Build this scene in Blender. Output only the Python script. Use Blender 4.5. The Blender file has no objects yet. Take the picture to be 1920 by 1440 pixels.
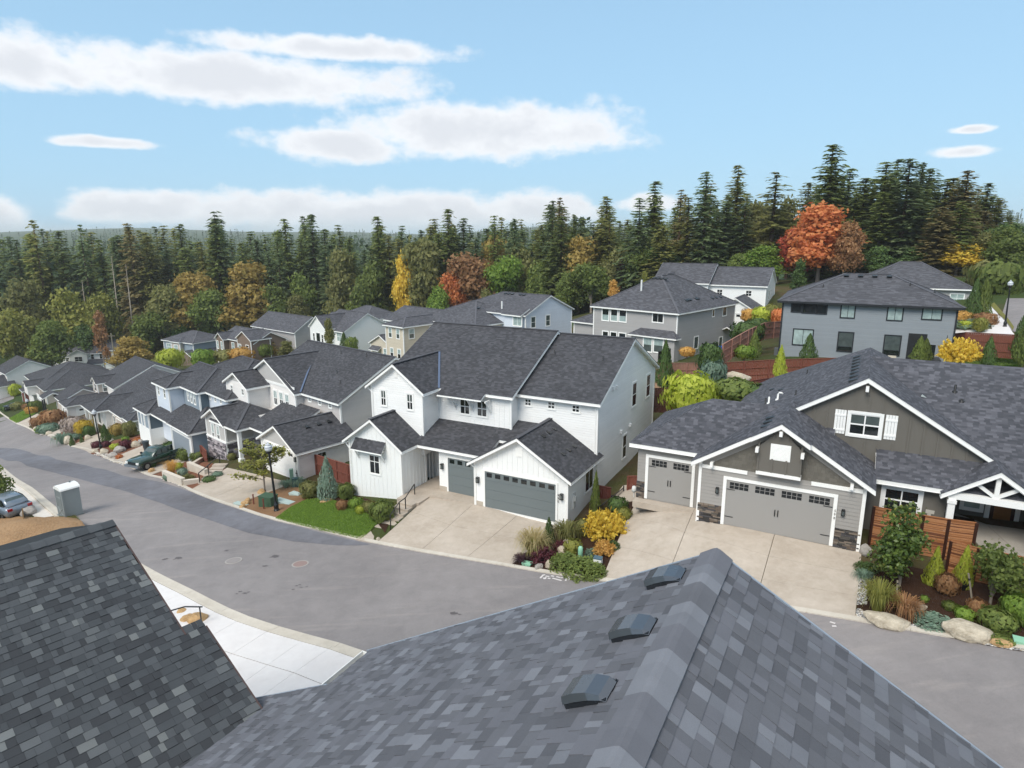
import bpy, bmesh, math, random
import numpy as np
from mathutils import Vector, Matrix, noise as mnoise
random.seed(7)
SC = bpy.context.scene
COL = SC.collection
# ------------------------------------------------------------------ camera
F_PX, CX, CY = 1214.453, 960.0, 720.0          # focal length and centre in photograph pixels (1920 x 1440)
_d = np.array([982.085 - CX, 5929.817 - CY, F_PX]); _d /= np.linalg.norm(_d)
_up = -_d
_fy = np.array([0, 0, 1.0]) - _up * _up[2]; _fy /= np.linalg.norm(_fy)
_rx = np.cross(_fy, _up)
if _rx[0] < 0: _rx = -_rx
RC = np.stack([_rx, _fy, _up])                  # world = RC @ camera(x right, y down, z forward); camera stands at the origin
cam = bpy.data.cameras.new('camera')
cam.sensor_width = 36.0; cam.lens = F_PX / 1920.0 * 36.0
cam.clip_start = 0.1; cam.clip_end = 12000
camo = bpy.data.objects.new('camera', cam); COL.objects.link(camo)
_cx, _cy, _cz = RC @ [1, 0, 0], RC @ [0, -1, 0], RC @ [0, 0, -1]
camo.matrix_world = Matrix(((_cx[0], _cy[0], _cz[0], 0), (_cx[1], _cy[1], _cz[1], 0), (_cx[2], _cy[2], _cz[2], 0), (0, 0, 0, 1)))
SC.camera = camo
# ------------------------------------------------------------------ light
SUN_EL, SUN_AZ = math.radians(48), math.radians(215)      # azimuth from +Y clockwise: behind the camera, left
SC.view_settings.view_transform = 'Standard'; SC.view_settings.look = 'None'
SC.view_settings.exposure = 0.36; SC.view_settings.gamma = 1.0
sun = bpy.data.lights.new('sun', 'SUN'); sun.energy = 2.5; sun.angle = math.radians(30); sun.color = (1, .95, .87)
suno = bpy.data.objects.new('sun', sun); COL.objects.link(suno)
_sd = Vector((math.sin(SUN_AZ) * math.cos(SUN_EL), math.cos(SUN_AZ) * math.cos(SUN_EL), math.sin(SUN_EL)))
suno.rotation_euler = (-_sd).to_track_quat('-Z', 'Y').to_euler()
world = bpy.data.worlds.new('World'); SC.world = world; world.use_nodes = True
def build_world():
    nt = world.node_tree; N, L = nt.nodes, nt.links; N.clear()
    def m(op, a, b=None, c=None):
        n = N.new('ShaderNodeMath'); n.operation = op
        for i, x in enumerate((a, b, c)):
            if x is None: continue
            if isinstance(x, (int, float)): n.inputs[i].default_value = x
            else: L.new(x, n.inputs[i])
        return n.outputs[0]
    def sstep(x, a, b):
        n = N.new('ShaderNodeMapRange'); n.interpolation_type = 'SMOOTHSTEP'
        L.new(x, n.inputs[0]); n.inputs[1].default_value = a; n.inputs[2].default_value = b
        return n.outputs[0]
    out = N.new('ShaderNodeOutputWorld')
    sky = N.new('ShaderNodeTexSky'); sky.sky_type = 'NISHITA'; sky.sun_disc = False
    sky.sun_elevation = SUN_EL; sky.sun_rotation = SUN_AZ; sky.air_density = 1.0; sky.dust_density = .6; sky.ozone_density = 2.2
    tc = N.new('ShaderNodeTexCoord')
    sep = N.new('ShaderNodeSeparateXYZ'); L.new(tc.outputs['Generated'], sep.inputs[0])
    x, y, z = sep.outputs
    az = m('ARCTAN2', x, y)                      # radians, 0 = ahead
    el = m('ARCSINE', z)
    com = N.new('ShaderNodeCombineXYZ'); L.new(az, com.inputs[0]); L.new(m('MULTIPLY', el, 1.5), com.inputs[1])
    def fbm(scale, det, rough, off):
        mp = N.new('ShaderNodeMapping'); L.new(com.outputs[0], mp.inputs[0]); mp.inputs['Location'].default_value = off
        t = N.new('ShaderNodeTexNoise'); L.new(mp.outputs[0], t.inputs[0])
        t.inputs['Scale'].default_value = scale; t.inputs['Detail'].default_value = det; t.inputs['Roughness'].default_value = rough
        return t.outputs[0]
    n1 = m('SUBTRACT', fbm(11, 6, .55, (0, 0, 0)), .5)
    n2 = m('SUBTRACT', fbm(34, 3, .6, (3, 1, 0)), .5)
    wob = m('ADD', m('MULTIPLY', n1, 1.5), m('MULTIPLY', n2, .5))
    # cumulus banks: azimuth and elevation of the centre, half width, half height above and below (flat bases)
    banks = [(-.40, .197, .33, .040, .036), (-.64, .19, .2, .045, .03), (-.25, .243, .2, .02, .018), (-.04, .140, .27, .050, .044), (-.25, .124, .13, .026, .028),
             (-.22, .030, .38, .038, .04), (-.50, .034, .11, .03, .03), (.03, .030, .13, .036, .03), (-.66, .022, .05, .03, .03), (-.54, .112, .065, .010, .008), (.20, .04, .06, .018, .014), (.589, .119, .03, .007, .006), (.587, .094, .045, .009, .008),
             (-.95, .12, .22, .04, .03), (1.15, .2, .3, .07, .05), (-1.5, .3, .4, .1, .06), (1.9, .15, .4, .07, .05), (-2.3, .2, .5, .08, .06), (2.8, .25, .5, .1, .06)]
    dens = None; core = None
    for a, e, w, hu, hd in banks:
        dx = m('DIVIDE', m('SUBTRACT', az, a), w)
        dy0 = m('SUBTRACT', el, e)
        dy = m('MAXIMUM', m('DIVIDE', dy0, hu), m('DIVIDE', dy0, -hd))
        r = m('SQRT', m('ADD', m('MULTIPLY', dx, dx), m('MULTIPLY', dy, dy)))
        d = m('SUBTRACT', 1.0, r)
        dens = d if dens is None else m('MAXIMUM', dens, d)
    # broken cover higher up and all round
    pl = N.new('ShaderNodeCombineXYZ'); zz = m('ADD', m('MAXIMUM', z, 0), .12)
    L.new(m('DIVIDE', x, zz), pl.inputs[0]); L.new(m('DIVIDE', y, zz), pl.inputs[1])
    hi = N.new('ShaderNodeTexNoise'); L.new(pl.outputs[0], hi.inputs[0]); hi.inputs['Scale'].default_value = 1.3; hi.inputs['Detail'].default_value = 4; hi.inputs['Roughness'].default_value = .55
    cover = m('MULTIPLY', m('SUBTRACT', hi.outputs[0], .42), 4.0)
    cover = m('SUBTRACT', cover, m('MULTIPLY', m('SUBTRACT', 1.0, sstep(el, .36, .62)), 4.0))
    dens = m('MAXIMUM', m('ADD', dens, wob), cover)
    mask = sstep(dens, -.02, .46)
    mask = m('MULTIPLY', mask, sstep(el, -.02, .03))
    shade = sstep(m('ADD', dens, m('MULTIPLY', n1, .8)), .15, .95)
    cc = N.new('ShaderNodeMixRGB'); L.new(shade, cc.inputs[0]); cc.inputs[1].default_value = (.80, .815, .84, 1); cc.inputs[2].default_value = (.64, .66, .70, 1)
    skyc = N.new('ShaderNodeVectorMath'); skyc.operation = 'SCALE'; L.new(sky.outputs[0], skyc.inputs[0]); skyc.inputs['Scale'].default_value = SKY_GAIN
    # thin milky veil low over the horizon
    veil = N.new('ShaderNodeMixRGB'); L.new(m('ADD', .62, m('MULTIPLY', m('SUBTRACT', 1.0, sstep(el, -.02, .5)), .25)), veil.inputs[0]); L.new(skyc.outputs[0], veil.inputs[1]); veil.inputs[2].default_value = (.325, .545, .735, 1)
    mix = N.new('ShaderNodeMixRGB'); L.new(m('MULTIPLY', mask, .95), mix.inputs[0]); L.new(veil.outputs[0], mix.inputs[1]); L.new(cc.outputs[0], mix.inputs[2])
    bg = N.new('ShaderNodeBackground'); L.new(mix.outputs[0], bg.inputs[0]); bg.inputs[1].default_value = 1.0
    L.new(bg.outputs[0], out.inputs[0])
SKY_GAIN = .13
build_world()
world.cycles.sampling_method = 'NONE'
cy = SC.cycles
cy.max_bounces = 4; cy.diffuse_bounces = 3; cy.glossy_bounces = 2; cy.transmission_bounces = 2; cy.transparent_max_bounces = 4; cy.volume_bounces = 1
cy.caustics_reflective = False; cy.caustics_refractive = False; cy.use_adaptive_sampling = True; cy.adaptive_threshold = .02
cy.use_denoising = True
# ------------------------------------------------------------------ pixels and terrain
def ray(px, py): return RC @ np.array([(px - CX) / F_PX, (py - CY) / F_PX, 1.0])
def at_z(px, py, z): r = ray(px, py); return r * (z / r[2])
def at_y(px, py, y): r = ray(px, py); return r * (y / r[1])
def _c(px, py, z): p = at_z(px, py, z); return (p[0], p[1], z)
CURB_A = [(1990, 1235, -13.9), (1920, 1222, -14.3), (1601, 1165, -15.13), (1350, 1126, -15.7), (1135, 1092, -16.35), (985, 1069, -16.95), (940, 1061, -17.08), (788, 1036, -17.5), (677, 1015, -17.9),
          (515, 976, -18.4), (435, 950, -19.1), (356, 921, -20.2), (280, 893, -21.8), (212, 867, -23.8), (131, 837, -27.3), (75, 815, -30.8), (31, 795, -34.5), (0, 775, -38.2)]
CURB_N = [(760, 1244, -16.55), (690, 1224, -16.8), (639, 1207, -17.0), (469, 1157, -17.4), (365, 1108, -17.85), (267, 1058, -18.5), (164, 993, -19.6), (123, 965, -20.1), (62, 915, -22.1), (0, 872, -24.9)]
CTRL = [_c(*p) for p in CURB_A] + [_c(*p) for p in CURB_N]
CTRL += [(-1.7, 38.3, -16.95), (4.6, 35.0, -16.95), (9.5, 46, -16.5), (4, 57, -16.6), (-11, 42.5, -17.9), (-5, 39.5, -17.1), (10.8, 30.75, -14.65), (16.9, 27.4, -14.65), (8, 33.2, -15.0), (24, 42, -14.2), (30, 24, -13.4), (22, 33, -14.0),
         (-17.2, 48.8, -19.45), (-22, 53, -19.9), (-29, 57.5, -20.9), (-31, 59.4, -21.7), (-38, 66, -22.6), (-60, 92, -26.6), (-80, 113, -31.2), (20.6, 79.6, -15.8), (32, 92, -15.3), (12, 90, -16.4), (27.8, 66.5, -12.7), (41.6, 59.4, -12.2),
         (51, 69, -10.2), (2, 99, -18.2), (-17, 100, -20.2), (-66, 145, -28.5), (-86, 157, -31), (-54, 150, -28.5), (-118, 190, -38.5), (-6, 10, -16.6), (12, 8, -15.0), (-25, 20, -18.5), (-50, 40, -21.5), (60, 100, -9.5), (40, 115, -11),
         (90, 120, -7), (0, 150, -22), (-40, 190, -30), (60, 30, -10)]
CTRL = np.array(CTRL)
def _tps():
    n = len(CTRL); X = CTRL[:, :2] / 100.0
    d = np.linalg.norm(X[:, None] - X[None], axis=2); K = np.where(d > 0, d * d * np.log(d + 1e-12), 0) + np.eye(n) * 2e-4
    A = np.zeros((n + 3, n + 3)); A[:n, :n] = K; A[:n, n] = 1; A[:n, n + 1:] = X; A[n, :n] = 1; A[n + 1:, :n] = X.T
    return X, np.linalg.solve(A, np.concatenate([CTRL[:, 2], np.zeros(3)]))
_TX, _TW = _tps()
def hts(x, y):
    """terrain height for arrays"""
    x = np.atleast_1d(np.asarray(x, float)); y = np.atleast_1d(np.asarray(y, float))
    P = np.stack([x, y], 1) / 100.0; n = len(_TX); z = np.empty(len(P))
    for i in range(0, len(P), 4000):
        q = P[i:i + 4000]; d = np.linalg.norm(q[:, None] - _TX[None], axis=2)
        z[i:i + 4000] = (np.where(d > 0, d * d * np.log(d + 1e-12), 0)) @ _TW[:n] + _TW[n] + q @ _TW[n + 1:]
    r = np.hypot(x, y); w = np.clip((r - 150) / 130, 0, 1); w = w * w * (3 - 2 * w)
    az = np.arctan2(x, y)
    far = -34 + 27 * np.clip((az + .12) / .75, 0, 1) - 4 * np.clip((-.3 - az) / .3, 0, 1)
    far = far + np.clip((r - 900) / 2600, 0, 1) * (48 + 14 * np.sin(az * 9) + 8 * np.sin(az * 23 + 1))
    return z * (1 - w) + far * w
def h1(x, y): return float(hts(x, y)[0])
def gpx(px, py):
    """point of the ground seen at a pixel"""
    r = ray(px, py); t0 = 4.0; p = r * t0
    ts = np.concatenate([np.arange(6, 80, .5), np.arange(80, 400, 2)])
    P = r[None] * ts[:, None]; dz = P[:, 2] - hts(P[:, 0], P[:, 1]); k = np.argmax(dz < 0)
    a, b = ts[max(k - 1, 0)], ts[k]
    for _ in range(25):
        m_ = (a + b) / 2; q = r * m_
        if q[2] - h1(q[0], q[1]) < 0: b = m_
        else: a = m_
    return r * b
def proj(P):
    c = RC.T @ np.asarray(P, float); return np.array([CX + F_PX * c[0] / c[2], CY + F_PX * c[1] / c[2]])
# ------------------------------------------------------------------ materials
def s2l(c):
    if isinstance(c, str): c = [int(c[i:i + 2], 16) / 255 for i in (0, 2, 4)]
    return tuple((v / 12.92 if v <= .04045 else ((v + .055) / 1.055) ** 2.4) for v in c)
MATS = {}
class NT:
    def __init__(s, name):
        s.m = bpy.data.materials.new(name); s.m.use_nodes = True; s.t = s.m.node_tree; s.N = s.t.nodes; s.L = s.t.links
        s.b = s.N['Principled BSDF']; s.out = s.N['Material Output']
    def n(s, typ, **k):
        x = s.N.new(typ)
        for a, v in k.items(): setattr(x, a, v)
        return x
    def lk(s, a, b): s.L.new(a, b)
    def math(s, op, a, b=None, c=None):
        n = s.n('ShaderNodeMath', operation=op)
        for i, x in enumerate((a, b, c)):
            if x is None: continue
            if isinstance(x, (int, float)): n.inputs[i].default_value = x
            else: s.lk(x, n.inputs[i])
        return n.outputs[0]
    def noise(s, vec, scale, det=4, rough=.55, dist=0):
        t = s.n('ShaderNodeTexNoise'); s.lk(vec, t.inputs[0]); t.inputs['Scale'].default_value = scale; t.inputs['Detail'].default_value = det; t.inputs['Roughness'].default_value = rough; t.inputs['Distortion'].default_value = dist
        return t.outputs[0]
    def mix(s, f, a, b):
        n = s.n('ShaderNodeMixRGB')
        for i, x in enumerate((f, a, b)):
            if isinstance(x, (int, float)): n.inputs[i].default_value = x
            elif isinstance(x, tuple): n.inputs[i].default_value = (*x[:3], 1)
            else: s.lk(x, n.inputs[i])
        return n.outputs[0]
    def rng(s, v, a, b, c=0, d=1):
        n = s.n('ShaderNodeMapRange'); s.lk(v, n.inputs[0])
        for i, x in enumerate((a, b, c, d)): n.inputs[i + 1].default_value = x
        return n.outputs[0]
    def bump(s, h, strength=.3, dist=.02):
        n = s.n('ShaderNodeBump'); s.lk(h, n.inputs['Height']); n.inputs['Strength'].default_value = strength; n.inputs['Distance'].default_value = dist
        s.lk(n.outputs[0], s.b.inputs['Normal'])
    def obj(s): return s.n('ShaderNodeTexCoord').outputs['Object']
    def uv(s): return s.n('ShaderNodeTexCoord').outputs['UV']
    def geo(s): return s.n('ShaderNodeNewGeometry')
    def hsv(s, col, v, sat=1.0):
        n = s.n('ShaderNodeHueSaturation')
        if isinstance(v, (int, float)): n.inputs['Value'].default_value = v
        else: s.lk(v, n.inputs['Value'])
        n.inputs['Saturation'].default_value = sat
        if isinstance(col, tuple): n.inputs['Color'].default_value = (*col[:3], 1)
        else: s.lk(col, n.inputs['Color'])
        return n.outputs[0]
    def base(s, c):
        if isinstance(c, tuple): s.b.inputs['Base Color'].default_value = (*c[:3], 1)
        else: s.lk(c, s.b.inputs['Base Color'])
    def rough(s, r, spec=.3): s.b.inputs['Roughness'].default_value = r; s.b.inputs['Specular IOR Level'].default_value = spec
def plain(name, col, rough=.6, spec=.3, var=.12, scale=3.0, fine=40, bump=.05, metal=0):
    if name in MATS: return MATS[name]
    t = NT(name); o = t.obj(); c = s2l(col) if isinstance(col, str) else col
    v = t.math('ADD', t.math('MULTIPLY', t.noise(o, scale, 5), var), t.math('MULTIPLY', t.noise(o, fine, 2), var * .6))
    t.base(t.hsv(c, t.math('ADD', v, 1 - var * .8))); t.rough(rough, spec); t.b.inputs['Metallic'].default_value = metal
    if bump: t.bump(t.noise(o, fine, 3), bump, .01)
    MATS[name] = t.m; return t.m
def siding(name, col, pitch=.18, relief=.55):
    if name in MATS: return MATS[name]
    t = NT(name); o = t.obj(); c = s2l(col) if isinstance(col, str) else col
    sp = t.n('ShaderNodeSeparateXYZ'); t.lk(o, sp.inputs[0])
    zz = t.math('DIVIDE', sp.outputs[2], pitch); fr = t.math('FRACT', zz); row = t.math('FLOOR', zz)
    w = t.n('ShaderNodeTexWhiteNoise', noise_dimensions='1D'); t.lk(row, w.inputs['W'])
    v = t.math('ADD', t.math('MULTIPLY', w.outputs[0], .05), t.math('MULTIPLY', t.noise(o, .8, 5), .14))
    t.base(t.hsv(c, t.math('ADD', v, .90))); t.rough(.55, .3)
    # lapped boards: each leans out towards its lower edge, then steps back
    h = t.math('SUBTRACT', 1.0, fr); t.bump(h, relief, .02)
    MATS[name] = t.m; return t.m
def shingle(name, dark, light, blue=0.0, row=.143, w=.24):
    if name in MATS: return MATS[name]
    t = NT(name); uv = t.uv(); sp = t.n('ShaderNodeSeparateXYZ'); t.lk(uv, sp.inputs[0])
    vr = t.math('DIVIDE', sp.outputs[1], row); r = t.math('FLOOR', vr); fr = t.math('FRACT', vr)
    wn = t.n('ShaderNodeTexWhiteNoise', noise_dimensions='1D'); t.lk(r, wn.inputs['W'])
    xx = t.math('ADD', t.math('DIVIDE', sp.outputs[0], w), t.math('MULTIPLY', wn.outputs[0], 17.0))
    xx = t.math('ADD', xx, t.math('MULTIPLY', t.noise(uv, 9.0, 1), .5))
    cell = t.math('FLOOR', xx); cv = t.n('ShaderNodeCombineXYZ'); t.lk(cell, cv.inputs[0]); t.lk(r, cv.inputs[1])
    w2 = t.n('ShaderNodeTexWhiteNoise', noise_dimensions='2D'); t.lk(cv.outputs[0], w2.inputs['Vector'])
    k = t.math('POWER', w2.outputs[0], 1.6)
    big = t.noise(t.obj(), .35, 4)
    c = t.mix(k, s2l(dark), s2l(light)); c = t.hsv(c, t.math('ADD', t.math('MULTIPLY', big, .5), .75))
    gr = t.noise(uv, 160, 2); c = t.hsv(c, t.math('ADD', t.math('MULTIPLY', gr, .5), .75))
    t.base(c); t.rough(.9, .25)
    hgt = t.math('ADD', t.math('SUBTRACT', 1.0, fr), t.math('MULTIPLY', w2.outputs[0], .7)); t.bump(hgt, .8, .012)
    MATS[name] = t.m; return t.m
def leaf(name, c1, c2, trans=.35, rough=.6, grad=None):
    """foliage; colour varies from leaf to leaf and from plant to plant"""
    if name in MATS: return MATS[name]
    t = NT(name); g = t.geo(); oi = t.n('ShaderNodeObjectInfo')
    c = t.mix(g.outputs['Random Per Island'], s2l(c1), s2l(c2))
    v = t.math('ADD', t.math('MULTIPLY', oi.outputs['Random'], .35), .82)
    c = t.hsv(c, v)
    t.base(c); t.rough(rough, .25)
    tr = t.n('ShaderNodeBsdfTranslucent'); t.lk(t.hsv(c, 1.2), tr.inputs[0])
    mx = t.n('ShaderNodeMixShader'); mx.inputs[0].default_value = trans; t.lk(t.b.outputs[0], mx.inputs[1]); t.lk(tr.outputs[0], mx.inputs[2]); t.lk(mx.outputs[0], t.out.inputs[0])
    MATS[name] = t.m; return t.m
def glassy(name, col, rough=.04):
    if name in MATS: return MATS[name]
    t = NT(name); c = s2l(col); o = t.obj()
    t.base(t.hsv(c, t.math('ADD', t.math('MULTIPLY', t.noise(o, 2.3, 3), 1.0), .5))); t.rough(rough, .6)
    t.b.inputs['Coat Weight'].default_value = .3
    MATS[name] = t.m; return t.m
def asphalt(name, c1, c2, streak=.0):
    t = NT(name); g = t.geo(); p = g.outputs['Position']
    a = t.noise(p, .16, 5, .6); b = t.noise(p, 1.3, 5, .6, .5); f = t.noise(p, 55, 2, .7); ag = t.noise(p, 9, 3, .6)
    v = t.math('ADD', t.math('MULTIPLY', a, .55), t.math('MULTIPLY', b, .35))
    c = t.mix(t.rng(v, .32, .62), s2l(c1), s2l(c2))
    if streak:
        mp = t.n('ShaderNodeMapping'); t.lk(p, mp.inputs[0]); mp.inputs['Rotation'].default_value = (0, 0, math.radians(38)); mp.inputs['Scale'].default_value = (.08, 1.1, 1)
        s_ = t.noise(mp.outputs[0], 1.6, 4, .6); c = t.mix(t.rng(s_, .56, .78, 0, streak), c, s2l('b3a89f'))
    c = t.hsv(c, t.math('ADD', t.math('MULTIPLY', f, .5), t.math('ADD', t.math('MULTIPLY', ag, .18), .66)))
    t.base(c); t.rough(.85, .25); t.bump(f, .25, .006); MATS[name] = t.m; return t.m
def concrete(name, c1, c2, stain=.25):
    t = NT(name); p = t.geo().outputs['Position']
    a = t.noise(p, .45, 6, .62); b = t.noise(p, 2.6, 5, .65, .6); f = t.noise(p, 70, 2, .7)
    c = t.mix(t.rng(t.math('ADD', t.math('MULTIPLY', a, .6), t.math('MULTIPLY', b, .4)), .35, .65), s2l(c1), s2l(c2))
    c = t.hsv(c, t.math('ADD', t.math('MULTIPLY', f, stain), 1 - stain * .5)); t.base(c); t.rough(.88, .2); t.bump(f, .2, .005); MATS[name] = t.m; return t.m
def soil(name, c1, c2, scale=14):
    t = NT(name); p = t.geo().outputs['Position']
    a = t.noise(p, .5, 5, .6); f = t.noise(p, scale, 5, .7); v = t.n('ShaderNodeTexVoronoi'); t.lk(p, v.inputs[0]); v.inputs['Scale'].default_value = scale * 1.2
    c = t.mix(t.rng(t.math('ADD', t.math('MULTIPLY', a, .4), t.math('MULTIPLY', f, .6)), .3, .7), s2l(c1), s2l(c2)); t.base(c); t.rough(.95, .1)
    t.bump(t.math('ADD', f, v.outputs[0]), .7, .05); MATS[name] = t.m; return t.m
M_WHITE = plain('white_paint', 'f0f0ec', .5, .35, .05); M_TRIM = plain('white_trim_paint', 'f4f3ef', .45, .35, .04)
M_DARKTRIM = plain('charcoal_trim_paint', '2c2f33', .5, .3, .1); M_BLACK = plain('black_metal', '17191b', .4, .5, .1); M_WHITEPIPE = plain('white_pipe', 'e4e4e0', .4, .4, .05)
M_GLASS = glassy('window_glass', '1c2123'); M_GLASS_BLINDS = glassy('window_glass_blinds', '9fb0ad', .08); M_GLASS_MID = glassy('window_glass_grey', '4d5655', .06)  # the palest tone is for blinds behind the pane
M_ROOF = shingle('charcoal_shingles', '3d3d40', '535357'); M_ROOF_B = shingle('slate_grey_shingles', '434449', '626268'); M_ROOF_FAR = shingle('grey_shingles', '48484c', '5e5e63', row=.2, w=.4)
M_CONC = concrete('driveway_concrete', 'a89b8c', 'bfb3a5'); M_CONC_NEW = concrete('new_concrete', 'd0cbc8', 'ddd9d6', .12); M_CURB = concrete('curb_concrete', 'b9b0a2', 'cdc5b8'); M_CONC_DARK = concrete('damp_concrete', '8a868a', '97939a')
# ------------------------------------------------------------------ object helpers
def link(o, parent=None):
    COL.objects.link(o)
    if parent is not None: o.parent = parent
    return o
def tag(o, label=None, cat=None, group=None, kind=None):
    if label: o['label'] = label
    if cat: o['category'] = cat
    if group: o['group'] = group
    if kind: o['kind'] = kind
    return o
def empty(name, loc, rz=0.0, label=None, cat=None, group=None):
    o = bpy.data.objects.new(name, None); o.location = loc; o.rotation_euler = (0, 0, rz); o.empty_display_size = .5
    return tag(link(o), label, cat, group)
class MB:
    """collects faces and builds one mesh object"""
    def __init__(s): s.v = []; s.f = []; s.uv = []; s.mi = []
    def add(s, pts, faces, uvs=None, mi=0):
        n = len(s.v); s.v += [tuple(p) for p in pts]
        for i, f in enumerate(faces): s.f.append([n + k for k in f]); s.uv.append(uvs[i] if uvs else None); s.mi.append(mi)
    def quad(s, a, b, c, d, uv=None, mi=0): s.add([a, b, c, d], [(0, 1, 2, 3)], [uv] if uv else None, mi)
    def poly(s, pts, uv=None, mi=0): s.add(pts, [tuple(range(len(pts)))], [uv] if uv else None, mi)
    def box(s, x0, x1, y0, y1, z0, z1, mi=0):
        P = [(x0, y0, z0), (x1, y0, z0), (x1, y1, z0), (x0, y1, z0), (x0, y0, z1), (x1, y0, z1), (x1, y1, z1), (x0, y1, z1)]
        s.add(P, [(3, 2, 1, 0), (4, 5, 6, 7), (0, 1, 5, 4), (1, 2, 6, 5), (2, 3, 7, 6), (3, 0, 4, 7)], None, mi)
    def hexa(s, lo, hi, mi=0):
        """two quads (lower, upper) joined"""
        s.add(list(lo) + list(hi), [(3, 2, 1, 0), (4, 5, 6, 7), (0, 1, 5, 4), (1, 2, 6, 5), (2, 3, 7, 6), (3, 0, 4, 7)], None, mi)
    def bar(s, a, b, w, h=None, mi=0, up=(0, 0, 1)):
        """square bar from a to b"""
        a, b = Vector(a), Vector(b); d = (b - a).normalized(); u = Vector(up)
        if abs(d.dot(u)) > .95: u = Vector((1, 0, 0))
        x = d.cross(u).normalized(); y = x.cross(d).normalized(); h = w if h is None else h
        x *= w / 2; y *= h / 2
        s.hexa([a - x - y, a + x - y, a + x + y, a - x + y], [b - x - y, b + x - y, b + x + y, b - x + y], mi)
    def tube(s, pts, rad, seg=8, mi=0, cap=True):
        pts = [Vector(p) for p in pts]; rr = rad if isinstance(rad, (list, tuple)) else [rad] * len(pts); rings = []
        n0 = len(s.v)
        for i, p in enumerate(pts):
            d = (pts[min(i + 1, len(pts) - 1)] - pts[max(i - 1, 0)]).normalized(); u = Vector((0, 0, 1)) if abs(d.z) < .9 else Vector((1, 0, 0))
            x = d.cross(u).normalized(); y = x.cross(d).normalized()
            for k in range(seg):
                a = 2 * math.pi * k / seg; s.v.append(tuple(p + (x * math.cos(a) + y * math.sin(a)) * rr[i]))
        for i in range(len(pts) - 1):
            for k in range(seg):
                s.f.append([n0 + i * seg + k, n0 + i * seg + (k + 1) % seg, n0 + (i + 1) * seg + (k + 1) % seg, n0 + (i + 1) * seg + k]); s.uv.append(None); s.mi.append(mi)
        if cap:
            for i in (0, len(pts) - 1): s.f.append([n0 + i * seg + k for k in range(seg)]); s.uv.append(None); s.mi.append(mi)
    def lathe(s, c, prof, seg=16, mi=0):
        """profile [(radius, z)] about the vertical through c"""
        n0 = len(s.v)
        for r, z in prof:
            for k in range(seg):
                a = 2 * math.pi * k / seg; s.v.append((c[0] + r * math.cos(a), c[1] + r * math.sin(a), c[2] + z))
        for i in range(len(prof) - 1):
            for k in range(seg):
                s.f.append([n0 + i * seg + k, n0 + i * seg + (k + 1) % seg, n0 + (i + 1) * seg + (k + 1) % seg, n0 + (i + 1) * seg + k]); s.uv.append(None); s.mi.append(mi)
        s.f.append([n0 + k for k in range(seg)][::-1]); s.f.append([n0 + (len(prof) - 1) * seg + k for k in range(seg)]); s.uv += [None, None]; s.mi += [mi, mi]
    def mesh(s, name, mats, smooth=False):
        me = bpy.data.meshes.new(name); me.from_pydata(s.v, [], s.f)
        for m_ in (mats if isinstance(mats, (list, tuple)) else [mats]): me.materials.append(m_)
        if any(s.mi): me.polygons.foreach_set('material_index', s.mi)
        if any(u is not None for u in s.uv):
            l = me.uv_layers.new(name='uv'); k = 0; flat = []
            for f, u in zip(s.f, s.uv):
                for j in range(len(f)): flat += list(u[j]) if u is not None else [0, 0]
            l.data.foreach_set('uv', flat)
        if smooth: me.polygons.foreach_set('use_smooth', [True] * len(me.polygons))
        me.update(); return me
    def build(s, name, mats, parent=None, smooth=False):
        return link(bpy.data.objects.new(name, s.mesh(name, mats, smooth)), parent)
def recalc(o):
    bm = bmesh.new(); bm.from_mesh(o.data); bmesh.ops.recalc_face_normals(bm, faces=bm.faces); bm.to_mesh(o.data); bm.free(); return o
def copy_tree(src, loc=None, rz=None, scale=None, label=None, group=None, mat=None):
    r = src.copy(); COL.objects.link(r)
    if loc is not None: r.location = loc
    if rz is not None: r.rotation_euler = (0, 0, rz)
    if scale is not None: r.scale = scale if isinstance(scale, (tuple, list)) else (scale,) * 3
    if label: r['label'] = label
    if group: r['group'] = group
    for ch in src.children:
        c = ch.copy(); COL.objects.link(c); c.parent = r
        for g in ch.children: d = g.copy(); COL.objects.link(d); d.parent = c
    return r
def draped(name, poly, mat, off, parent=None, step=1.0, thick=0.0, hfun=None):
    """sheet that follows the terrain; poly = list of world xy"""
    bm = bmesh.new(); vs = [bm.verts.new((p[0], p[1], 0)) for p in poly]; bm.faces.new(vs)
    bmesh.ops.triangulate(bm, faces=bm.faces[:])
    xs = [p[0] for p in poly]; ys = [p[1] for p in poly]
    for ax, lo, hi in ((0, min(xs), max(xs)), (1, min(ys), max(ys))):
        k = math.ceil(lo / step)
        while k * step < hi:
            co = [0, 0, 0]; co[ax] = k * step; no = [0, 0, 0]; no[ax] = 1
            bmesh.ops.bisect_plane(bm, geom=bm.verts[:] + bm.edges[:] + bm.faces[:], plane_co=co, plane_no=no); k += 1
    V = bm.verts[:]; z = hts([v.co.x for v in V], [v.co.y for v in V]) if hfun is None else hfun(V)
    for v, zz in zip(V, z): v.co.z = zz + off
    bmesh.ops.recalc_face_normals(bm, faces=bm.faces)
    if sum(f.normal.z for f in bm.faces) < 0: bmesh.ops.reverse_faces(bm, faces=bm.faces)
    if thick:
        r = bmesh.ops.extrude_face_region(bm, geom=bm.faces[:]); nv = [g for g in r['geom'] if isinstance(g, bmesh.types.BMVert)]
        # the extruded copy stays on top, the original sinks
        ns = set(nv)
        for v in bm.verts:
            if v not in ns: v.co.z -= thick
    me = bpy.data.meshes.new(name); bm.to_mesh(me); bm.free(); me.materials.append(mat)
    return link(bpy.data.objects.new(name, me), parent)
def pxpoly(pts): return [tuple(gpx(*p)[:2]) for p in pts]
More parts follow.
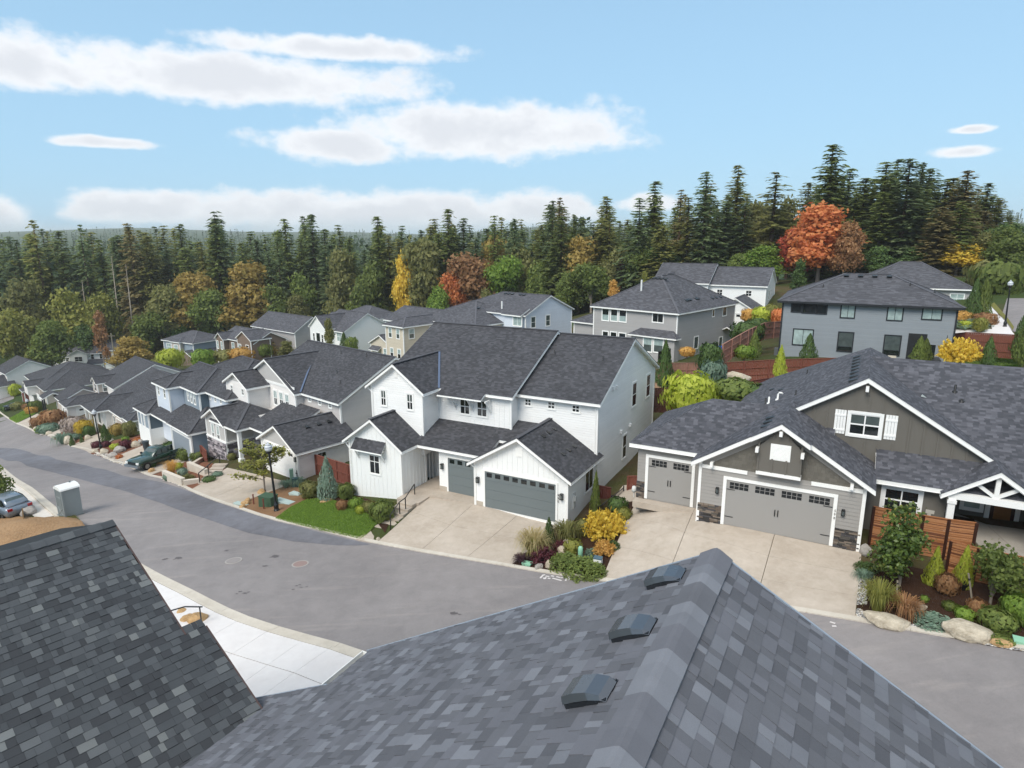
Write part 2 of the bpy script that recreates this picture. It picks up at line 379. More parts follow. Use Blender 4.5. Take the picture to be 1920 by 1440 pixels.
# ------------------------------------------------------------------ house kit (local u right, v to the back, z up)
class House:
    def __init__(s, name, label, x, y, z, ang, cat='house', group=None):
        s.x, s.y, s.z, s.a = x, y, z, math.radians(ang); s.o = empty(name, (x, y, z), s.a, label, cat, group)
    def w(s, u, v, z=0):
        c, t = math.cos(s.a), math.sin(s.a); return (s.x + c * u - t * v, s.y + t * u + c * v, s.z + z)
def slab(H, polys, mat, th=.2, trim=None, fascia=True, name='roof', lip=.025):
    """roof: polygons whose first edge is the eave; rim boards and soffit under the free edges"""
    top = MB(); rim = MB(); cnt = {}
    key = lambda p: tuple(round(c, 3) for c in p)
    for P in polys:
        for a, b in zip(P, P[1:] + P[:1]): k = frozenset((key(a), key(b))); cnt[k] = cnt.get(k, 0) + 1
    cen = Vector((0, 0, 0)); n = 0
    for P in polys:
        for p in P: cen += Vector(p); n += 1
    cen /= n
    for P in polys:
        V = [Vector(p) for p in P]; e = (V[1] - V[0]).normalized(); nr = (V[1] - V[0]).cross(V[2] - V[0]).normalized()
        if nr.z < 0: nr = -nr
        up = nr.cross(e);
        if up.z < 0: up = -up
        # push the free edges out by a small lip
        W = []
        for i, p in enumerate(V):
            q = p.copy()
            for j in (i - 1, i):
                a, b = V[j], V[(j + 1) % len(V)]
                if cnt[frozenset((key(P[j]), key(P[(j + 1) % len(V)])))] == 1:
                    d = (b - a).normalized(); o = d.cross(nr); m_ = sum(V, Vector((0, 0, 0))) / len(V)
                    if o.dot(a - m_) < 0: o = -o
                    q += o * lip
            W.append(q + Vector((0, 0, .018)))
        uv = [((p - V[0]).dot(e) + H.x * 3.1, (p - V[0]).dot(up) + V[0].z * .0) for p in W]
        pl = W
        if (W[1] - W[0]).cross(W[2] - W[0]).z < 0: pl = W[::-1]; uv = uv[::-1]
        top.poly(pl, uv)
        if fascia:
            rim.poly([p - Vector((0, 0, th * .9)) for p in pl][::-1])
            for a, b, pa, pb in zip(V, V[1:] + V[:1], P, P[1:] + P[:1]):
                if cnt[frozenset((key(pa), key(pb)))] == 1: rim.quad(a - Vector((0, 0, th)), b - Vector((0, 0, th)), b, a)
    r = top.build(name, mat, H.o)
    if fascia: rim.build('fascia', trim or M_TRIM, r)
    return r
def roof_polys(u0, u1, v0, v1, ze, sl, axis='u', h0=False, h1_=False, sl2=None):
    """footprint incl. overhang; ze = height of the eave tip"""
    if axis == 'u':
        half = (v1 - v0) / 2; vm = (v0 + v1) / 2; zr = ze + sl * half
        a, b = (u0 + half if h0 else u0, vm, zr), (u1 - half if h1_ else u1, vm, zr)
        if a[0] > b[0]: m_ = (a[0] + b[0]) / 2; a = b = (m_, vm, zr)
        P = [[(u0, v0, ze), (u1, v0, ze), b, a], [(u1, v1, ze), (u0, v1, ze), a, b]]
        if h0: P.append([(u0, v1, ze), (u0, v0, ze), a])
        if h1_: P.append([(u1, v0, ze), (u1, v1, ze), b])
    else:
        half = (u1 - u0) / 2; um = (u0 + u1) / 2; zr = ze + sl * half
        a, b = (um, v0 + half if h0 else v0, zr), (um, v1 - half if h1_ else v1, zr)
        P = [[(u0, v1, ze), (u0, v0, ze), a, b], [(u1, v0, ze), (u1, v1, ze), b, a]]
        if h0: P.append([(u0, v0, ze), (u1, v0, ze), a])
        if h1_: P.append([(u1, v1, ze), (u0, v1, ze), b])
    P2 = []
    for p in P:
        q = [p[0]]
        for x in p[1:]:
            if x != q[-1]: q.append(x)
        P2.append(q)
    return P2, zr
def block(H, u0, u1, v0, v1, zb, ze, sl, axis='u', ends='gg', oe=.4, og=.3, mat=None, roof=None, trim=None, walls=True, th=.2, corner=True, cap=True):
    """walls plus a gable or hip roof.  ends: g / h for the low and the high end of the ridge axis; ze = eave tip height"""
    h0, h1_ = ends[0] == 'h', ends[1] == 'h'
    if axis == 'u': U0, U1, V0, V1 = u0 - (oe if h0 else og), u1 + (oe if h1_ else og), v0 - oe, v1 + oe
    else: U0, U1, V0, V1 = u0 - oe, u1 + oe, v0 - (oe if h0 else og), v1 + (oe if h1_ else og)
    P, zr = roof_polys(U0, U1, V0, V1, ze, sl, axis, h0, h1_)
    r = slab(H, P, roof or M_ROOF, th, trim)
    zt = ze + sl * oe - .06
    if walls:
        mb = MB()
        def face(a, b, gable):
            pts = [(*a, zb), (*b, zb), (*b, zt)]
            if gable:
                m_ = ((a[0] + b[0]) / 2, (a[1] + b[1]) / 2); pts.append((*m_, zr - .08))
            pts.append((*a, zt)); mb.poly(pts)
        face((u0, v0), (u1, v0), axis == 'v' and not h0); face((u1, v1), (u0, v1), axis == 'v' and not h1_)
        face((u0, v1), (u0, v0), axis == 'u' and not h0); face((u1, v0), (u1, v1), axis == 'u' and not h1_)
        mb.build('wall', mat, H.o)
        if corner:
            c = .06
            for (x, y) in ((u0, v0), (u1, v0), (u1, v1), (u0, v1)):
                t = MB(); t.box(x - c if x == u0 else x - .09, x + .09 if x == u0 else x + c, y - c if y == v0 else y - .09, y + .09 if y == v0 else y + c, zb, zt - .02)
                t.build('corner_trim', trim or M_TRIM, H.o)
    if cap:
        t = MB(); seen = set()
        edges = {}
        for p in P:
            for a, b in zip(p, p[1:] + p[:1]):
                k = frozenset((tuple(round(c, 3) for c in a), tuple(round(c, 3) for c in b))); edges.setdefault(k, []).append((a, b))
        for k, e in edges.items():
            if len(e) == 2:
                a, b = Vector(e[0][0]), Vector(e[0][1]); t.bar(a + Vector((0, 0, .03)), b + Vector((0, 0, .03)), .26, .05)
        if t.v: t.build('ridge_cap', roof or M_ROOF, r)
    return r, zr
def shed(H, pts, mat=None, th=.2, trim=None): return slab(H, [list(map(tuple, pts))], mat or M_ROOF, th, trim)
def wallbox(H, u0, u1, v0, v1, z0, z1, mat, name='wall'):
    mb = MB(); mb.box(u0, u1, v0, v1, z0, z1); return mb.build(name, mat, H.o)
FACES = {'F': ((1, 0), (0, -1)), 'R': ((0, 1), (1, 0)), 'L': ((0, -1), (-1, 0)), 'B': ((-1, 0), (0, 1))}
class Face:
    """2D drawing board on a wall: p(a, z, d): a along the wall as seen from outside, d proud of it"""
    def __init__(s, face, c): s.r, s.n = FACES[face]; s.face = face; s.c = c
    def p(s, a, z, d=0.0):
        if s.face in 'FB': return (a, s.c + s.n[1] * d, z)
        return (s.c + s.n[0] * d, a, z)
    def box(s, mb, a0, a1, z0, z1, d0, d1):
        lo = [s.p(a0, z0, d0), s.p(a1, z0, d0), s.p(a1, z1, d0), s.p(a0, z1, d0)]; hi = [s.p(a0, z0, d1), s.p(a1, z0, d1), s.p(a1, z1, d1), s.p(a0, z1, d1)]
        if s.face in 'FR': mb.hexa(lo, hi)
        else: mb.hexa(lo[::-1], hi[::-1])
def window(H, face, c, a, z, w, h, cols=2, rows=2, glass=None, frame=None, trim=.09, sash=.05, mun=.022, proud=.04, name='window', topglass=None, split=.5, topmun=True):
    """a = centre, z = bottom"""
    f = Face(face, c); fr = MB(); a0, a1, z1 = a - w / 2, a + w / 2, z + h; fm = frame or M_TRIM
    if trim:
        f.box(fr, a0 - trim, a0, z - trim, z1 + trim, .0, proud); f.box(fr, a1, a1 + trim, z - trim, z1 + trim, .0, proud)
        f.box(fr, a0, a1, z1, z1 + trim * 1.1, .0, proud + .01); f.box(fr, a0, a1, z - trim, z, .0, proud + .015)
    f.box(fr, a0, a0 + sash, z, z1, .005, proud - .01); f.box(fr, a1 - sash, a1, z, z1, .005, proud - .01)
    f.box(fr, a0 + sash, a1 - sash, z1 - sash, z1, .005, proud - .012); f.box(fr, a0 + sash, a1 - sash, z, z + sash, .005, proud - .012)
    for k in range(1, cols): x = a0 + w * k / cols; f.box(fr, x - mun, x + mun, z + sash, z1 - sash, .008, proud - .015)
    for k in range(1, rows):
        y = z + h * (k / rows if rows > 2 else split); f.box(fr, a0 + sash, a1 - sash, y - mun * 1.2, y + mun * 1.2, .008, proud - .016)
    o = fr.build(name, fm, H.o)
    g = MB(); e = sash * .5
    if topglass is None: f.box(g, a0 + e, a1 - e, z + e, z1 - e, .002, .012); g.build('pane', glass or M_GLASS, o)
    else:
        zs = z + h * split; f.box(g, a0 + e, a1 - e, z + e, zs, .002, .012); g.build('pane', glass or M_GLASS, o)
        g = MB(); f.box(g, a0 + e, a1 - e, zs, z1 - e, .002, .0125); g.build('pane', topglass, o)
    return o
def garage_door(H, face, c, a, z, w, h, mat, trimmat=None, windows=8, wsize=(.4, .26), wtop=.14, trim=.14, rows=4, panes=None, muncols=1, munrows=1, label=None):
    f = Face(face, c); t = MB(); a0, a1 = a - w / 2, a + w / 2
    f.box(t, a0 - trim, a0, z, z + h + trim, 0, .07); f.box(t, a1, a1 + trim, z, z + h + trim, 0, .07); f.box(t, a0, a1, z + h, z + h + trim, 0, .072)
    d = MB(); hh = h / rows
    for k in range(rows): f.box(d, a0, a1, z + k * hh + .008, z + (k + 1) * hh - .008, .0, .028)
    f.box(d, a0, a1, z, z + h, -.01, .014)
    o = d.build('garage_door', mat, H.o)
    if label: o['label'] = label
    t.build('door_trim', trimmat or M_TRIM, o)
    for k in range(windows):
        x = a0 + w * (k + .5) / windows; g = MB(); y1 = z + h - wtop; y0 = y1 - wsize[1]
        for i in range(muncols):
            for j in range(munrows):
                cw, ch = wsize[0] / muncols, wsize[1] / munrows; gap = .012 if muncols > 1 else 0
                f.box(g, x - wsize[0] / 2 + i * cw + gap, x - wsize[0] / 2 + (i + 1) * cw - gap, y0 + j * ch + gap, y0 + (j + 1) * ch - gap, .0, .034)
        g.build('pane', M_GLASS, o)
    return o
def battens(H, face, c, a0, a1, zfun, z0, pitch, mat, w=.05, d=.02, skip=(), name='batten'):
    """vertical strips; zfun(a) = top of the wall there; skip = (a0, a1, z0, z1) openings"""
    f = Face(face, c); n = max(1, int(round((a1 - a0) / pitch)))
    for k in range(n + 1):
        a = a0 + (a1 - a0) * k / n; zt = zfun(a); segs = [(z0(a) if callable(z0) else z0, zt)]
        for s0, s1, b0, b1 in skip:
            if s0 - .04 < a < s1 + .04:
                ns = []
                for p, q in segs:
                    if b0 > p: ns.append((p, min(q, b0)))
                    if b1 < q: ns.append((max(p, b1), q))
                segs = [x for x in ns if x[1] - x[0] > .05]
        for p, q in segs:
            if q - p > .05: m_ = MB(); f.box(m_, a - w / 2, a + w / 2, p, q, 0, d); m_.build(name, mat, H.o)
def lapboards(H, face, c, a0f, a1f, z0, z1, exp, mat, skip=(), name='siding_board', d=.03):
    """separate lapped boards; a0f/a1f(z) give the ends of each course"""
    f = Face(face, c); z = z0
    while z < z1 - .02:
        t = min(z + exp, z1); segs = [(a0f(z), a1f(z))]
        for s0, s1, b0, b1 in skip:
            if b0 < (z + t) / 2 < b1:
                ns = []
                for p, q in segs:
                    if s0 > p: ns.append((p, min(q, s0)))
                    if s1 < q: ns.append((max(p, s1), q))
                segs = [x for x in ns if x[1] - x[0] > .05]
        for p, q in segs:
            if q - p < .06: continue
            m_ = MB(); lo = [f.p(p, z, 0), f.p(q, z, 0), f.p(q, t + .01, 0), f.p(p, t + .01, 0)]; hi = [f.p(p, z, d), f.p(q, z, d), f.p(q, t + .01, .008), f.p(p, t + .01, .008)]
            if face in 'FR': m_.hexa(lo, hi)
            else: m_.hexa(lo[::-1], hi[::-1])
            m_.build(name, mat, H.o)
        z += exp
def stones(H, face, c, a0, a1, z0, z1, mats, name='stone', seed=1, sw=(.16, .42), sh=(.055, .10), d=(.03, .08)):
    """ledgestone veneer, every stone its own piece"""
    rnd = random.Random(seed); f = Face(face, c); z = z0; protos = {}
    while z < z1 - .02:
        h = min(rnd.uniform(*sh), z1 - z)
        if z1 - z - h < .03: h = z1 - z
        a = a0
        while a < a1 - .02:
            w = min(rnd.uniform(*sw), a1 - a)
            if a1 - a - w < .08: w = a1 - a
            m_ = MB(); f.box(m_, a + .004, a + w - .004, z + .004, z + h - .004, -.01, rnd.uniform(*d)); m_.build(name, rnd.choice(mats), H.o)
            a += w
        z += h
def roof_vent(H, p, nrm_ax, roofobj, mat=None, s=1.0, name='roof_vent'):
    """low slant-back box vent; p local, nrm_ax = (du, dv, slope) downhill direction"""
    du, dv, sl = nrm_ax; m_ = MB(); w = .24 * s; l = .26 * s; ax = Vector((du, dv, -sl)).normalized(); sd = Vector((-dv, du, 0)); n = ax.cross(sd)
    if n.z < 0: n = -n
    P = Vector(p) + n * .02
    lo = [P - sd * w - ax * l, P + sd * w - ax * l, P + sd * w + ax * l, P - sd * w + ax * l]
    hi = [q + n * hh for q, hh in zip([P - sd * w * .8 - ax * l * .8, P + sd * w * .8 - ax * l * .8, P + sd * w * .9 + ax * l * .95, P - sd * w * .9 + ax * l * .95], (.04 * s, .04 * s, .13 * s, .13 * s))]
    m_.hexa(lo, hi); return recalc(m_.build(name, mat or M_BLACK, roofobj))
def pipe(H, p, h, r, mat, roofobj, bend=False, name='vent_pipe'):
    m_ = MB(); p = Vector(p)
    if bend: m_.tube([p, p + Vector((0, 0, h * .8)), p + Vector((.06, 0, h)), p + Vector((.2, 0, h)), p + Vector((.26, 0, h * .85))], r, 8)
    else: m_.tube([p - Vector((0, 0, .1)), p + Vector((0, 0, h))], r, 8)
    m_.tube([p - Vector((0, 0, .1)), p + Vector((0, 0, .05))], r * 2.2, 8)
    return m_.build(name, mat, roofobj, True)
def wall_lamp(H, face, c, a, z, s=1.0):
    f = Face(face, c); m_ = MB(); w = .09 * s
    f.box(m_, a - w * .6, a + w * .6, z - .05, z + .25 * s, 0, .03); f.box(m_, a - w, a + w, z + .25 * s, z + .30 * s, .02, .22 * s)
    for q in (-1, 1): f.box(m_, a + q * w - .012, a + q * w + .012, z - .05, z + .25 * s, .17 * s, .2 * s)
    f.box(m_, a - w, a + w, z - .07, z - .045, .02, .2 * s)
    o = m_.build('wall_lantern', M_BLACK, H.o); g = MB(); f.box(g, a - w * .7, a + w * .7, z - .04, z + .24 * s, .05, .16 * s); g.build('lantern_glass', M_GLASS_MID, o); return o
def gable_vent(H, face, c, a, z, w, h, mat=None):
    f = Face(face, c); m_ = MB(); f.box(m_, a - w / 2, a + w / 2, z, z + h, 0, .03)
    n = max(3, int(h / .07))
    for k in range(n): f.box(m_, a - w / 2 + .05, a + w / 2 - .05, z + .05 + (h - .1) * k / n, z + .05 + (h - .1) * (k + .5) / n, .03, .045)
    return m_.build('gable_vent', mat or M_TRIM, H.o)
def bracket(H, face, c, a, z, drop, reach, mat=None, w=.09):
    f = Face(face, c); m_ = MB()
    f.box(m_, a - w / 2, a + w / 2, z - drop, z, 0, .06); f.box(m_, a - w / 2 + .004, a + w / 2 - .004, z - w, z + .003, .06, reach)
    m_.bar(f.p(a, z - drop + .05, .04), f.p(a, z - w / 2, reach - .06), w * .8); return m_.build('bracket', mat or M_TRIM, H.o)
# ------------------------------------------------------------------ ground, road, kerbs
def ground_mat():
    t = NT('ground_cover'); p = t.geo().outputs['Position']
    a = t.noise(p, .05, 5, .6); b = t.noise(p, .5, 5, .65); f = t.noise(p, 7, 5, .7)
    c = t.mix(t.rng(b, .35, .65), s2l('5d4a3a'), s2l('4a4c2c')); c = t.mix(t.rng(a, .42, .62), c, s2l('3d4a26'))
    ln = t.n('ShaderNodeVectorMath', operation='LENGTH'); t.lk(p, ln.inputs[0]); c = t.mix(t.rng(ln.outputs['Value'], 130, 190), c, t.mix(b, s2l('2f3d22'), s2l('46552f')))
    c = t.hsv(c, t.math('ADD', t.math('MULTIPLY', f, .8), .6)); t.base(c); t.rough(.95, .1); t.bump(f, .6, .08); return t.m
def build_ground():
    def axis(lo, hi, near0, near1):
        a = list(np.arange(near0, near1 + .1, 1.0)); s = 1.0; x = near1
        while x < hi: s *= 1.16; x += s; a.append(x)
        s = 1.0; x = near0
        while x > lo: s *= 1.16; x -= s; a.insert(0, x)
        return np.array(a)
    X = axis(-5200, 5200, -70, 60); Y = axis(-1500, 6500, -4, 110)
    gx, gy = np.meshgrid(X, Y); z = hts(gx.ravel(), gy.ravel()); nx, ny = len(X), len(Y)
    V = np.stack([gx.ravel(), gy.ravel(), z], 1)
    i, j = np.meshgrid(np.arange(nx - 1), np.arange(ny - 1)); q = (j * nx + i).ravel(); Fq = np.stack([q, q + 1, q + nx + 1, q + nx], 1)
    me = bpy.data.meshes.new('ground'); me.from_pydata(V.tolist(), [], Fq.tolist()); me.materials.append(ground_mat()); me.polygons.foreach_set('use_smooth', [True] * len(me.polygons))
    tag(link(bpy.data.objects.new('ground', me)), 'sloping soil and grass ground under the whole neighbourhood', None, None, 'structure')
build_ground()
def smooth_line(P, step=2.0):
    """Catmull-Rom through xy points, resampled"""
    P = [np.array(p[:2], float) for p in P]; out = []
    for i in range(len(P) - 1):
        p0, p1, p2, p3 = P[max(i - 1, 0)], P[i], P[i + 1], P[min(i + 2, len(P) - 1)]; n = max(1, int(np.linalg.norm(p2 - p1) / step))
        for k in range(n):
            t = k / n; out.append(.5 * ((2 * p1) + (-p0 + p2) * t + (2 * p0 - 5 * p1 + 4 * p2 - p3) * t * t + (-p0 + 3 * p1 - 3 * p2 + p3) * t ** 3))
    out.append(P[-1]); return out
def offset_line(L, d):
    out = []
    for i, p in enumerate(L):
        t = L[min(i + 1, len(L) - 1)] - L[max(i - 1, 0)]; t = t / np.linalg.norm(t); out.append(p + np.array([-t[1], t[0]]) * d)
    return out
CA = [np.array(_c(*p)[:2]) for p in CURB_A]
CA = [CA[0] + (CA[0] - CA[2]) * 3.0] + CA; CA.append(CA[-1] + (CA[-1] - CA[-2]) * 1.6)
LA = smooth_line(CA, 1.5)                              # house-side edge of the road, right to left
CN = [np.array(_c(*p)[:2]) for p in CURB_N]
CN = [CA[0] + np.array([-4.2, -8.2]), np.array([9.5, 18.6]), np.array([1.5, 21.8])] + CN[1:]; CN.append(CN[-1] + (CN[-1] - CN[-2]) * 1.6)
LN = smooth_line(CN, 1.5)
M_ROAD = asphalt('road_asphalt', '7c7776', '918b89', .3); M_ROAD_NEW = asphalt('patched_asphalt', '605e61', '7d7d83')
road = draped('road', [tuple(p) for p in LA] + [tuple(p) for p in LN[::-1]], M_ROAD, .02)
tag(road, 'grey asphalt street running downhill between the houses', None, None, 'structure')
patch = draped('road_patch', pxpoly([(-30, 838), (0, 840), (56, 848), (106, 862), (162, 873), (230, 892), (271, 899), (310, 907), (356, 922.5), (435, 952), (515, 978), (600, 999), (677, 1017), (694, 1021), (688, 1023), (626, 1023), (550, 1016), (466, 1000), (420, 985), (350, 962), (300, 943), (265, 932), (211, 915), (150, 899), (100, 886), (50, 874), (0, 859), (-30, 853)]), M_ROAD_NEW, .03)
tag(patch, 'darker fresh asphalt strip along the house side of street', None, None, 'structure')
def strip(name, L, d0, d1, z0, z1, mat, seg, parent, kind_name):
    """kerb pieces of about seg metres between offsets d0..d1"""
    A, B = offset_line(L, d0), offset_line(L, d1); acc = 0; i = 0
    while i < len(L) - 1:
        j = i; acc = 0
        while j < len(L) - 1 and acc < seg: acc += np.linalg.norm(L[j + 1] - L[j]); j += 1
        m_ = MB(); n = j - i + 1
        za = hts([p[0] for p in A[i:j + 1]], [p[1] for p in A[i:j + 1]]); zb = hts([p[0] for p in B[i:j + 1]], [p[1] for p in B[i:j + 1]])
        pa = [(A[i + k][0], A[i + k][1]) for k in range(n)]; pb = [(B[i + k][0], B[i + k][1]) for k in range(n)]
        e = .012
        def lerp(p, q, t): return (p[0] + (q[0] - p[0]) * t, p[1] + (q[1] - p[1]) * t)
        if n > 1:
            dl = np.linalg.norm(np.array(pa[1]) - np.array(pa[0])); t = min(.2, e / dl)
            pa[0], pb[0] = lerp(pa[0], pa[1], t), lerp(pb[0], pb[1], t)
        V = []
        for k in range(n): V += [(*pa[k], za[k] + z0), (*pb[k], zb[k] + z0), (*pa[k], za[k] + z1), (*pb[k], zb[k] + z1)]
        Fs = []
        for k in range(n - 1):
            a = 4 * k; b = a + 4; Fs += [(a + 2, b + 2, b + 3, a + 3), (a, b, b + 2, a + 2), (a + 1, a + 3, b + 3, b + 1)]
        Fs += [(0, 2, 3, 1), (4 * (n - 1), 4 * (n - 1) + 1, 4 * (n - 1) + 3, 4 * (n - 1) + 2)]
        m_.add(V, Fs); recalc(m_.build(kind_name, mat, parent)); i = j
# sign: LA runs right to left, houses lie to its right-hand side -> negative offset
ka = tag(empty('curb', (0, 0, 0)), 'pale concrete curb along the front gardens', None, None, 'structure')
strip('curb', LA, 0, -.28, -.2, .07, M_CURB, 3.0, ka, 'curb_segment')
kn = tag(empty('curb', (0, 0, 0)), 'concrete curb and gutter beside the new pavement', None, None, 'structure')
strip('gutter', LN, .02, .48, -.2, .045, M_CURB, 3.0, kn, 'gutter_segment')
strip('curb', LN, .48, .66, -.2, .14, M_CURB, 3.0, kn, 'curb_segment')
# pavement slabs on the near side
pv = tag(empty('pavement', (0, 0, 0)), 'new white concrete pavement slabs beside street', None, None, 'structure')
def slabs(L, rows, mat, parent, i0, i1, step=1.55, off=.15, dark=()):
    k = i0; n = 0
    while k + 1 < i1:
        for r, (a, b) in enumerate(rows):
            A, B = offset_line(L, a + .012), offset_line(L, b - .012); j = k + 1
            P = [A[k], A[j], B[j], B[k]]; c = sum(P) / 4; P = [p + (c - p) * .006 for p in P]
            draped('paving_slab', [tuple(p) for p in P], M_CONC_DARK if (n, r) in dark else mat, off, parent, 2.0, .12)
        k += 1; n += 1
iN = min(range(len(LN)), key=lambda i: abs(proj((*LN[i], h1(*LN[i])))[0] - 265))
slabs(LN, [(.68, 2.5), (2.5, 5.2)], M_CONC_NEW, pv, 3, iN + 4, dark=((8, 1), (2, 1)))
# far pale driveway by the silver car, ribbed
m_ = tag(draped('driveway', pxpoly([(-60, 880), (0, 884), (62, 925), (116, 966), (70, 973), (30, 946), (-60, 930)]), concrete('ribbed_concrete', 'c9c1b6', 'd6cfc6', .12), .03), 'pale ribbed concrete driveway beside the silver car', None, None, 'structure')
# ------------------------------------------------------------------ houses
def unp(H, face, c, px, py):
    """pixel -> (a, z) on a wall plane of a house"""
    cs, t = math.cos(H.a), math.sin(H.a); r = ray(px, py); R = np.array([[cs, t, 0], [-t, cs, 0], [0, 0, 1]])
    o = R @ (-np.array([H.x, H.y, H.z])); d = R @ r; i = 1 if face in 'FB' else 0
    k = (c - o[i]) / d[i]; q = o + d * k; return (q[1 - i], q[2])
def winpx(H, face, c, x0, y0, x1, y1, **k):
    a0, z1 = unp(H, face, c, x0, y0); a1, z0 = unp(H, face, c, x1, y1); lo, hi = min(a0, a1), max(a0, a1)
    # corners of a foreshortened wall: keep the sizes plausible
    return window(H, face, c, (lo + hi) / 2, z0, hi - lo, max(z1 - z0, .4), **k)
Z1 = lambda x, y: (880 + x / 6.4, 820 + y / 6.4)
Z2 = lambda x, y: (640 + x / 6.4, 740 + y / 6.4)
Z3 = lambda x, y: (660 + x / 6.4, 640 + y / 6.4)
Z4 = lambda x, y: (940 + x / 6.4, 610 + y / 6.4)
Z5 = lambda x, y: (1180 + x / 6.4, 720 + y / 6.4)
Z6 = lambda x, y: (1340 + x / 6.4, 820 + y / 6.4)
Z7 = lambda x, y: (1480 + x / 6.4, 640 + y / 6.4)
Z8 = lambda x, y: (1620 + x / 6.4, 780 + y / 6.4)
M_WSID = siding('white_lap_siding', 'f2f1ee', .16, .7); M_WBB = plain('white_board_siding', 'f1f1ee', .55, .3, .05, 1.2)
M_DOORG = plain('grey_green_garage_door', '6f7778', .45, .35, .05, .6); M_FOUND = concrete('foundation_concrete', 'b3a899', 'c2b7a8')
def house_a():
    H = House('farmhouse', 'large white modern farmhouse with two grey garage doors and charcoal gabled roofs', -1.704, 38.315, -16.912, -28.362)
    W = M_WSID
    rm, _ = block(H, -10.35, 0, 3.45, 16.87, -.6, 6.47, .481, 'u', mat=W)
    rr, _ = block(H, -.3, 5.7, 4.42, 16.93, -.9, 6.485, .478, 'u', mat=W)
    block(H, -10.15, -5.8, 1.55, 6.9, 2, 6.465, .713, 'v', oe=.345, og=.34, mat=W)
    block(H, -10.45, -6.05, -.7, 2.0, -1.5, 3.05, .72, 'v', oe=.37, og=.36, mat=M_WBB)
    rg, _ = block(H, -.75, 5.62, 0, 4.5, -.8, 2.843, .605, 'v', oe=.37, og=.4, mat=M_WBB)
    shed(H, [(-5.95, .6, 3.05), (-.3, .6, 3.05), (-.3, 3.5, 4.17), (-5.95, 3.5, 4.17)])
    shed(H, [(-.9, 2.3, 3.72), (3.0, 2.3, 3.72), (3.0, 4.45, 4.55), (-.9, 4.45, 4.55)])
    wallbox(H, -4.2, -.8, 1.0, 3.5, -.3, 3.0, M_WBB)
    wallbox(H, -6.1, -4.2, 3.3, 3.46, -.3, 3.1, M_WBB)
    m_ = MB(); Face('F', 3.3).box(m_, -5.6, -4.7, -.1, 2.0, 0, .05); m_.build('front_door', plain('dark_door', '33312f', .5), H.o)
    # canopy over the paired windows with brackets
    shed(H, [(-5.2, 2.42, 6.19), (-1.74, 2.42, 6.19), (-1.74, 3.4, 6.66), (-5.2, 3.4, 6.66)], th=.12)
    for px in ((1250, 700), (1450, 730), (1668, 760)): bracket(H, 'F', 3.45, unp(H, 'F', 3.45, *Z3(*px))[0], 6.05, 1.0, .8)
    m_ = MB(); m_.box(-4.25, -.75, -.15, 1.06, -.35, .0); m_.build('garage_apron', M_CONC, H.o)
    Fk = dict(frame=M_TRIM)
    for x0, y0, x1, y1 in ((1297, 678, 1416, 882), (1500, 705, 1622, 912)): winpx(H, 'F', 3.45, *Z3(x0, y0), *Z3(x1, y1), cols=2, rows=2)
    for x0, y0, x1, y1 in ((345, 582, 415, 775), (657, 628, 735, 826)): winpx(H, 'F', 1.55, *Z3(x0, y0), *Z3(x1, y1), cols=2, rows=2, topglass=M_GLASS_MID)
    for x0, y0, x1, y1 in ((283, 877, 360, 970), (558, 912, 645, 1008), (850, 952, 940, 1050)): winpx(H, 'F', 4.42, *Z4(x0, y0), *Z4(x1, y1), cols=2, rows=2, trim=.08)
    winpx(H, 'F', -.7, *Z2(335, 715), *Z2(468, 962), cols=2, rows=2, split=.66)
    window(H, 'R', 5.7, unp(H, 'R', 5.7, *Z4(1594, 845))[0], unp(H, 'R', 5.7, *Z4(1590, 965))[1], .95, 1.75, cols=1, rows=2, topglass=M_GLASS_MID)
    window(H, 'R', 5.7, unp(H, 'R', 5.7, *Z4(1760, 740))[0], unp(H, 'R', 5.7, *Z4(1758, 850))[1], .95, 1.75, cols=1, rows=2, topglass=M_GLASS_MID)
    a, z = unp(H, 'R', 5.7, *Z1(1860, 100)); window(H, 'R', 5.7, a, z - .9, .8, 1.7, cols=1, rows=2)
    a, z = unp(H, 'R', 5.62, *Z1(1437, 495)); window(H, 'R', 5.62, min(a, 3.4), z - .75, 1.3, 1.35, cols=2, rows=1, topglass=None)
    # awning over the study window
    a0, z0 = unp(H, 'F', -1.25, *Z2(112, 645)); a1, _ = unp(H, 'F', -1.25, *Z2(475, 728)); zt = z0 + .62
    shed(H, [(a0, -1.25, z0), (a1, -1.25, z0), (a1 - .02, -.72, zt), (a0 + .02, -.72, zt)], th=.1)
    for a in (a0 + .2, a1 - .2): bracket(H, 'F', -.7, a, z0 + .05, .85, .5)
    # battens
    gz = lambda a: 2.84 + .605 * (3.55 - abs(a - 2.42)) - .28
    battens(H, 'F', 0, -.55, 5.45, gz, lambda a: 2.62, .36, M_WBB, skip=((-.16, 5.02, -1, 2.62),))
    wz = lambda a: 3.05 + .72 * (2.567 - abs(a + 8.25)) - .28
    battens(H, 'F', -.7, -10.3, -6.2, wz, -1.2, .36, M_WBB, skip=((-9.35, -8.0, .75, 2.75),))
    battens(H, 'R', -6.05, -.55, 3.2, lambda a: 3.2, -.7, .38, M_WBB)
    battens(H, 'F', 3.45, -5.6, -.15, lambda a: 6.5, 4.2, .4, M_WBB, skip=((-4.9, -3.6, 4.5, 6.3), (-3.4, -1.9, 4.5, 6.3)))
    battens(H, 'F', 1.0, -4.1, -.9, lambda a: 3.0, lambda a: 2.62, .36, M_WBB)
    garage_door(H, 'F', 0, 2.44, 0, 4.88, 2.41, M_DOORG, windows=8, wsize=(.38, .28), wtop=.10, trim=.12)
    garage_door(H, 'F', 1.0, -2.2, 0, 2.5, 2.41, M_DOORG, windows=4, wsize=(.38, .28), wtop=.10, trim=.12)
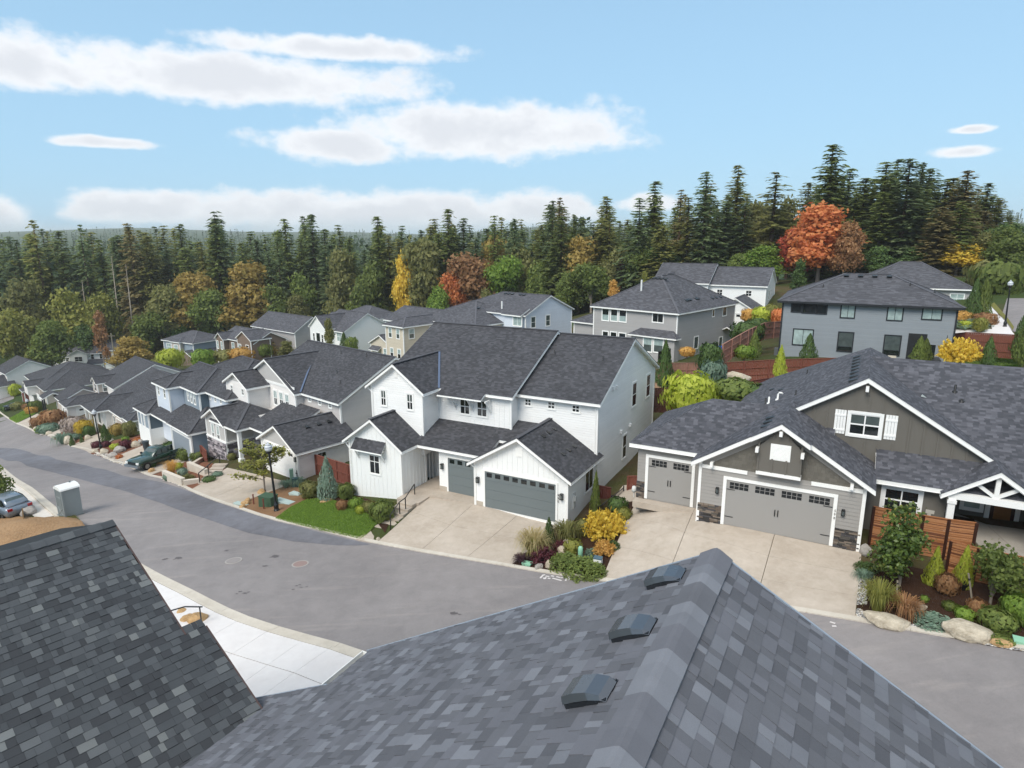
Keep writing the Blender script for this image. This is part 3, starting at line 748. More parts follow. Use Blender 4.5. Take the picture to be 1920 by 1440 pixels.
    for a in (-.5, 5.28): wall_lamp(H, 'F', 0, a, 1.62)
    wall_lamp(H, 'F', 1.0, -3.9, 1.62)
    gable_vent(H, 'F', 0, 2.42, 3.7, .5, .62); gable_vent(H, 'F', 1.55, -7.98, 7.25, .32, .6)
    for a0, a1, v, v1, z0, z1 in ((-.75, -.2, -.03, .27, -.5, .28), (-4.2, -3.5, .97, 1.27, -.5, .28), (-6.08, -6.03, -.72, 3.3, -1.5, -.35)): m_ = MB(); m_.box(a0, a1, v, v1, z0, z1); m_.build('foundation', M_FOUND, H.o)
    # house number on the door trim
    f = Face('F', 0)
    for i, ch in enumerate('990'):
        c = bpy.data.curves.new('numeral', 'FONT'); c.body = ch; c.size = .2; c.extrude = .006; c.align_x = 'CENTER'; tmp = bpy.data.objects.new('t', c); COL.objects.link(tmp)
        bpy.context.view_layer.update(); me = bpy.data.meshes.new_from_object(tmp); bpy.data.objects.remove(tmp); me.materials.append(M_DARKTRIM)
        n = link(bpy.data.objects.new('house_numeral', me), H.o); n.location = (5.06, -.085, 1.72 - i * .2); n.rotation_euler = (math.pi / 2, 0, 0)
    # gutters and downpipes, meter, wall caps
    m_ = MB(); m_.tube([(5.55, 4.3, 6.3), (5.6, 4.36, 5.9), (5.6, 4.36, 2.9)], .045, 8); m_.build('downpipe', M_TRIM, H.o)
    m_ = MB(); m_.tube([(-10.5, 1.45, 6.35), (-10.15, 1.5, 6.05), (-10.15, 1.5, 3.4)], .045, 8); m_.build('downpipe', M_TRIM, H.o)
    m_ = MB(); m_.tube([(-10.75, -.8, 2.9), (-10.45, -.76, 2.5), (-10.45, -.76, -1.2)], .045, 8); m_.build('downpipe', M_TRIM, H.o)
    m_ = MB(); m_.tube([(-.95, -.2, 2.75), (-.76, -.05, 2.5), (-.76, -.05, 0)], .04, 8); m_.build('downpipe', M_TRIM, H.o)
    m_ = MB(); Face('R', 5.62).box(m_, .75, 1.1, .7, 1.7, 0, .08); Face('R', 5.62).box(m_, .8, 1.0, 1.2, 1.5, .08, .18); m_.build('electric_meter', plain('meter_grey', 'd0d0cc', .5), H.o)
    for p in ((1340, 755), (1378, 740), (1540, 1195), (1430, 1275)):
        a, z = unp(H, 'R', 5.7, *Z4(*p)); m_ = MB(); Face('R', 5.7).box(m_, a - .13, a + .13, z - .11, z + .11, 0, .14); m_.build('wall_vent', M_TRIM, H.o)
    # valley flashing, pipes, vents
    m_ = MB(); m_.bar((-5.42, 3.0, 6.52), (-7.8, 6.6, 8.28), .14, .03); m_.build('valley_flashing', plain('blue_grey_flashing', '56647c', .35, .5), rm)
    for u, v in ((.9, 8.3), (4.6, 8.1)):
        z = 6.485 + .478 * (v - 4.02); pipe(H, (u, v, z), .35, .035, M_BLACK, rr)
    for k in range(3): roof_vent(H, (3.1, 3.55 - k * .85, 2.843 + .605 * (5.973 - 3.1)), (1, 0, .605), rg, s=.6)
    for k in range(3): roof_vent(H, (4.55, 3.35 - k * .85, 2.843 + .605 * (5.973 - 4.55)), (1, 0, .605), rg, s=.6)
    return H
HA = house_a()
M_BSID = plain('grey_lap_siding', '9c9893', .55, .3, .06, 1.0); M_BDARK = plain('dark_grey_panel', '6c6861', .6, .25, .08, 1.0); M_BDOOR = plain('grey_garage_door', '9b9894', .45, .3, .05, .5)
M_STONE = [plain('ledgestone_' + n, c, .85, .2, .3, 6) for n, c in (('grey', '5a5651'), ('brown', '6b5f55'), ('dark', '3f3c3a'), ('pale', '85796d'), ('slate', '504e50'))]
M_BSHAKE = None
def shake_mat():
    t = NT('dark_shakes'); o = t.obj(); sp = t.n('ShaderNodeSeparateXYZ'); t.lk(o, sp.inputs[0])
    vr = t.math('DIVIDE', sp.outputs[2], .16); r = t.math('FLOOR', vr); fr = t.math('FRACT', vr)
    wn = t.n('ShaderNodeTexWhiteNoise', noise_dimensions='1D'); t.lk(r, wn.inputs['W'])
    xx = t.math('ADD', t.math('DIVIDE', sp.outputs[0], .17), t.math('MULTIPLY', wn.outputs[0], 9)); fx = t.math('FRACT', xx)
    cv = t.n('ShaderNodeCombineXYZ'); t.lk(t.math('FLOOR', xx), cv.inputs[0]); t.lk(r, cv.inputs[1]); w2 = t.n('ShaderNodeTexWhiteNoise', noise_dimensions='2D'); t.lk(cv.outputs[0], w2.inputs['Vector'])
    t.base(t.hsv(s2l('6b675f'), t.math('ADD', t.math('MULTIPLY', w2.outputs[0], .22), .85))); t.rough(.7, .2)
    gap = t.math('LESS_THAN', fx, .06); t.bump(t.math('SUBTRACT', t.math('SUBTRACT', 1.0, fr), gap), .7, .02); return t.m
def house_b():
    H = House('craftsman_house', 'taupe grey craftsman house with white trimmed gables, stone skirting and two carriage garage doors', 10.836, 30.752, -14.588, -28.766)
    global M_BSHAKE; M_BSHAKE = shake_mat(); R = M_ROOF_B
    # garage gable
    rg, zr = block(H, -1.35, 6.12, 0, 3.9, -.8, 3.203, .625, 'v', oe=.39, og=.4, mat=M_BSID, roof=R, th=.24, cap=False)
    m_ = MB(); m_.box(-5.1, -1.4, .75, 1.4, -.4, -.05); m_.build('garage_apron', M_CONC, H.o)
    # single garage, hipped
    P, _ = roof_polys(-5.48, 4.5, .97, 8.24, 3.23, .585, 'u', True, False)
    slab(H, P, R, .24); wallbox(H, -5.08, -1.2, 1.37, 7.8, -.8, 3.32, M_BSID)
    # cross gable
    P, _ = roof_polys(-1.75, 13.21, 3.3, 20.6, 3.03, .61, 'v', False, True); rc = slab(H, P, R, .24)
    m_ = MB(); m_.poly([(-1.2, 3.6, 2.6), (12.6, 3.6, 2.6), (12.6, 3.6, 3.3), (5.73, 3.6, 7.46), (-1.2, 3.6, 3.3)]); m_.build('wall', M_BDARK, H.o)
    wallbox(H, -1.35, 12.8, 8.5, 20.2, -.8, 3.1, M_BSID)
    # main roof to the right
    rmn = slab(H, [[(6.5, 1.9, 3.0), (23, 1.9, 3.0), (23, 9.8, 7.6), (5.75, 9.8, 7.6), (6.5, 3.4, 3.875)], [(23, 17.7, 3.0), (9, 17.7, 3.0), (5.75, 9.8, 7.6), (23, 9.8, 7.6)]], R, .24)
    wallbox(H, 6.0, 9.5, 2.35, 9, -.8, 3.05, M_BDARK); wallbox(H, 9.5, 22.5, 5.5, 12, -.8, 3.2, M_BDARK); wallbox(H, 22.2, 22.6, 2.3, 17.3, -.8, 3.2, M_BDARK)
    wallbox(H, 13.4, 22.4, 2.35, 6, -.8, 3.05, M_BSID)
    # porch gable with truss
    P, _ = roof_polys(9.17, 13.25, 1.5, 6.5, 2.9, .68, 'v'); slab(H, P, R, .24)
    m_ = MB()
    m_.box(9.45, 13.0, 1.62, 1.86, 2.70, 3.0); m_.box(11.12, 11.30, 1.66, 1.82, 3.0, 4.05)
    m_.bar((11.2, 1.74, 3.02), (10.45, 1.74, 3.55), .14); m_.bar((11.2, 1.74, 3.02), (11.97, 1.74, 3.55), .14)
    m_.bar((9.45, 1.742, 2.85), (11.21, 1.742, 4.06), .17, .1); m_.bar((12.97, 1.742, 2.85), (11.21, 1.742, 4.06), .17, .1)
    m_.build('truss', M_TRIM, H.o)
    for u in (9.62, 12.83):
        m_ = MB(); m_.box(u - .14, u + .14, 1.6, 1.88, -.1, 2.70); m_.box(u - .18, u + .18, 1.56, 1.92, 2.48, 2.64); m_.box(u - .18, u + .18, 1.56, 1.92, -.1, .15); m_.build('post', M_TRIM, H.o)
    # front of the garage: lapped boards, belt, shakes, bump-out
    door = (-.16, 5.04, -1, 2.62)
    lapboards(H, 'F', 0, lambda z: -1.3, lambda z: 6.06, .95, 2.86, .185, M_BSID, skip=(door,))
    lapboards(H, 'F', 1.37, lambda z: -5.04, lambda z: -1.4, .95, 3.2, .185, M_BSID, skip=((-4.6, -1.9, -1, 2.62),))
    m_ = MB(); m_.poly([(-1.0, -.012, 3.05), (5.76, -.012, 3.05), (2.385, -.012, 5.2)]); m_.build('wall', M_BSHAKE, H.o)
    for x0, x1 in ((-1.3, .95), (3.85, 6.07)): m_ = MB(); Face('F', 0).box(m_, x0, x1, 2.86, 3.05, 0, .06); m_.build('belt_board', M_TRIM, H.o)
    a0, zb = unp(H, 'F', -.38, *Z6(522, 400)); a1, _ = unp(H, 'F', -.38, *Z6(1030, 510)); am = 2.385
    a0, a1 = am - (a1 - a0) / 2, am + (a1 - a0) / 2
    m_ = MB(); m_.hexa([(a0, -.38, zb), (a1, -.38, zb), (a1, .02, zb), (a0, .02, zb)], [(a0, -.38, 4.55), (a1, -.38, 4.55), (a1, .02, 4.55), (a0, .02, 4.55)]); m_.poly([(a0, -.38, 4.55), (a1, -.38, 4.55), (am, -.38, 5.52)]); m_.build('bump_out', M_BDARK, H.o)
    m_ = MB(); m_.box(a0 - .05, a1 + .05, -.44, .0, zb - .16, zb); m_.build('belt_board', M_TRIM, H.o)
    battens(H, 'F', -.38, a0, a1, lambda a: 5.5 - .625 * abs(a - am) - .1, zb, .55, M_BDARK, w=.08, d=.04, skip=((am - .5, am + .5, 4.0, 5.0),))
    e = .35; za = 5.778 + .06
    P = [[(a0 - e, .3, za - .625 * (am - a0 + e)), (a0 - e, -.75, za - .625 * (am - a0 + e)), (am, -.75, za), (am, .3, za)], [(a1 + e, -.75, za - .625 * (a1 + e - am)), (a1 + e, .3, za - .625 * (a1 + e - am)), (am, .3, za), (am, -.75, za)]]
    slab(H, P, R, .24)
    gable_vent(H, 'F', -.38, am + .02, 3.95, .9, .8)
    for a, z in ((a0 - .05, 4.3), (a1 + .05, 4.3)):
        m_ = MB(); m_.box(a - .07, a + .07, -.74, -.38, z, z + .22); m_.build('bracket', M_TRIM, H.o)
    m_ = MB(); m_.box(am - .07, am + .07, -.76, -.38, 5.24, 5.48); m_.build('bracket', M_TRIM, H.o)
    for a in (-.75, 5.55):
        m_ = MB(); m_.box(a - .07, a + .07, -.38, .0, 3.06, 3.3); m_.build('bracket', M_TRIM, H.o)
    m_ = MB(); m_.box(5.66, 5.80, 3.22, 3.6, 6.92, 7.18); m_.build('bracket', M_TRIM, H.o)
    garage_door(H, 'F', 0, 2.44, 0, 4.88, 2.444, M_BDOOR, windows=4, wsize=(.92, .36), wtop=.10, trim=.16, rows=1, muncols=4, munrows=2)
    garage_door(H, 'F', 1.37, -3.25, 0, 2.4, 2.444, M_BDOOR, windows=2, wsize=(.86, .36), wtop=.10, trim=.16, rows=1, muncols=4, munrows=2)
    for v, c, w in ((0, 2.44, 4.88), (1.37, -3.25, 2.4)):
        f = Face('F', v)
        for s in (-1, 1):
            m_ = MB(); f.box(m_, c + s * .07 - .022, c + s * .07 + .022, .95, 1.28, .03, .07); m_.build('door_handle', M_BLACK, H.o)
            for z in (.45, 1.92):
                m_ = MB(); x0 = c + s * (w / 2 - .02); x1 = c + s * (w / 2 - .42); f.box(m_, min(x0, x1), max(x0, x1), z, z + .035, .03, .045); m_.build('strap_hinge', M_BLACK, H.o)
    stones(H, 'F', 0, -1.36, -.16, -.2, .95, M_STONE, seed=3); stones(H, 'F', 0, 5.04, 6.14, -.4, .95, M_STONE, seed=4)
    stones(H, 'F', 1.37, -5.1, -4.6, -.2, .95, M_STONE, seed=5); stones(H, 'R', 6.12, 0, .7, -.4, .95, M_STONE, seed=6); stones(H, 'L', -1.35, .1, 1.35, -.2, .95, M_STONE, seed=7)
    for a in (-.42, 5.32): wall_lamp(H, 'F', 0, a, 1.7, .8)
    f = Face('F', 0)
    for i, ch in enumerate('598'):
        c = bpy.data.curves.new('numeral', 'FONT'); c.body = ch; c.size = .17; c.extrude = .005; c.align_x = 'CENTER'; tmp = bpy.data.objects.new('t', c); COL.objects.link(tmp)
        bpy.context.view_layer.update(); me = bpy.data.meshes.new_from_object(tmp); bpy.data.objects.remove(tmp); me.materials.append(plain('grey_numeral', '8a8580'))
        n = link(bpy.data.objects.new('house_numeral', me), H.o); n.location = (4.98, -.085, 1.75 - i * .18); n.rotation_euler = (math.pi / 2, 0, 0)
    # upper gable: panel battens, window with shutters
    uz = lambda a: 7.59 - .61 * abs(a - 5.73) - .28
    wl, wt = unp(H, 'F', 3.6, *Z7(735, 860)); wr, wb = unp(H, 'F', 3.6, *Z7(1070, 1150))
    battens(H, 'F', 3.6, -.8, 12.0, uz, lambda a: max(3.2, 5.778 - .625 * abs(a - 2.385)), .62, M_BDARK, w=.08, d=.045, skip=((wl - .7, wr + .75, wb - .2, wt + .2),))
    window(H, 'F', 3.6, (wl + wr) / 2, wb, wr - wl, wt - wb, cols=2, rows=2, trim=.13, split=.5, topglass=M_GLASS_MID, mun=.03)
    for a in (wl - .43, wr + .47):
        m_ = MB(); f = Face('F', 3.6)
        for k in range(4): f.box(m_, a - .26 + k * .13 + .006, a - .26 + (k + 1) * .13 - .006, wb - .05, wt + .12, .0, .03)
        for z in (wb + .15, wt - .15): f.box(m_, a - .26, a + .26, z - .05, z + .05, .03, .05)
        m_.build('shutter', M_TRIM, H.o)
    # street front: big window, front door, side window
    l, t = unp(H, 'F', 2.35, *Z8(262, 812)); r_, _ = unp(H, 'F', 2.35, *Z8(680, 870)); window(H, 'F', 2.35, (l + r_) / 2, .55, r_ - l, 1.95, cols=2, rows=2, split=.72, trim=.16, mun=.03)
    f = Face('F', 5.5); m_ = MB(); f.box(m_, 11.7, 12.7, .1, 2.3, 0, .06); d = m_.build('front_door', plain('mahogany_door', '3a1d16', .35, .5), H.o)
    m_ = MB(); f.box(m_, 11.86, 12.54, .35, 2.1, .06, .075); m_.build('door_panel', plain('amber_door_glass', '8a5a2c', .3, .5, .5, 9), d)
    m_ = MB(); f.box(m_, 11.5, 11.7, .05, 2.45, 0, .07); f.box(m_, 12.7, 12.9, .05, 2.45, 0, .07); f.box(m_, 11.7, 12.7, 2.3, 2.46, 0, .07); f.box(m_, 11.7, 12.7, .03, .1, 0, .09); m_.build('door_trim', M_TRIM, d)
    window(H, 'F', 5.5, 10.95, 1.0, .75, 1.25, cols=1, rows=1, glass=M_GLASS_BLINDS, trim=.13)
    m_ = MB(); f = Face('F', 2.35); f.box(m_, 8.75, 9.1, 1.55, 1.72, 0, .05); f.box(m_, 8.83, 8.98, 1.38, 1.56, 0, .05); m_.build('wall_sculpture', plain('silver_leaf', 'b9b5ab', .4, .5), H.o)
    # roof furniture
    for k in range(8):
        v = 4.35 + k * 1.02; roof_vent(H, (5.1, v, 7.59 - .61 * .63), (-1, 0, .61), rc, s=.85)
    for k in range(3): roof_vent(H, (1.55, .55 + k * .85, 5.778 - .625 * .83), (-1, 0, .625), rg, s=.8)
    def cx(px): # pixel on the left slope of the cross gable
        r = ray(*px); c, t = math.cos(H.a), math.sin(H.a); Rm = np.array([[c, t, 0], [-t, c, 0], [0, 0, 1]]); o = Rm @ (-np.array([H.x, H.y, H.z])); d = Rm @ r
        k = (7.59 - .61 * (5.73 - o[0]) - o[2]) / (d[2] - .61 * d[0]); return tuple(o + d * k)
    pipe(H, cx(Z5(1632, 245)), .42, .05, M_BLACK, rc); pipe(H, cx(Z5(1672, 235)), .42, .05, M_WHITEPIPE, rc); pipe(H, cx(Z5(1778, 190)), .45, .055, M_WHITEPIPE, rc, True)
    for p in ((213, 390), (75, 645)): pipe(H, cx(Z7(*p)), .3, .04, M_BLACK, rc)
    for p in ((1720, 68), (1822, 72)): roof_vent(H, cx(Z5(*p)), (-1, 0, .61), rc, s=.6)
    def cr(px):
        r = ray(*px); c, t = math.cos(H.a), math.sin(H.a); Rm = np.array([[c, t, 0], [-t, c, 0], [0, 0, 1]]); o = Rm @ (-np.array([H.x, H.y, H.z])); d = Rm @ r
        k = (7.59 + .61 * (5.73 - o[0]) - o[2]) / (d[2] + .61 * d[0]); return Vector(o + d * k)
    for A_, B_ in (((1550, 575), (1830, 775)), ((1572, 665), (1862, 865))):
        a, b = cr(Z7(*A_)), cr(Z7(*B_)); m_ = MB(); up = Vector((.52, 0, .85)); m_.bar(a + up * .12, b + up * .12, .42, .1, up=up); s = m_.build('solar_panel', plain('pale_panel_frame', 'aab3b2', .35, .5), rc)
        m_ = MB(); m_.bar(a + up * .175 + (b - a) * .03, b + up * .175 - (b - a) * .03, .3, .012, up=up); m_.build('panel_glass', glassy('panel_glass', '5f6f70', .05), s)
    p = unp(H, 'F', 6.0, *Z7(0, 0))
    # pipes on the big right-hand roof
    for px, h in (((1790, 735), .4), ((1803, 753), .15)):
        r = ray(*px); c, t = math.cos(H.a), math.sin(H.a); Rm = np.array([[c, t, 0], [-t, c, 0], [0, 0, 1]]); o = Rm @ (-np.array([H.x, H.y, H.z])); d = Rm @ r
        k = (3.0 + .582 * (o[1] - 1.9) - o[2]) / (d[2] - .582 * d[1]); pipe(H, tuple(o + d * k), h, .06, M_BLACK, rmn)
    return H
HB = house_b()
# ------------------------------------------------------------------ more houses along the street
M_TAUPE = siding('warm_grey_siding', 'c9c3bf', .2, .4); M_CREAM = siding('cream_white_siding', 'ece7e2', .2, .4); M_GREYP = plain('pale_grey_panel', 'bdbab6', .6, .25, .06)
M_BLUEG = siding('blue_grey_siding', '8d99a3', .2, .4); M_BLUED = plain('slate_blue_panel', '5f6d76', .6, .25, .08); M_PALEB = siding('pale_blue_siding', 'd6dde6', .2, .35)
M_BEIGE = siding('beige_siding', 'cfc4b0', .2, .35); M_BROWN = siding('brown_siding', '7d6c5f', .2, .35); M_TANL = siding('light_taupe_siding', 'c3b7ac', .2, .35); M_GREY = siding('mid_grey_siding', 'aaa7a5', .2, .4); M_STEEL = siding('steel_grey_siding', '8b9196', .2, .45)
M_PSTONE = [plain('lilac_stone_' + n, c, .85, .2, .3, 5) for n, c in (('grey', '8c8488'), ('pale', 'b8afb0'), ('dark', '5c585a'))]
M_BRICKY = plain('rust_wood', '6e3e34', .7, .2, .15, 4)
def house_c():
    H = House('gabled_house', 'cream and warm grey gabled house with lilac stone base and white garage', -17.23, 48.85, -17.05, -42.09)
    rg, _ = block(H, -6.17, -.35, .35, 5.6, -2.9, 0, .525, 'v', oe=.35, og=.35, mat=M_CREAM)
    rm, _ = block(H, -16.2, -1.83, 5.54, 17.46, -3.2, 2.836, .4975, 'u', oe=.4, og=.3, mat=M_TAUPE)
    block(H, -17.45, -7.85, 4.75, 10.5, -2.5, 2.836, .508, 'v', oe=.35, og=.3, mat=M_CREAM)
    block(H, -17.1, -12.8, 2.65, 5.0, -2.5, 2.94, .49, 'v', oe=.37, og=.3, mat=M_CREAM)
    block(H, -16.4, -12.4, 0, 3.5, -3.9, 0, .525, 'v', oe=.36, og=.34, mat=M_GREYP)
    block(H, -15, -10.2, .15, 5.0, -3, 0, .5, 'u', 'gh', oe=.35, mat=M_GREYP, walls=False)
    shed(H, [(-10.2, 1.1, .05), (-4.6, 1.1, .05), (-4.6, 5.2, 1.75), (-10.2, 5.2, 1.75)])
    wallbox(H, -12.5, -6.1, 2.6, 5.2, -3.2, .6, M_GREYP)
    # panel in the big gable and its sill line
    m_ = MB(); m_.poly([(-16.9, 4.73, 3.35), (-8.3, 4.73, 3.35), (-12.65, 4.73, 5.35)]); m_.build('gable_panel', M_GREYP, H.o)
    m_ = MB(); Face('F', 4.75).box(m_, -15.4, -7.9, 3.12, 3.36, 0, .05); m_.build('belt_board', M_TRIM, H.o)
    m_ = MB(); m_.poly([(-16.7, 2.63, 3.25), (-13.2, 2.63, 3.25), (-14.95, 2.63, 4.05)]); m_.build('gable_panel', M_GREYP, H.o)
    m_ = MB(); m_.poly([(-6.1, .32, .05), (-.5, .32, .05), (-3.3, .32, 1.5)]); m_.build('gable_panel', M_GREYP, H.o)
    za = lambda x, y: (380 + x / 8, 630 + y / 8); zb = lambda x, y: (560 + x / 8, 640 + y / 8); zc = lambda x, y: (370 + x / 6.607, 760 + y / 6.607)
    for x0, y0, x1, y1 in ((1062, 812, 1130, 1040), (1148, 840, 1218, 1068), (1235, 870, 1305, 1100)): winpx(H, 'F', 4.75, *za(x0, y0), *za(x1, y1), cols=2, rows=2, topglass=M_GLASS_BLINDS, trim=.1)
    for x0, y0, x1, y1 in ((420, 735, 460, 838), (583, 790, 625, 893)): winpx(H, 'F', 2.65, *za(x0, y0), *za(x1, y1), cols=2, rows=2, trim=.1)
    for x0, y0, x1, y1 in ((145, 825, 188, 905), (297, 868, 340, 955), (452, 915, 497, 1002)): winpx(H, 'F', 5.54, *zb(x0, y0), *zb(x1, y1), cols=2, rows=2, trim=.1)
    for x0, y0, x1, y1 in ((172, 222, 225, 450), (235, 250, 290, 478)): winpx(H, 'F', 0, *zc(x0, y0), *zc(x1, y1), cols=2, rows=2, topglass=M_GLASS_BLINDS, trim=.1)
    garage_door(H, 'F', .35, -3.25, -2.36, 4.88, 2.13, plain('white_garage_door', 'efedea', .45, .3, .04), windows=4, wsize=(.7, .22), wtop=.1, trim=.14)
    stones(H, 'F', 0, -16.42, -12.38, -3.9, -1.85, M_PSTONE, seed=11, sw=(.25, .7), sh=(.1, .2), d=(.05, .1)); stones(H, 'R', -12.4, 0, 2.6, -3.9, -1.85, M_PSTONE, seed=12, sw=(.25, .7), sh=(.12, .22), d=(.05, .1)); stones(H, 'F', 2.6, -12.3, -7.3, -3.2, -1.85, M_PSTONE, seed=13, sw=(.3, .8), sh=(.14, .26), d=(.05, .1))
    stones(H, 'F', .35, -.75, -.33, -2.9, -1.6, M_PSTONE, seed=14, sw=(.2, .4), sh=(.1, .2))
    m_ = MB(); Face('F', 0).box(m_, -16.45, -12.35, -1.85, -1.7, 0, .12); Face('R', -12.4).box(m_, -.1, 2.6, -1.85, -1.7, 0, .12); m_.build('belt_board', M_TRIM, H.o)
    m_ = MB(); m_.box(-10.35, -10.05, .1, .4, -3.2, .1); m_.box(-10.42, -9.98, .03, .47, -3.2, -2.8); m_.build('post', M_TRIM, H.o)
    m_ = MB(); f = Face('R', -.35); f.box(m_, 2.1, 2.95, -1.15, -.55, 0, .03); w_ = m_.build('window', M_TRIM, H.o); m_ = MB(); f.box(m_, 2.15, 2.5, -1.1, -.6, .03, .04); f.box(m_, 2.55, 2.9, -1.1, -.6, .03, .04); m_.build('pane', M_GLASS, w_)
    m_ = MB(); m_.bar((-7.45, 5.05, 2.95), (-12.0, 9.3, 5.05), .14, .03); m_.build('valley_flashing', plain('blue_grey_flashing', '56647c'), rm)
    for p in ((-4.2, 3.6), (-3.6, 2.5), (-3.0, 4.6)): roof_vent(H, (-2.3, p[1], .525 * 2.0 + .2), (1, 0, .525), rg, s=.8)
    for u, v in ((-9.0, 10.6), (-6.2, 8.2), (-4.2, 7.2), (-5.2, 10.9)): pipe(H, (u, v, 2.836 + .4975 * (v - 5.14)), .35, .05, M_BLACK, rm)
    wall_lamp(H, 'F', .35, -.55, -.75)
    return H
HC = house_c()
def house_d():
    H = House('slate_blue_house', 'slate blue and white two-storey house with hipped roofs behind the pickup truck', -31.07, 59.35, -18.68, -44.45)
    block(H, -5.75, -.35, .35, 7, -3.6, 0, .5, 'u', 'gh', oe=.35, mat=M_BLUEG)
    block(H, -14.5, -10.9, -.2, 5.0, -3.6, .1, .5, 'v', 'hg', oe=.35, mat=M_BLUEG)
    block(H, -11.36, -7.57, 1.1, 8, -3, 3.24, .42, 'v', 'hg', oe=.36, mat=M_PALEB)
    block(H, -11.0, -3.05, 2.5, 9, -3, 3.24, .42, 'u', 'gh', oe=.36, mat=M_BLUEG)
    rm, _ = block(H, -11.36, 1.85, 3.4, 13.5, -3.4, 3.24, .45, 'u', 'hh', oe=.4, mat=M_PALEB)
    shed(H, [(-10.9, 0, .05), (-5.6, 0, .05), (-5.6, 3.4, 1.6), (-10.9, 3.4, 1.6)])
    wallbox(H, -14.54, -10.86, -.24, 2.4, -3.6, -1.75, M_WHITE); wallbox(H, -10.9, -5.6, 1.4, 3.4, -3.2, .3, M_BLUED)
    m_ = MB(); Face('R', -10.9).box(m_, -.1, 2.2, -1.7, .15, 0, .02); m_.build('wall_panel', M_BLUED, H.o)
    m_ = MB(); Face('R', -3.05).box(m_, 2.55, 4.5, .6, 3.3, 0, .02); m_.build('wall_panel', M_BLUED, H.o)
    zd = lambda x, y: (230 + x / 8, 650 + y / 8)
    for x0, y0, x1, y1 in ((965, 648, 1000, 810), (1012, 672, 1050, 840), (1060, 697, 1102, 868)): winpx(H, 'F', 2.5, *zd(x0, y0), *zd(x1, y1), cols=1, rows=2, glass=M_GLASS_MID, topglass=M_GLASS_BLINDS, trim=.1)
    for x0, y0, x1, y1 in ((522, 580, 560, 728), (610, 625, 650, 775)): winpx(H, 'F', 1.1, *zd(x0, y0), *zd(x1, y1), cols=1, rows=2, glass=M_GLASS_MID, trim=.1)
    for x0, y0, x1, y1 in ((1298, 718, 1325, 790), (1375, 748, 1405, 825), (1462, 788, 1490, 855)): winpx(H, 'F', 3.4, *zd(x0, y0), *zd(x1, y1), cols=1, rows=2, glass=M_GLASS_MID, trim=.1)
    for x0, y0, x1, y1 in ((270, 985, 300, 1180), (312, 1010, 348, 1205)): winpx(H, 'F', -.2, *zd(x0, y0), *zd(x1, y1), cols=1, rows=2, glass=M_GLASS_MID, topglass=M_GLASS_BLINDS, trim=.1)
    garage_door(H, 'F', .35, -3.05, -3.0, 4.6, 2.3, plain('slate_garage_door', '8f979f', .5, .3, .05), windows=0, trim=.14)
    m_ = MB(); m_.tube([(-.5, .2, -.1), (-.45, .3, -.4), (-.45, .3, -3)], .05, 8); m_.build('downpipe', M_TRIM, H.o)
    return H
HD = house_d()
def house_e():
    H = House('low_hip_house', 'low grey-roofed house with slim white porch posts behind the clipped yellow shrub', -56.81, 84.9, -26.77, -45)
    R = M_ROOF
    block(H, -7.0, -1.6, .3, 9, -1.0, 3.0, .42, 'v', 'hg', oe=.35, mat=M_TANL, roof=R, walls=False)
    wallbox(H, -7.0, -1.6, 1.6, 9, -1, 3.1, M_CREAM)
    for u, v in ((-6.8, .4), (-4.6, .4), (-1.9, .4), (-1.9, 1.5)):
        m_ = MB(); m_.box(u - .14, u + .14, v - .14, v + .14, -1.0, 3.0); m_.build('post', M_TRIM, H.o)
    block(H, -1.6, 4.3, 2.35, 12, -1, 3.0, .42, 'u', 'gg', oe=.35, mat=M_TANL, roof=R)
    block(H, 4.0, 7.0, 2.5, 9, -1, 3.0, .42, 'v', 'hg', oe=.35, mat=M_CREAM, roof=R)
    block(H, -9.5, 6.5, 4.0, 17, -1, 3.0, .52, 'u', 'gh', oe=.4, mat=M_CREAM, roof=R)
    window(H, 'F', 1.6, -5.2, .3, 1.3, 1.8, cols=2, rows=1, glass=M_GLASS_MID); window(H, 'F', 2.35, -.4, .5, .8, 1.7, cols=1, rows=2, glass=M_GLASS_MID)
    garage_door(H, 'F', 2.35, 2.3, -.2, 2.6, 2.3, plain('taupe_garage_door', 'b8aaa0', .5), windows=0)
    window(H, 'F', 2.5, 5.3, .5, .7, 1.7, cols=1, rows=2, glass=M_GLASS_MID)
    return H
house_e()
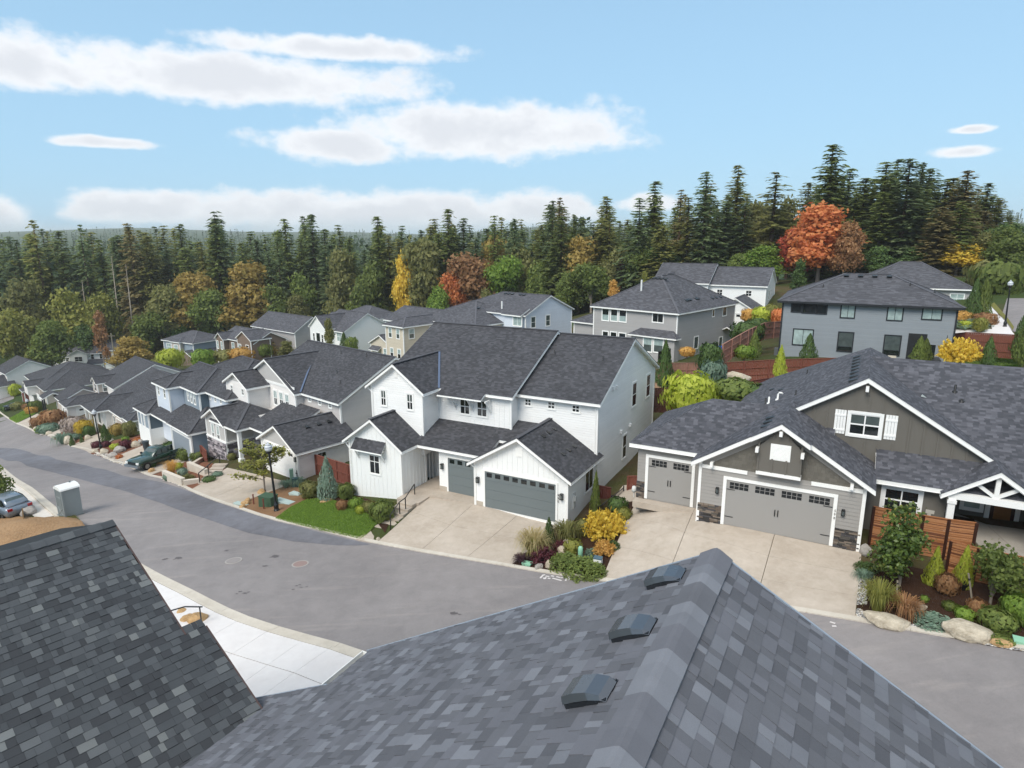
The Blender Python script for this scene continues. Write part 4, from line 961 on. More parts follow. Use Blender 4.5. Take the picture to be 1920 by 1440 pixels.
def house_f():
    H = House('side_garage_house', 'cream house with dormer and a white garage door turned toward its driveway', -77.24, 107.26, -30.91, -45)
    block(H, -1.5, 2.75, .35, 9, -1.2, 2.8, .40, 'v', 'hg', oe=.38, mat=M_CREAM, walls=True)
    block(H, -7.2, -1.5, .6, 7, -1.2, 2.8, .5, 'u', 'gg', oe=.35, mat=M_TANL)
    block(H, -4.5, 6.2, 7.0, 20, -1, 5.3, .48, 'u', 'gg', oe=.4, og=.35, mat=M_CREAM)
    block(H, -2.3, .7, 5.6, 9.5, 2, 5.5, .55, 'v', 'gg', oe=.3, og=.3, mat=M_TANL)
    block(H, 6.0, 14, 8.5, 17, -1, 4.0, .5, 'u', 'gg', oe=.4, mat=M_CREAM)
    window(H, 'R', .7, 6.9, 3.9, 1.0, 1.35, cols=1, rows=2, topglass=M_GLASS_BLINDS, glass=M_GLASS_MID); window(H, 'F', 5.6, -.8, 3.9, 1.0, 1.4, cols=1, rows=2)
    garage_door(H, 'R', 2.75, 3.5, -.2, 3.6, 2.3, M_WHITE, windows=3, wsize=(.55, .28), wtop=.15)
    window(H, 'F', .35, 1.5, .3, .7, 1.6, cols=1, rows=2); window(H, 'F', .35, -.4, .3, .7, 1.6, cols=1, rows=2)
    block(H, -9.0, -6.6, -1.2, 1.5, -1, 2.8, .5, 'u', 'gg', oe=.3, mat=M_TANL, walls=False)
    for u in (-8.8, -6.9): m_ = MB(); m_.box(u - .1, u + .1, -1.3, -1.1, -1, 2.8); m_.build('post', M_DARKTRIM, H.o)
    return H
house_f()
def house_g():
    H = House('balcony_house', 'taupe two-storey house with white balcony railing farther down the street', -112.28, 145.41, -37.67, -45)
    block(H, .3, 6.5, .4, 7, -1.5, 2.8, .4, 'v', 'hg', oe=.4, mat=M_CREAM)
    block(H, -3.5, 12, 1.1, 16, -1.5, 5.6, .42, 'u', 'hh', oe=.45, mat=M_TANL)
    block(H, 6.8, 10.5, -1.0, 5, 3.5, 5.6, .42, 'v', 'gg', oe=.35, mat=M_CREAM)
    block(H, -3.4, .2, -.4, 3, -1.5, 2.6, .4, 'u', 'hg', oe=.35, mat=M_BRICKY)
    m_ = MB(); m_.box(10.6, 17, 0.4, .5, 2.9, 3.9); m_.box(10.6, 17, .4, 4, 2.7, 2.85); m_.box(16.9, 17, .4, 4, 2.9, 3.9); m_.build('balcony', M_TRIM, H.o)
    wallbox(H, 10.6, 17, 1.0, 12, -1.5, 5.4, M_TANL); block(H, 11, 18, 1.0, 13, -1.5, 5.6, .42, 'u', 'gh', oe=.4, mat=M_TANL)
    window(H, 'F', 1.1, 2.5, 3.6, 1.2, 1.3, glass=M_GLASS_MID)
    return H
house_g()
def house_far_left():
    p = at_y(0, 700, 158); H = House('corner_house', 'pale taupe house with garage beside the side street, cut by the picture edge', p[0] - 3, p[1], h1(p[0], p[1]) + .2, -40)
    block(H, -7, 3.3, 3, 13, -1.5, 5.6, .5, 'u', 'gg', oe=.4, mat=M_CREAM)
    block(H, -3, 4.6, -1, 4, -1.5, 2.9, .5, 'v', 'gg', oe=.4, mat=M_CREAM)
    garage_door(H, 'F', -1, .8, 0, 4.8, 2.3, plain('taupe_garage_door', 'b8aaa0', .5), windows=4, wsize=(.5, .25)); window(H, 'F', 3, -1, 3.7, 1.2, 1.3)
house_far_left()
# ------------------------------------------------------------------ rows behind
def rear(name, label, px, py, y, ang, storeys=5.7, drop=None):
    """house frame whose near eave corner (u = 0, v = 0) is seen at a pixel at forward distance y; z = 0 at the eave"""
    p = at_y(px, py, y); H = House(name, label, p[0], p[1], p[2], ang); H.base = (h1(p[0], p[1]) - p[2] if drop is None else -drop) - 1.2; return H
def rows(H, face, c, xs, z, w, h, **k):
    for x in xs: window(H, face, c, x, z, w, h, **k)
def house_r():
    H = House('dark_hip_house', 'steel grey two-storey house with black framed windows and wide hipped roof', 27.8, 66.5, -6.85, -27.3)
    rr, _ = block(H, 0, 15.0, 0.1, 11, -6.6, 0, .43, 'u', 'hh', oe=.5, mat=M_STEEL, trim=M_DARKTRIM, roof=M_ROOF_FAR)
    W = dict(frame=M_DARKTRIM, trim=.06)
    zz = lambda x, y: (1360 + x / 3.4286, 460 + y / 3.4286)
    for x0, y0, x1, y1, g in ((430, 358, 487, 430, M_GLASS), (500, 362, 580, 438, M_GLASS), (590, 368, 650, 442, M_GLASS)): winpx(H, 'F', .1, *zz(x0, y0), *zz(x1, y1), cols=1, rows=1, glass=g, **W)
    for x0, y0, x1, y1 in ((748, 378, 828, 468), (1048, 392, 1135, 485), (1272, 402, 1387, 480), (440, 537, 557, 645)): winpx(H, 'F', .1, *zz(x0, y0), *zz(x1, y1), cols=2, rows=1, glass=M_GLASS_BLINDS, **W)
    for x0, y0, x1, y1 in ((730, 557, 812, 685), (1027, 577, 1115, 710)): winpx(H, 'F', .1, *zz(x0, y0), *zz(x1, y1), cols=1, rows=2, split=.25, glass=M_GLASS, topglass=M_GLASS_MID, **W)
    # recessed patio: its shade is painted as a flat dark sheet on the wall
    a0, zt = unp(H, 'F', .1, *zz(1180, 565)); a1, _ = unp(H, 'F', .1, *zz(1430, 580))
    m_ = MB(); Face('F', .1).box(m_, a0, a1, -5.9, zt, 0, .02); m_.build('patio_shade_sheet', plain('patio_shade_tone', '26282a', .8), H.o)
    m_ = MB(); Face('F', .1).box(m_, a1 - 1.6, a1 - .05, -5.9, zt, .02, .03); m_.build('patio_wall', M_STEEL, H.o)
    m_ = MB(); Face('F', .1).box(m_, a0 + .6, a0 + 2.3, -5.8, -3.6, .02, .04); m_.build('patio_door', M_GLASS, H.o)
    for k in range(4): roof_vent(H, (5.5 + k * 1.3, 4.9, .43 * 5.0 + .22), (0, -1, .43), rr, s=1.0)
    for u, v in ((3.5, 2.6), (11.2, 3.4), (13.2, 2.2)): pipe(H, (u, v, .43 * (v + .4)), .3, .05, M_BLACK, rr)
    m_ = MB(); m_.box(-.55, -.05, 1.2, 2.0, -6.2, -5.2); m_.build('heat_pump', plain('grey_unit', '5c6062', .6), H.o)
    return H
HR = house_r()
def house_p():
    H = House('light_grey_house', 'light grey two-storey house with white trimmed windows and tall hipped roof', 20.61, 79.62, -9.77, -43.5)
    rr, _ = block(H, -13.2, -.4, .4, 16.4, -7.2, 0, .6, 'v', 'hh', oe=.4, mat=M_GREY, roof=M_ROOF_FAR)
    zp = lambda x, y: (1090 + x / 6.194, 490 + y / 6.194)
    for x0, y0, x1, y1 in ((245, 548, 318, 690), (345, 556, 418, 698), (443, 565, 520, 706)): winpx(H, 'F', .4, *zp(x0, y0), *zp(x1, y1), cols=1, rows=1, split=.5, glass=M_GLASS_BLINDS, topglass=M_GLASS, trim=.1)
    winpx(H, 'F', .4, *zp(830, 602), *zp(950, 715), cols=2, rows=1)
    for x0, y0, x1, y1 in ((248, 810, 310, 880), (340, 818, 408, 890), (438, 830, 512, 905)): winpx(H, 'F', .4, *zp(x0, y0), *zp(x1, y1 + 60), cols=1, rows=1, trim=.1)
    # bay
    a0, _ = unp(H, 'F', -.6, *zp(580, 850)); a1, _ = unp(H, 'F', -.6, *zp(1085, 900))
    wallbox(H, a0, a1, -.6, .5, -7.2, -3.0, M_GREY)
    P = [[(a0 - .35, -.95, -3.05), (a1 + .35, -.95, -3.05), (a1 - .8, .42, -2.3), (a0 + .8, .42, -2.3)], [(a1 + .35, -.95, -3.05), (a1 + .35, .42, -3.05), (a1 - .8, .42, -2.3)], [(a0 - .35, .42, -3.05), (a0 - .35, -.95, -3.05), (a0 + .8, .42, -2.3)]]
    slab(H, P, M_ROOF_FAR, .18)
    for x0, y0, x1, y1 in ((725, 880, 815, 1055), (845, 892, 945, 1065)): winpx(H, 'F', -.6, *zp(x0, y0), *zp(x1, y1), cols=1, rows=1, split=.5, glass=M_GLASS_MID, topglass=M_GLASS_BLINDS, trim=.1)
    for x0, y0, x1, y1 in ((1525, 560, 1548, 640), (1645, 530, 1690, 630), (1308, 875, 1365, 1010)):
        a, z1 = unp(H, 'R', -.4, *zp((x0 + x1) / 2, y0)); _, z0 = unp(H, 'R', -.4, *zp((x0 + x1) / 2, y1)); window(H, 'R', -.4, a, z0, 1.1 if x0 != 1525 else .6, z1 - z0, cols=1, rows=1, glass=M_GLASS_MID)
    a, z1 = unp(H, 'R', -.4, *zp(1620, 880)); window(H, 'R', -.4, a, z1 - 2.0, 1.0, 2.0, cols=1, rows=1, glass=M_GLASS_MID)
    # lean-to roof at the far corner and left wing
    P, _ = roof_polys(-.4, .9, 13.0, 16.6, -3.3, .5, 'v'); slab(H, P, M_ROOF_FAR, .18)
    block(H, -19, -13.0, 3.5, 12, -7.2, -2.9, .45, 'u', 'hg', oe=.4, mat=M_GREY, roof=M_ROOF_FAR)
    def rp(u, v): return 0 + .6 * min(u + 13.6, .0 - u, v)
    m_ = MB(); m_.tube([(-7.8, 3.6, 2.1), (-7.8, 3.6, 3.6)], .12, 8); m_.build('flue_pipe', M_WHITEPIPE, rr)
    for k in range(3): roof_vent(H, (-1.9 - .0, 5.0 + k * .5, 1.14), (1, 0, .6), rr, s=1)
    for k in range(2): roof_vent(H, (-1.9, 7.6 + k * .5, 1.14), (1, 0, .6), rr, s=1)
    for k in range(3): roof_vent(H, (-1.6, 11.6 + k * 1.2, .95), (1, 0, .6), rr, s=1)
    for k in range(4): roof_vent(H, (-7.4 + k * .6, 6.1, 3.7), (0, -1, .6), rr, s=1)
    return H
HP = house_p()
def house_o():
    H = House('pale_blue_house', 'pale blue house with white windows and broad hipped roof behind the farmhouse ridge', 2.17, 99.26, -12.38, -42.8)
    rr, _ = block(H, -16.5, -.4, .4, 12.0, -7, 0, .43, 'u', 'hg', oe=.4, mat=M_PALEB, roof=M_ROOF_FAR)
    zo = lambda x, y: (840 + x / 6.857, 530 + y / 6.857)
    for x0, y0, x1, y1, g in ((148, 362, 222, 482, M_GLASS), (478, 402, 558, 525, M_GLASS)): winpx(H, 'F', .4, *zo(x0, y0), *zo(x1, y1), cols=2, rows=1, glass=g, trim=.12)
    wallbox(H, -4.2, -.9, -.3, .6, -7, .1, M_PALEB)
    P = [[(-4.6, -.7, 0), (-.5, -.7, 0), (-.5, 1.5, .95), (-4.6, 1.5, .95)]]; slab(H, P, M_ROOF_FAR, .2)
    winpx(H, 'F', -.3, *zo(838, 435), *zo(948, 560), cols=2, rows=1, glass=M_GLASS_BLINDS, trim=.12)
    for x0, y0, x1, y1 in ((1070, 440, 1122, 570), (1262, 418, 1308, 545)):
        a, z1 = unp(H, 'R', -.4, *zo((x0 + x1) / 2, y0)); window(H, 'R', -.4, a, z1 - 1.7, 1.0, 1.7, cols=1, rows=2, glass=M_GLASS_MID, trim=.12)
    m_ = MB(); m_.tube([(-6.2, 1.2, .5), (-6.2, 1.2, 1.7)], .13, 8); m_.build('flue_pipe', M_WHITEPIPE, rr)
    for k in range(5): roof_vent(H, (-9.5 + k * .8 + (k > 2) * 1, 5.6, 2.45), (0, -1, .43), rr, s=1)
    return H
house_o()
def house_q():
    H = rear('far_farmhouse', 'white farmhouse with small white garage gable between the two grey houses', 1436, 537, 104, -30)
    b = -9; R = M_ROOF_FAR
    block(H, -9.2, 0, .4, 9.5, b, 0, .55, 'u', 'gg', oe=.4, mat=M_WHITE, roof=R); block(H, -18, -9, -.6, 9.5, b, .2, .55, 'u', 'gg', oe=.4, mat=M_WHITE, roof=R)
    block(H, -17.5, -13.2, -2.2, 3, b, .2, .6, 'v', 'gg', oe=.35, mat=M_WHITE, roof=R)
    block(H, -5.8, -.6, -6.5, 1, b, -3.2, .6, 'v', 'gg', oe=.35, mat=M_WHITE, roof=R); block(H, -12, -5, -2, 1, b, -3.1, .4, 'u', 'gg', oe=.3, mat=M_WHITE, roof=R)
    rows(H, 'F', .4, (-7.2, -2.6), -1.7, .9, .9, cols=2); rows(H, 'F', -.6, (-12.6, -11.2, -9.9), -2.5, .7, 1.7, cols=2, rows=3)
    rows(H, 'R', 0, (3.6, 5.4), -2.4, .6, 1.5, cols=1); garage_door(H, 'F', -6.5, -3.2, -6.1, 4.2, 2.3, M_WHITE, windows=4, wsize=(.55, .35))
    window(H, 'F', -2.2, -15.4, -1.8, 1.4, 1.1, glass=M_GLASS_BLINDS); gable_vent(H, 'F', -6.5, -3.2, -2.4, .5, .6)
house_q()
def house_s():
    H = rear('hip_roof_house', 'grey hipped roof house rising just behind the steel grey house', 1600, 536, 96, -27)
    block(H, 0, 14.5, 0, 12, -8, 0, .52, 'u', 'hh', oe=.5, mat=M_GREY, roof=M_ROOF_FAR); window(H, 'F', 0, 12.9, -1.9, 1.6, 1.2, glass=M_GLASS_BLINDS)
house_s()
def house_n():
    H = rear('beige_house', 'beige house with tall windows and hipped roof left of the pale blue house', 755, 614, 100, -43)
    b = -7.5; R = M_ROOF_FAR
    rr, _ = block(H, -5.0, -.4, .4, 12, b, 0, .4, 'v', 'hg', oe=.4, mat=M_BEIGE, roof=R); block(H, -5.0, 9, 7.0, 20, b, 0.3, .42, 'u', 'hh', oe=.4, mat=M_BEIGE, roof=R)
    block(H, -14, -4, 7.0, 16, b, -.6, .42, 'u', 'gg', oe=.4, mat=M_CREAM, roof=R)
    block(H, -10.2, -4.6, 1.0, 8, b, -3.6, .5, 'v', 'gg', oe=.35, mat=M_BEIGE, roof=R); block(H, -5.5, -3.8, 3, 7, b, -3.6, .4, 'u', 'gh', oe=.4, mat=M_BEIGE, roof=R, walls=False)
    rows(H, 'F', .4, (-3.8, -1.8), -2.0, .8, 1.5, cols=1, rows=2, glass=M_GLASS_MID, topglass=M_GLASS_BLINDS); rows(H, 'F', .4, (-3.6, -1.7), -5.2, .8, 1.5, cols=1, rows=2, topglass=M_GLASS_BLINDS)
    rows(H, 'R', -.4, (2.0, 6.2), -2.0, 1.0, 1.5, cols=1, rows=2, glass=M_GLASS_MID, topglass=M_GLASS_BLINDS); window(H, 'F', 1.0, -6.2, -5.6, .9, 1.4, cols=1, rows=2, glass=M_GLASS_BLINDS)
    for k in range(5): roof_vent(H, (-.5 + k * 1.3, 11.8, 2.3), (0, -1, .42), rr, s=1.3)
    shed(H, [(-9.8, .2, -4.6), (-7.2, .2, -4.6), (-7.2, 1.0, -4.0), (-9.8, 1.0, -4.0)], R, .12)
house_n()
def house_m():
    H = rear('white_gable_house', 'white house with front gable of three windows behind the slim cypress', 642, 623, 122, -43)
    b = -8; R = M_ROOF_FAR
    block(H, -9.5, 0, .4, 11, b, 0, .55, 'u', 'gg', oe=.4, mat=M_WHITE, roof=R); block(H, -9.2, -3.6, -1.4, 6, b, .4, .75, 'v', 'gg', oe=.35, mat=M_WHITE, roof=R)
    block(H, -13, -9, 2.4, 10, b, .2, .5, 'u', 'gg', oe=.35, mat=M_WHITE, roof=R); block(H, -16, -5, 9, 18, b, 1.0, .45, 'u', 'hh', oe=.4, mat=M_WHITE, roof=R)
    rows(H, 'F', -1.4, (-8.0, -4.9), -2.3, .6, 1.5, cols=1); window(H, 'F', -1.4, -6.4, -2.3, 1.4, 1.7, cols=1, rows=1); window(H, 'F', .4, -1.8, -2.0, 1.6, 1.8, glass=M_GLASS_BLINDS); window(H, 'F', 2.4, -11, -1.9, .9, 1.5)
house_m()
def house_l():
    H = rear('pale_blue_porch_house', 'pale blue house with porch posts and hipped roof beside the brown house', 530, 629, 148, -44)
    b = -7.5; R = M_ROOF_FAR
    block(H, -12, 0, .4, 12, b, 0, .45, 'u', 'hh', oe=.4, mat=M_PALEB, roof=R); rows(H, 'F', .4, (-10.5, -6.8), -2.0, .8, 1.6, cols=1, glass=M_GLASS_BLINDS); window(H, 'F', .4, -1.8, -2.0, 1.0, 1.6, glass=M_GLASS_MID)
    shed(H, [(-13, -3.6, -3.3), (-4.0, -3.6, -3.3), (-4.0, .5, -1.9), (-13, .5, -1.9)], R, .25); wallbox(H, -12.6, -8.5, -3.0, .5, b, -2.9, M_PALEB)
    rows(H, 'F', -3.0, (-11.4, -9.7), -5.4, .6, 1.5, cols=1)
    for u in (-7.6, -4.6): m_ = MB(); m_.box(u - .2, u + .2, -3.4, -3.0, b, -3.2); m_.build('post', M_TRIM, H.o)
    wallbox(H, -8.5, -4.2, -.5, .4, b, -2.5, M_DARKTRIM, 'porch_shade_box')  # solid dark box, its colour stands in for the shade under the porch
house_l()
def house_k():
    H = rear('brown_house', 'brown two-storey house with white windows at the edge of the forest', 417, 637, 142, -40)
    b = -8; R = M_ROOF_FAR
    block(H, -3.6, -.3, .3, 6, b, 0, .7, 'v', 'gg', oe=.35, mat=M_BROWN, roof=R); block(H, -3.6, 11, 1.5, 9, b, .1, .5, 'u', 'gg', oe=.4, mat=M_BROWN, roof=R); block(H, 5.5, 11.2, .6, 5, b, .9, .55, 'v', 'gg', oe=.35, mat=M_BROWN, roof=R)
    rows(H, 'F', .3, (-3.0, -1.2), -2.3, .7, 1.7, cols=1, glass=M_GLASS_BLINDS); rows(H, 'F', .3, (-3.0, -1.2), -5.4, .7, 1.5, cols=1, glass=M_GLASS_BLINDS); rows(H, 'F', 1.5, (1.6,), -2.3, 1.2, 1.6, cols=1, glass=M_GLASS_BLINDS); rows(H, 'F', .6, (6.4,), -2.0, 1.2, 1.6, cols=1, glass=M_GLASS_BLINDS); window(H, 'F', .6, 9.6, -1.2, 1.2, .9, cols=1, glass=M_GLASS)
    block(H, -5, 13, 10, 19, b, 1.6, .62, 'u', 'gg', oe=.4, mat=M_GREY, roof=R)
house_k()
def house_j():
    H = rear('blue_grey_house', 'blue grey house with front porch and single garage at the forest edge', 304, 637, 156, -30)
    b = -7.5; R = M_ROOF_FAR
    block(H, 0, 11.5, .3, 9.5, b, 0, .4, 'u', 'hh', oe=.4, mat=M_BLUEG, roof=R); block(H, 4.6, 7.8, -.6, 4, b, .1, .35, 'v', 'hg', oe=.35, mat=M_TANL, roof=R)
    rows(H, 'F', .3, (2.0,), -2.3, 1.7, 1.5, glass=M_GLASS_BLINDS); window(H, 'F', -.6, 6.2, -2.0, 1.4, 1.3, glass=M_GLASS_BLINDS); window(H, 'F', .3, 4.0, -2.0, .6, 1.4, cols=1)
    shed(H, [(-.2, -2.2, -3.4), (5.2, -2.2, -3.4), (5.2, .4, -2.6), (-.2, .4, -2.6)], R, .2)
    for u in (0, 2.4, 4.8): m_ = MB(); m_.box(u - .18, u + .18, -2.1, -1.8, b, -3.4); m_.build('post', M_BROWN, H.o)
    window(H, 'F', .3, 1.6, -5.2, 2.0, 1.2, glass=M_GLASS_MID); garage_door(H, 'F', -.6, 6.2, -6.0, 2.6, 2.2, plain('slate_garage_door', '8f979f'), windows=0)
    block(H, 8.5, 13.5, -1.5, 6, b, -3.0, .5, 'v', 'gg', oe=.35, mat=M_BROWN, roof=R)
house_j()
def house_i():
    p = at_y(97, 666, 180); H = House('long_white_house', 'long white farmhouse in front of the forest at the bottom of the hill', p[0], p[1], p[2], 16)
    b = -9; R = M_ROOF_FAR
    block(H, 0, 13.5, 0, 8, b, 0, .6, 'u', 'gg', oe=.4, mat=M_WHITE, roof=R); block(H, 13.2, 18.2, .6, 8, b, .6, .6, 'u', 'gg', oe=.4, mat=M_WHITE, roof=R); block(H, 4.8, 9.0, -1.4, 3, b, .2, .55, 'v', 'gg', oe=.35, mat=M_WHITE, roof=R)
    rows(H, 'F', 0, (1.4, 3.6), -2.0, .7, 1.0, cols=1); window(H, 'F', -1.4, 6.9, -2.0, 1.9, 1.4); rows(H, 'F', 0, (10.0, 12.2), -1.7, .8, 1.5, cols=1); rows(H, 'F', .6, (14.4, 17.0), -1.4, .6, 1.2, cols=1)
    block(H, 13, 17, -6.5, 1, b, -3.0, .6, 'v', 'gg', oe=.35, mat=M_WHITE, roof=R); block(H, 9.5, 14, -3, .5, b, -2.6, .5, 'u', 'gg', oe=.3, mat=M_WHITE, roof=R); garage_door(H, 'F', -6.5, 15, -6.0, 3.0, 2.3, M_WHITE, windows=0, trimmat=M_BROWN)
house_i()
def red_barn():
    H = rear('red_barn', 'red barn roof and gable peeking between the forest trees', 985, 540, 190, -30)
    block(H, 0, 6, 0, 9, -6, 0, .8, 'v', 'gg', oe=.3, mat=plain('barn_red', '8e3b37', .7, .2, .1), roof=plain('barn_roof_red', 'a04a44', .7, .2, .1), walls=True)
red_barn()
def white_roofs():
    for x, y, yy, a, l in ((1428, 484, 175, -25, 'white house gable with grey roof between trees above the farmhouse'), (1392, 492, 178, 20, 'grey roofed white house mostly hidden by forest conifers')):
        H = rear('hidden_house', l, x, y, yy, a); block(H, -6, 3, 0, 8, -8, 0, .5, 'u', 'gg', oe=.4, mat=M_WHITE, roof=M_ROOF_FAR)
white_roofs()
# ------------------------------------------------------------------ the two near roofs, shingle by shingle
def shingle_tone(name, col):
    t = NT(name); uvn = t.obj(); g = t.noise(uvn, 220, 2, .7); b = t.noise(t.geo().outputs['Position'], 1.6, 4, .6); oi = t.n('ShaderNodeObjectInfo')
    v = t.math('ADD', t.math('MULTIPLY', g, .7), t.math('MULTIPLY', b, .35)); v = t.math('ADD', v, t.math('MULTIPLY', oi.outputs['Random'], .10))
    t.base(t.hsv(s2l(col), t.math('ADD', v, .45))); t.rough(.93, .22); t.bump(g, .5, .004); MATS[name] = t.m; return t.m
EXPO = .172
WIDTHS = [.09, .13, .17, .21, .26]
class ShingleRoof:
    def __init__(s, H, roofobj, tones, weights, seed):
        s.H, s.roof, s.tones, s.wt, s.rnd = H, roofobj, tones, weights, random.Random(seed); s.items = []
    def plane(s, org, down, along, nrow, a0f, a1f):
        """org = top point; down = unit vector downhill, along = unit vector along the courses; a0f/a1f(row) = extent of the course"""
        down, along = Vector(down).normalized(), Vector(along).normalized(); n = along.cross(down)
        if n.z < 0: n = -n
        for i in range(nrow):
            a = a0f(i) - s.rnd.random() * .2; hi = a1f(i); lo = a0f(i); thick = s.rnd.random() < .5
            while a < hi:
                w = s.rnd.choice(WIDTHS); b0, b1 = max(a, lo), min(a + w, hi)
                if b1 - b0 > .03:
                    tone = s.rnd.choices(range(len(s.tones)), s.wt[1] if thick else s.wt[0])[0]
                    s.items.append((Vector(org) + down * (EXPO * (i + 1)) + along * ((b0 + b1) / 2), down, along, n, b1 - b0, thick, tone))
                a += w; thick = not thick if s.rnd.random() < .8 else thick
    def geo(s, m_, c, d, al, n, w, thick):
        t = .018 if thick else .009; L = EXPO + .03; e = .0015
        B = [c - al * (w / 2 - e), c + al * (w / 2 - e)]; T = [p - d * L for p in B]
        m_.hexa([T[0], T[1], B[1], B[0]], [T[0] + n * .003, T[1] + n * .003, B[1] + n * t, B[0] + n * t])
    def build(s, limit=300):
        W = s.H.w; sc = []
        for k, it in enumerate(s.items):
            p = W(*it[0]); q = proj(p); dist = np.linalg.norm(p); c = RC.T @ np.array(p)
            vis = c[2] > .5 and -40 < q[0] < 1960 and -20 < q[1] < 1470
            sc.append((0 if vis else 1, dist / math.sqrt(it[4]), k))
        sc.sort(); pick = [k for f, _, k in sc[:limit] if f == 0]; ps = set(pick); protos = {}
        X = Matrix
        for k in pick:
            c, d, al, n, w, th, tn = s.items[k]; wq = round(w, 2); key_ = (wq, th, tn)
            if key_ not in protos:
                m_ = MB(); s.geo(m_, Vector((0, 0, 0)), Vector((0, -1, 0)), Vector((1, 0, 0)), Vector((0, 0, 1)), wq, th); protos[key_] = recalc_mesh(m_.mesh('shingle', s.tones[tn]))
            o = link(bpy.data.objects.new('shingle', protos[key_]), s.roof)
            o.matrix_basis = Matrix(((al.x, -d.x, n.x, c.x), (al.y, -d.y, n.y, c.y), (al.z, -d.z, n.z, c.z), (0, 0, 0, 1)))
        rest = MB()
        for k, it in enumerate(s.items):
            if k in ps: continue
            c, d, al, n, w, th, tn = it; v0 = len(rest.f); s.geo(rest, c, d, al, n, w, th)
            for j in range(v0, len(rest.f)): rest.mi[j] = tn
        o = rest.build('shingle_field', s.tones, s.roof); recalc(o); tag(o, kind='stuff'); return o
def recalc_mesh(me):
    bm = bmesh.new(); bm.from_mesh(me); bmesh.ops.recalc_face_normals(bm, faces=bm.faces); bm.to_mesh(me); bm.free(); return me
def base_sheet(H, polys, mat, name='roof'):
    """thick roof deck under the shingles"""
    m_ = MB()
    for P in polys:
        P = [Vector(p) for p in P]; m_.poly(P); m_.poly([p - Vector((0, 0, .25)) for p in P][::-1])
        for a, b in zip(P, P[1:] + P[:1]): m_.quad(a - Vector((0, 0, .25)), b - Vector((0, 0, .25)), b, a)
    return recalc(m_.build(name, mat, H.o))
def ridge_caps(roof, a, b, d1, d2, tones, rnd, w=.2, step=.2):
    """folded cap shingles from a (far) to b (near); d1, d2 = downhill directions"""
    a, b, d1, d2 = Vector(a), Vector(b), Vector(d1).normalized(), Vector(d2).normalized(); L = (b - a).length; al = (b - a).normalized(); n = int(L / step)
    for i in range(n):
        p0 = a + al * (i * step); p1 = p0 + al * (step + .1); m_ = MB(); lift0 = Vector((0, 0, .035)); lift1 = Vector((0, 0, .018)); r = Vector((0, 0, -.018))
        A = [p0 + lift0 + d1 * w, p0 + lift0 + d1 * .06 + Vector((0, 0, .012)), p0 + lift0 + Vector((0, 0, .004)), p0 + lift0 + d2 * .06 + Vector((0, 0, .012)), p0 + lift0 + d2 * w]
        Bq = [p1 + lift1 + d1 * w, p1 + lift1 + d1 * .06 + Vector((0, 0, .012)), p1 + lift1 + Vector((0, 0, .004)), p1 + lift1 + d2 * .06 + Vector((0, 0, .012)), p1 + lift1 + d2 * w]
        for k in range(4): m_.quad(A[k], A[k + 1], Bq[k + 1], Bq[k]); m_.quad(A[k] + r, A[k], A[k + 1], A[k + 1] + r) if False else None
        for k in range(4): m_.quad(Bq[k], Bq[k + 1], Bq[k + 1] + r, Bq[k] + r); m_.quad(A[k] + r, A[k + 1] + r, A[k + 1], A[k])
        m_.quad(A[0], Bq[0], Bq[0] + r, A[0] + r); m_.quad(Bq[4], A[4], A[4] + r, Bq[4] + r)
        m_.build('ridge_cap', rnd.choice(tones), roof)
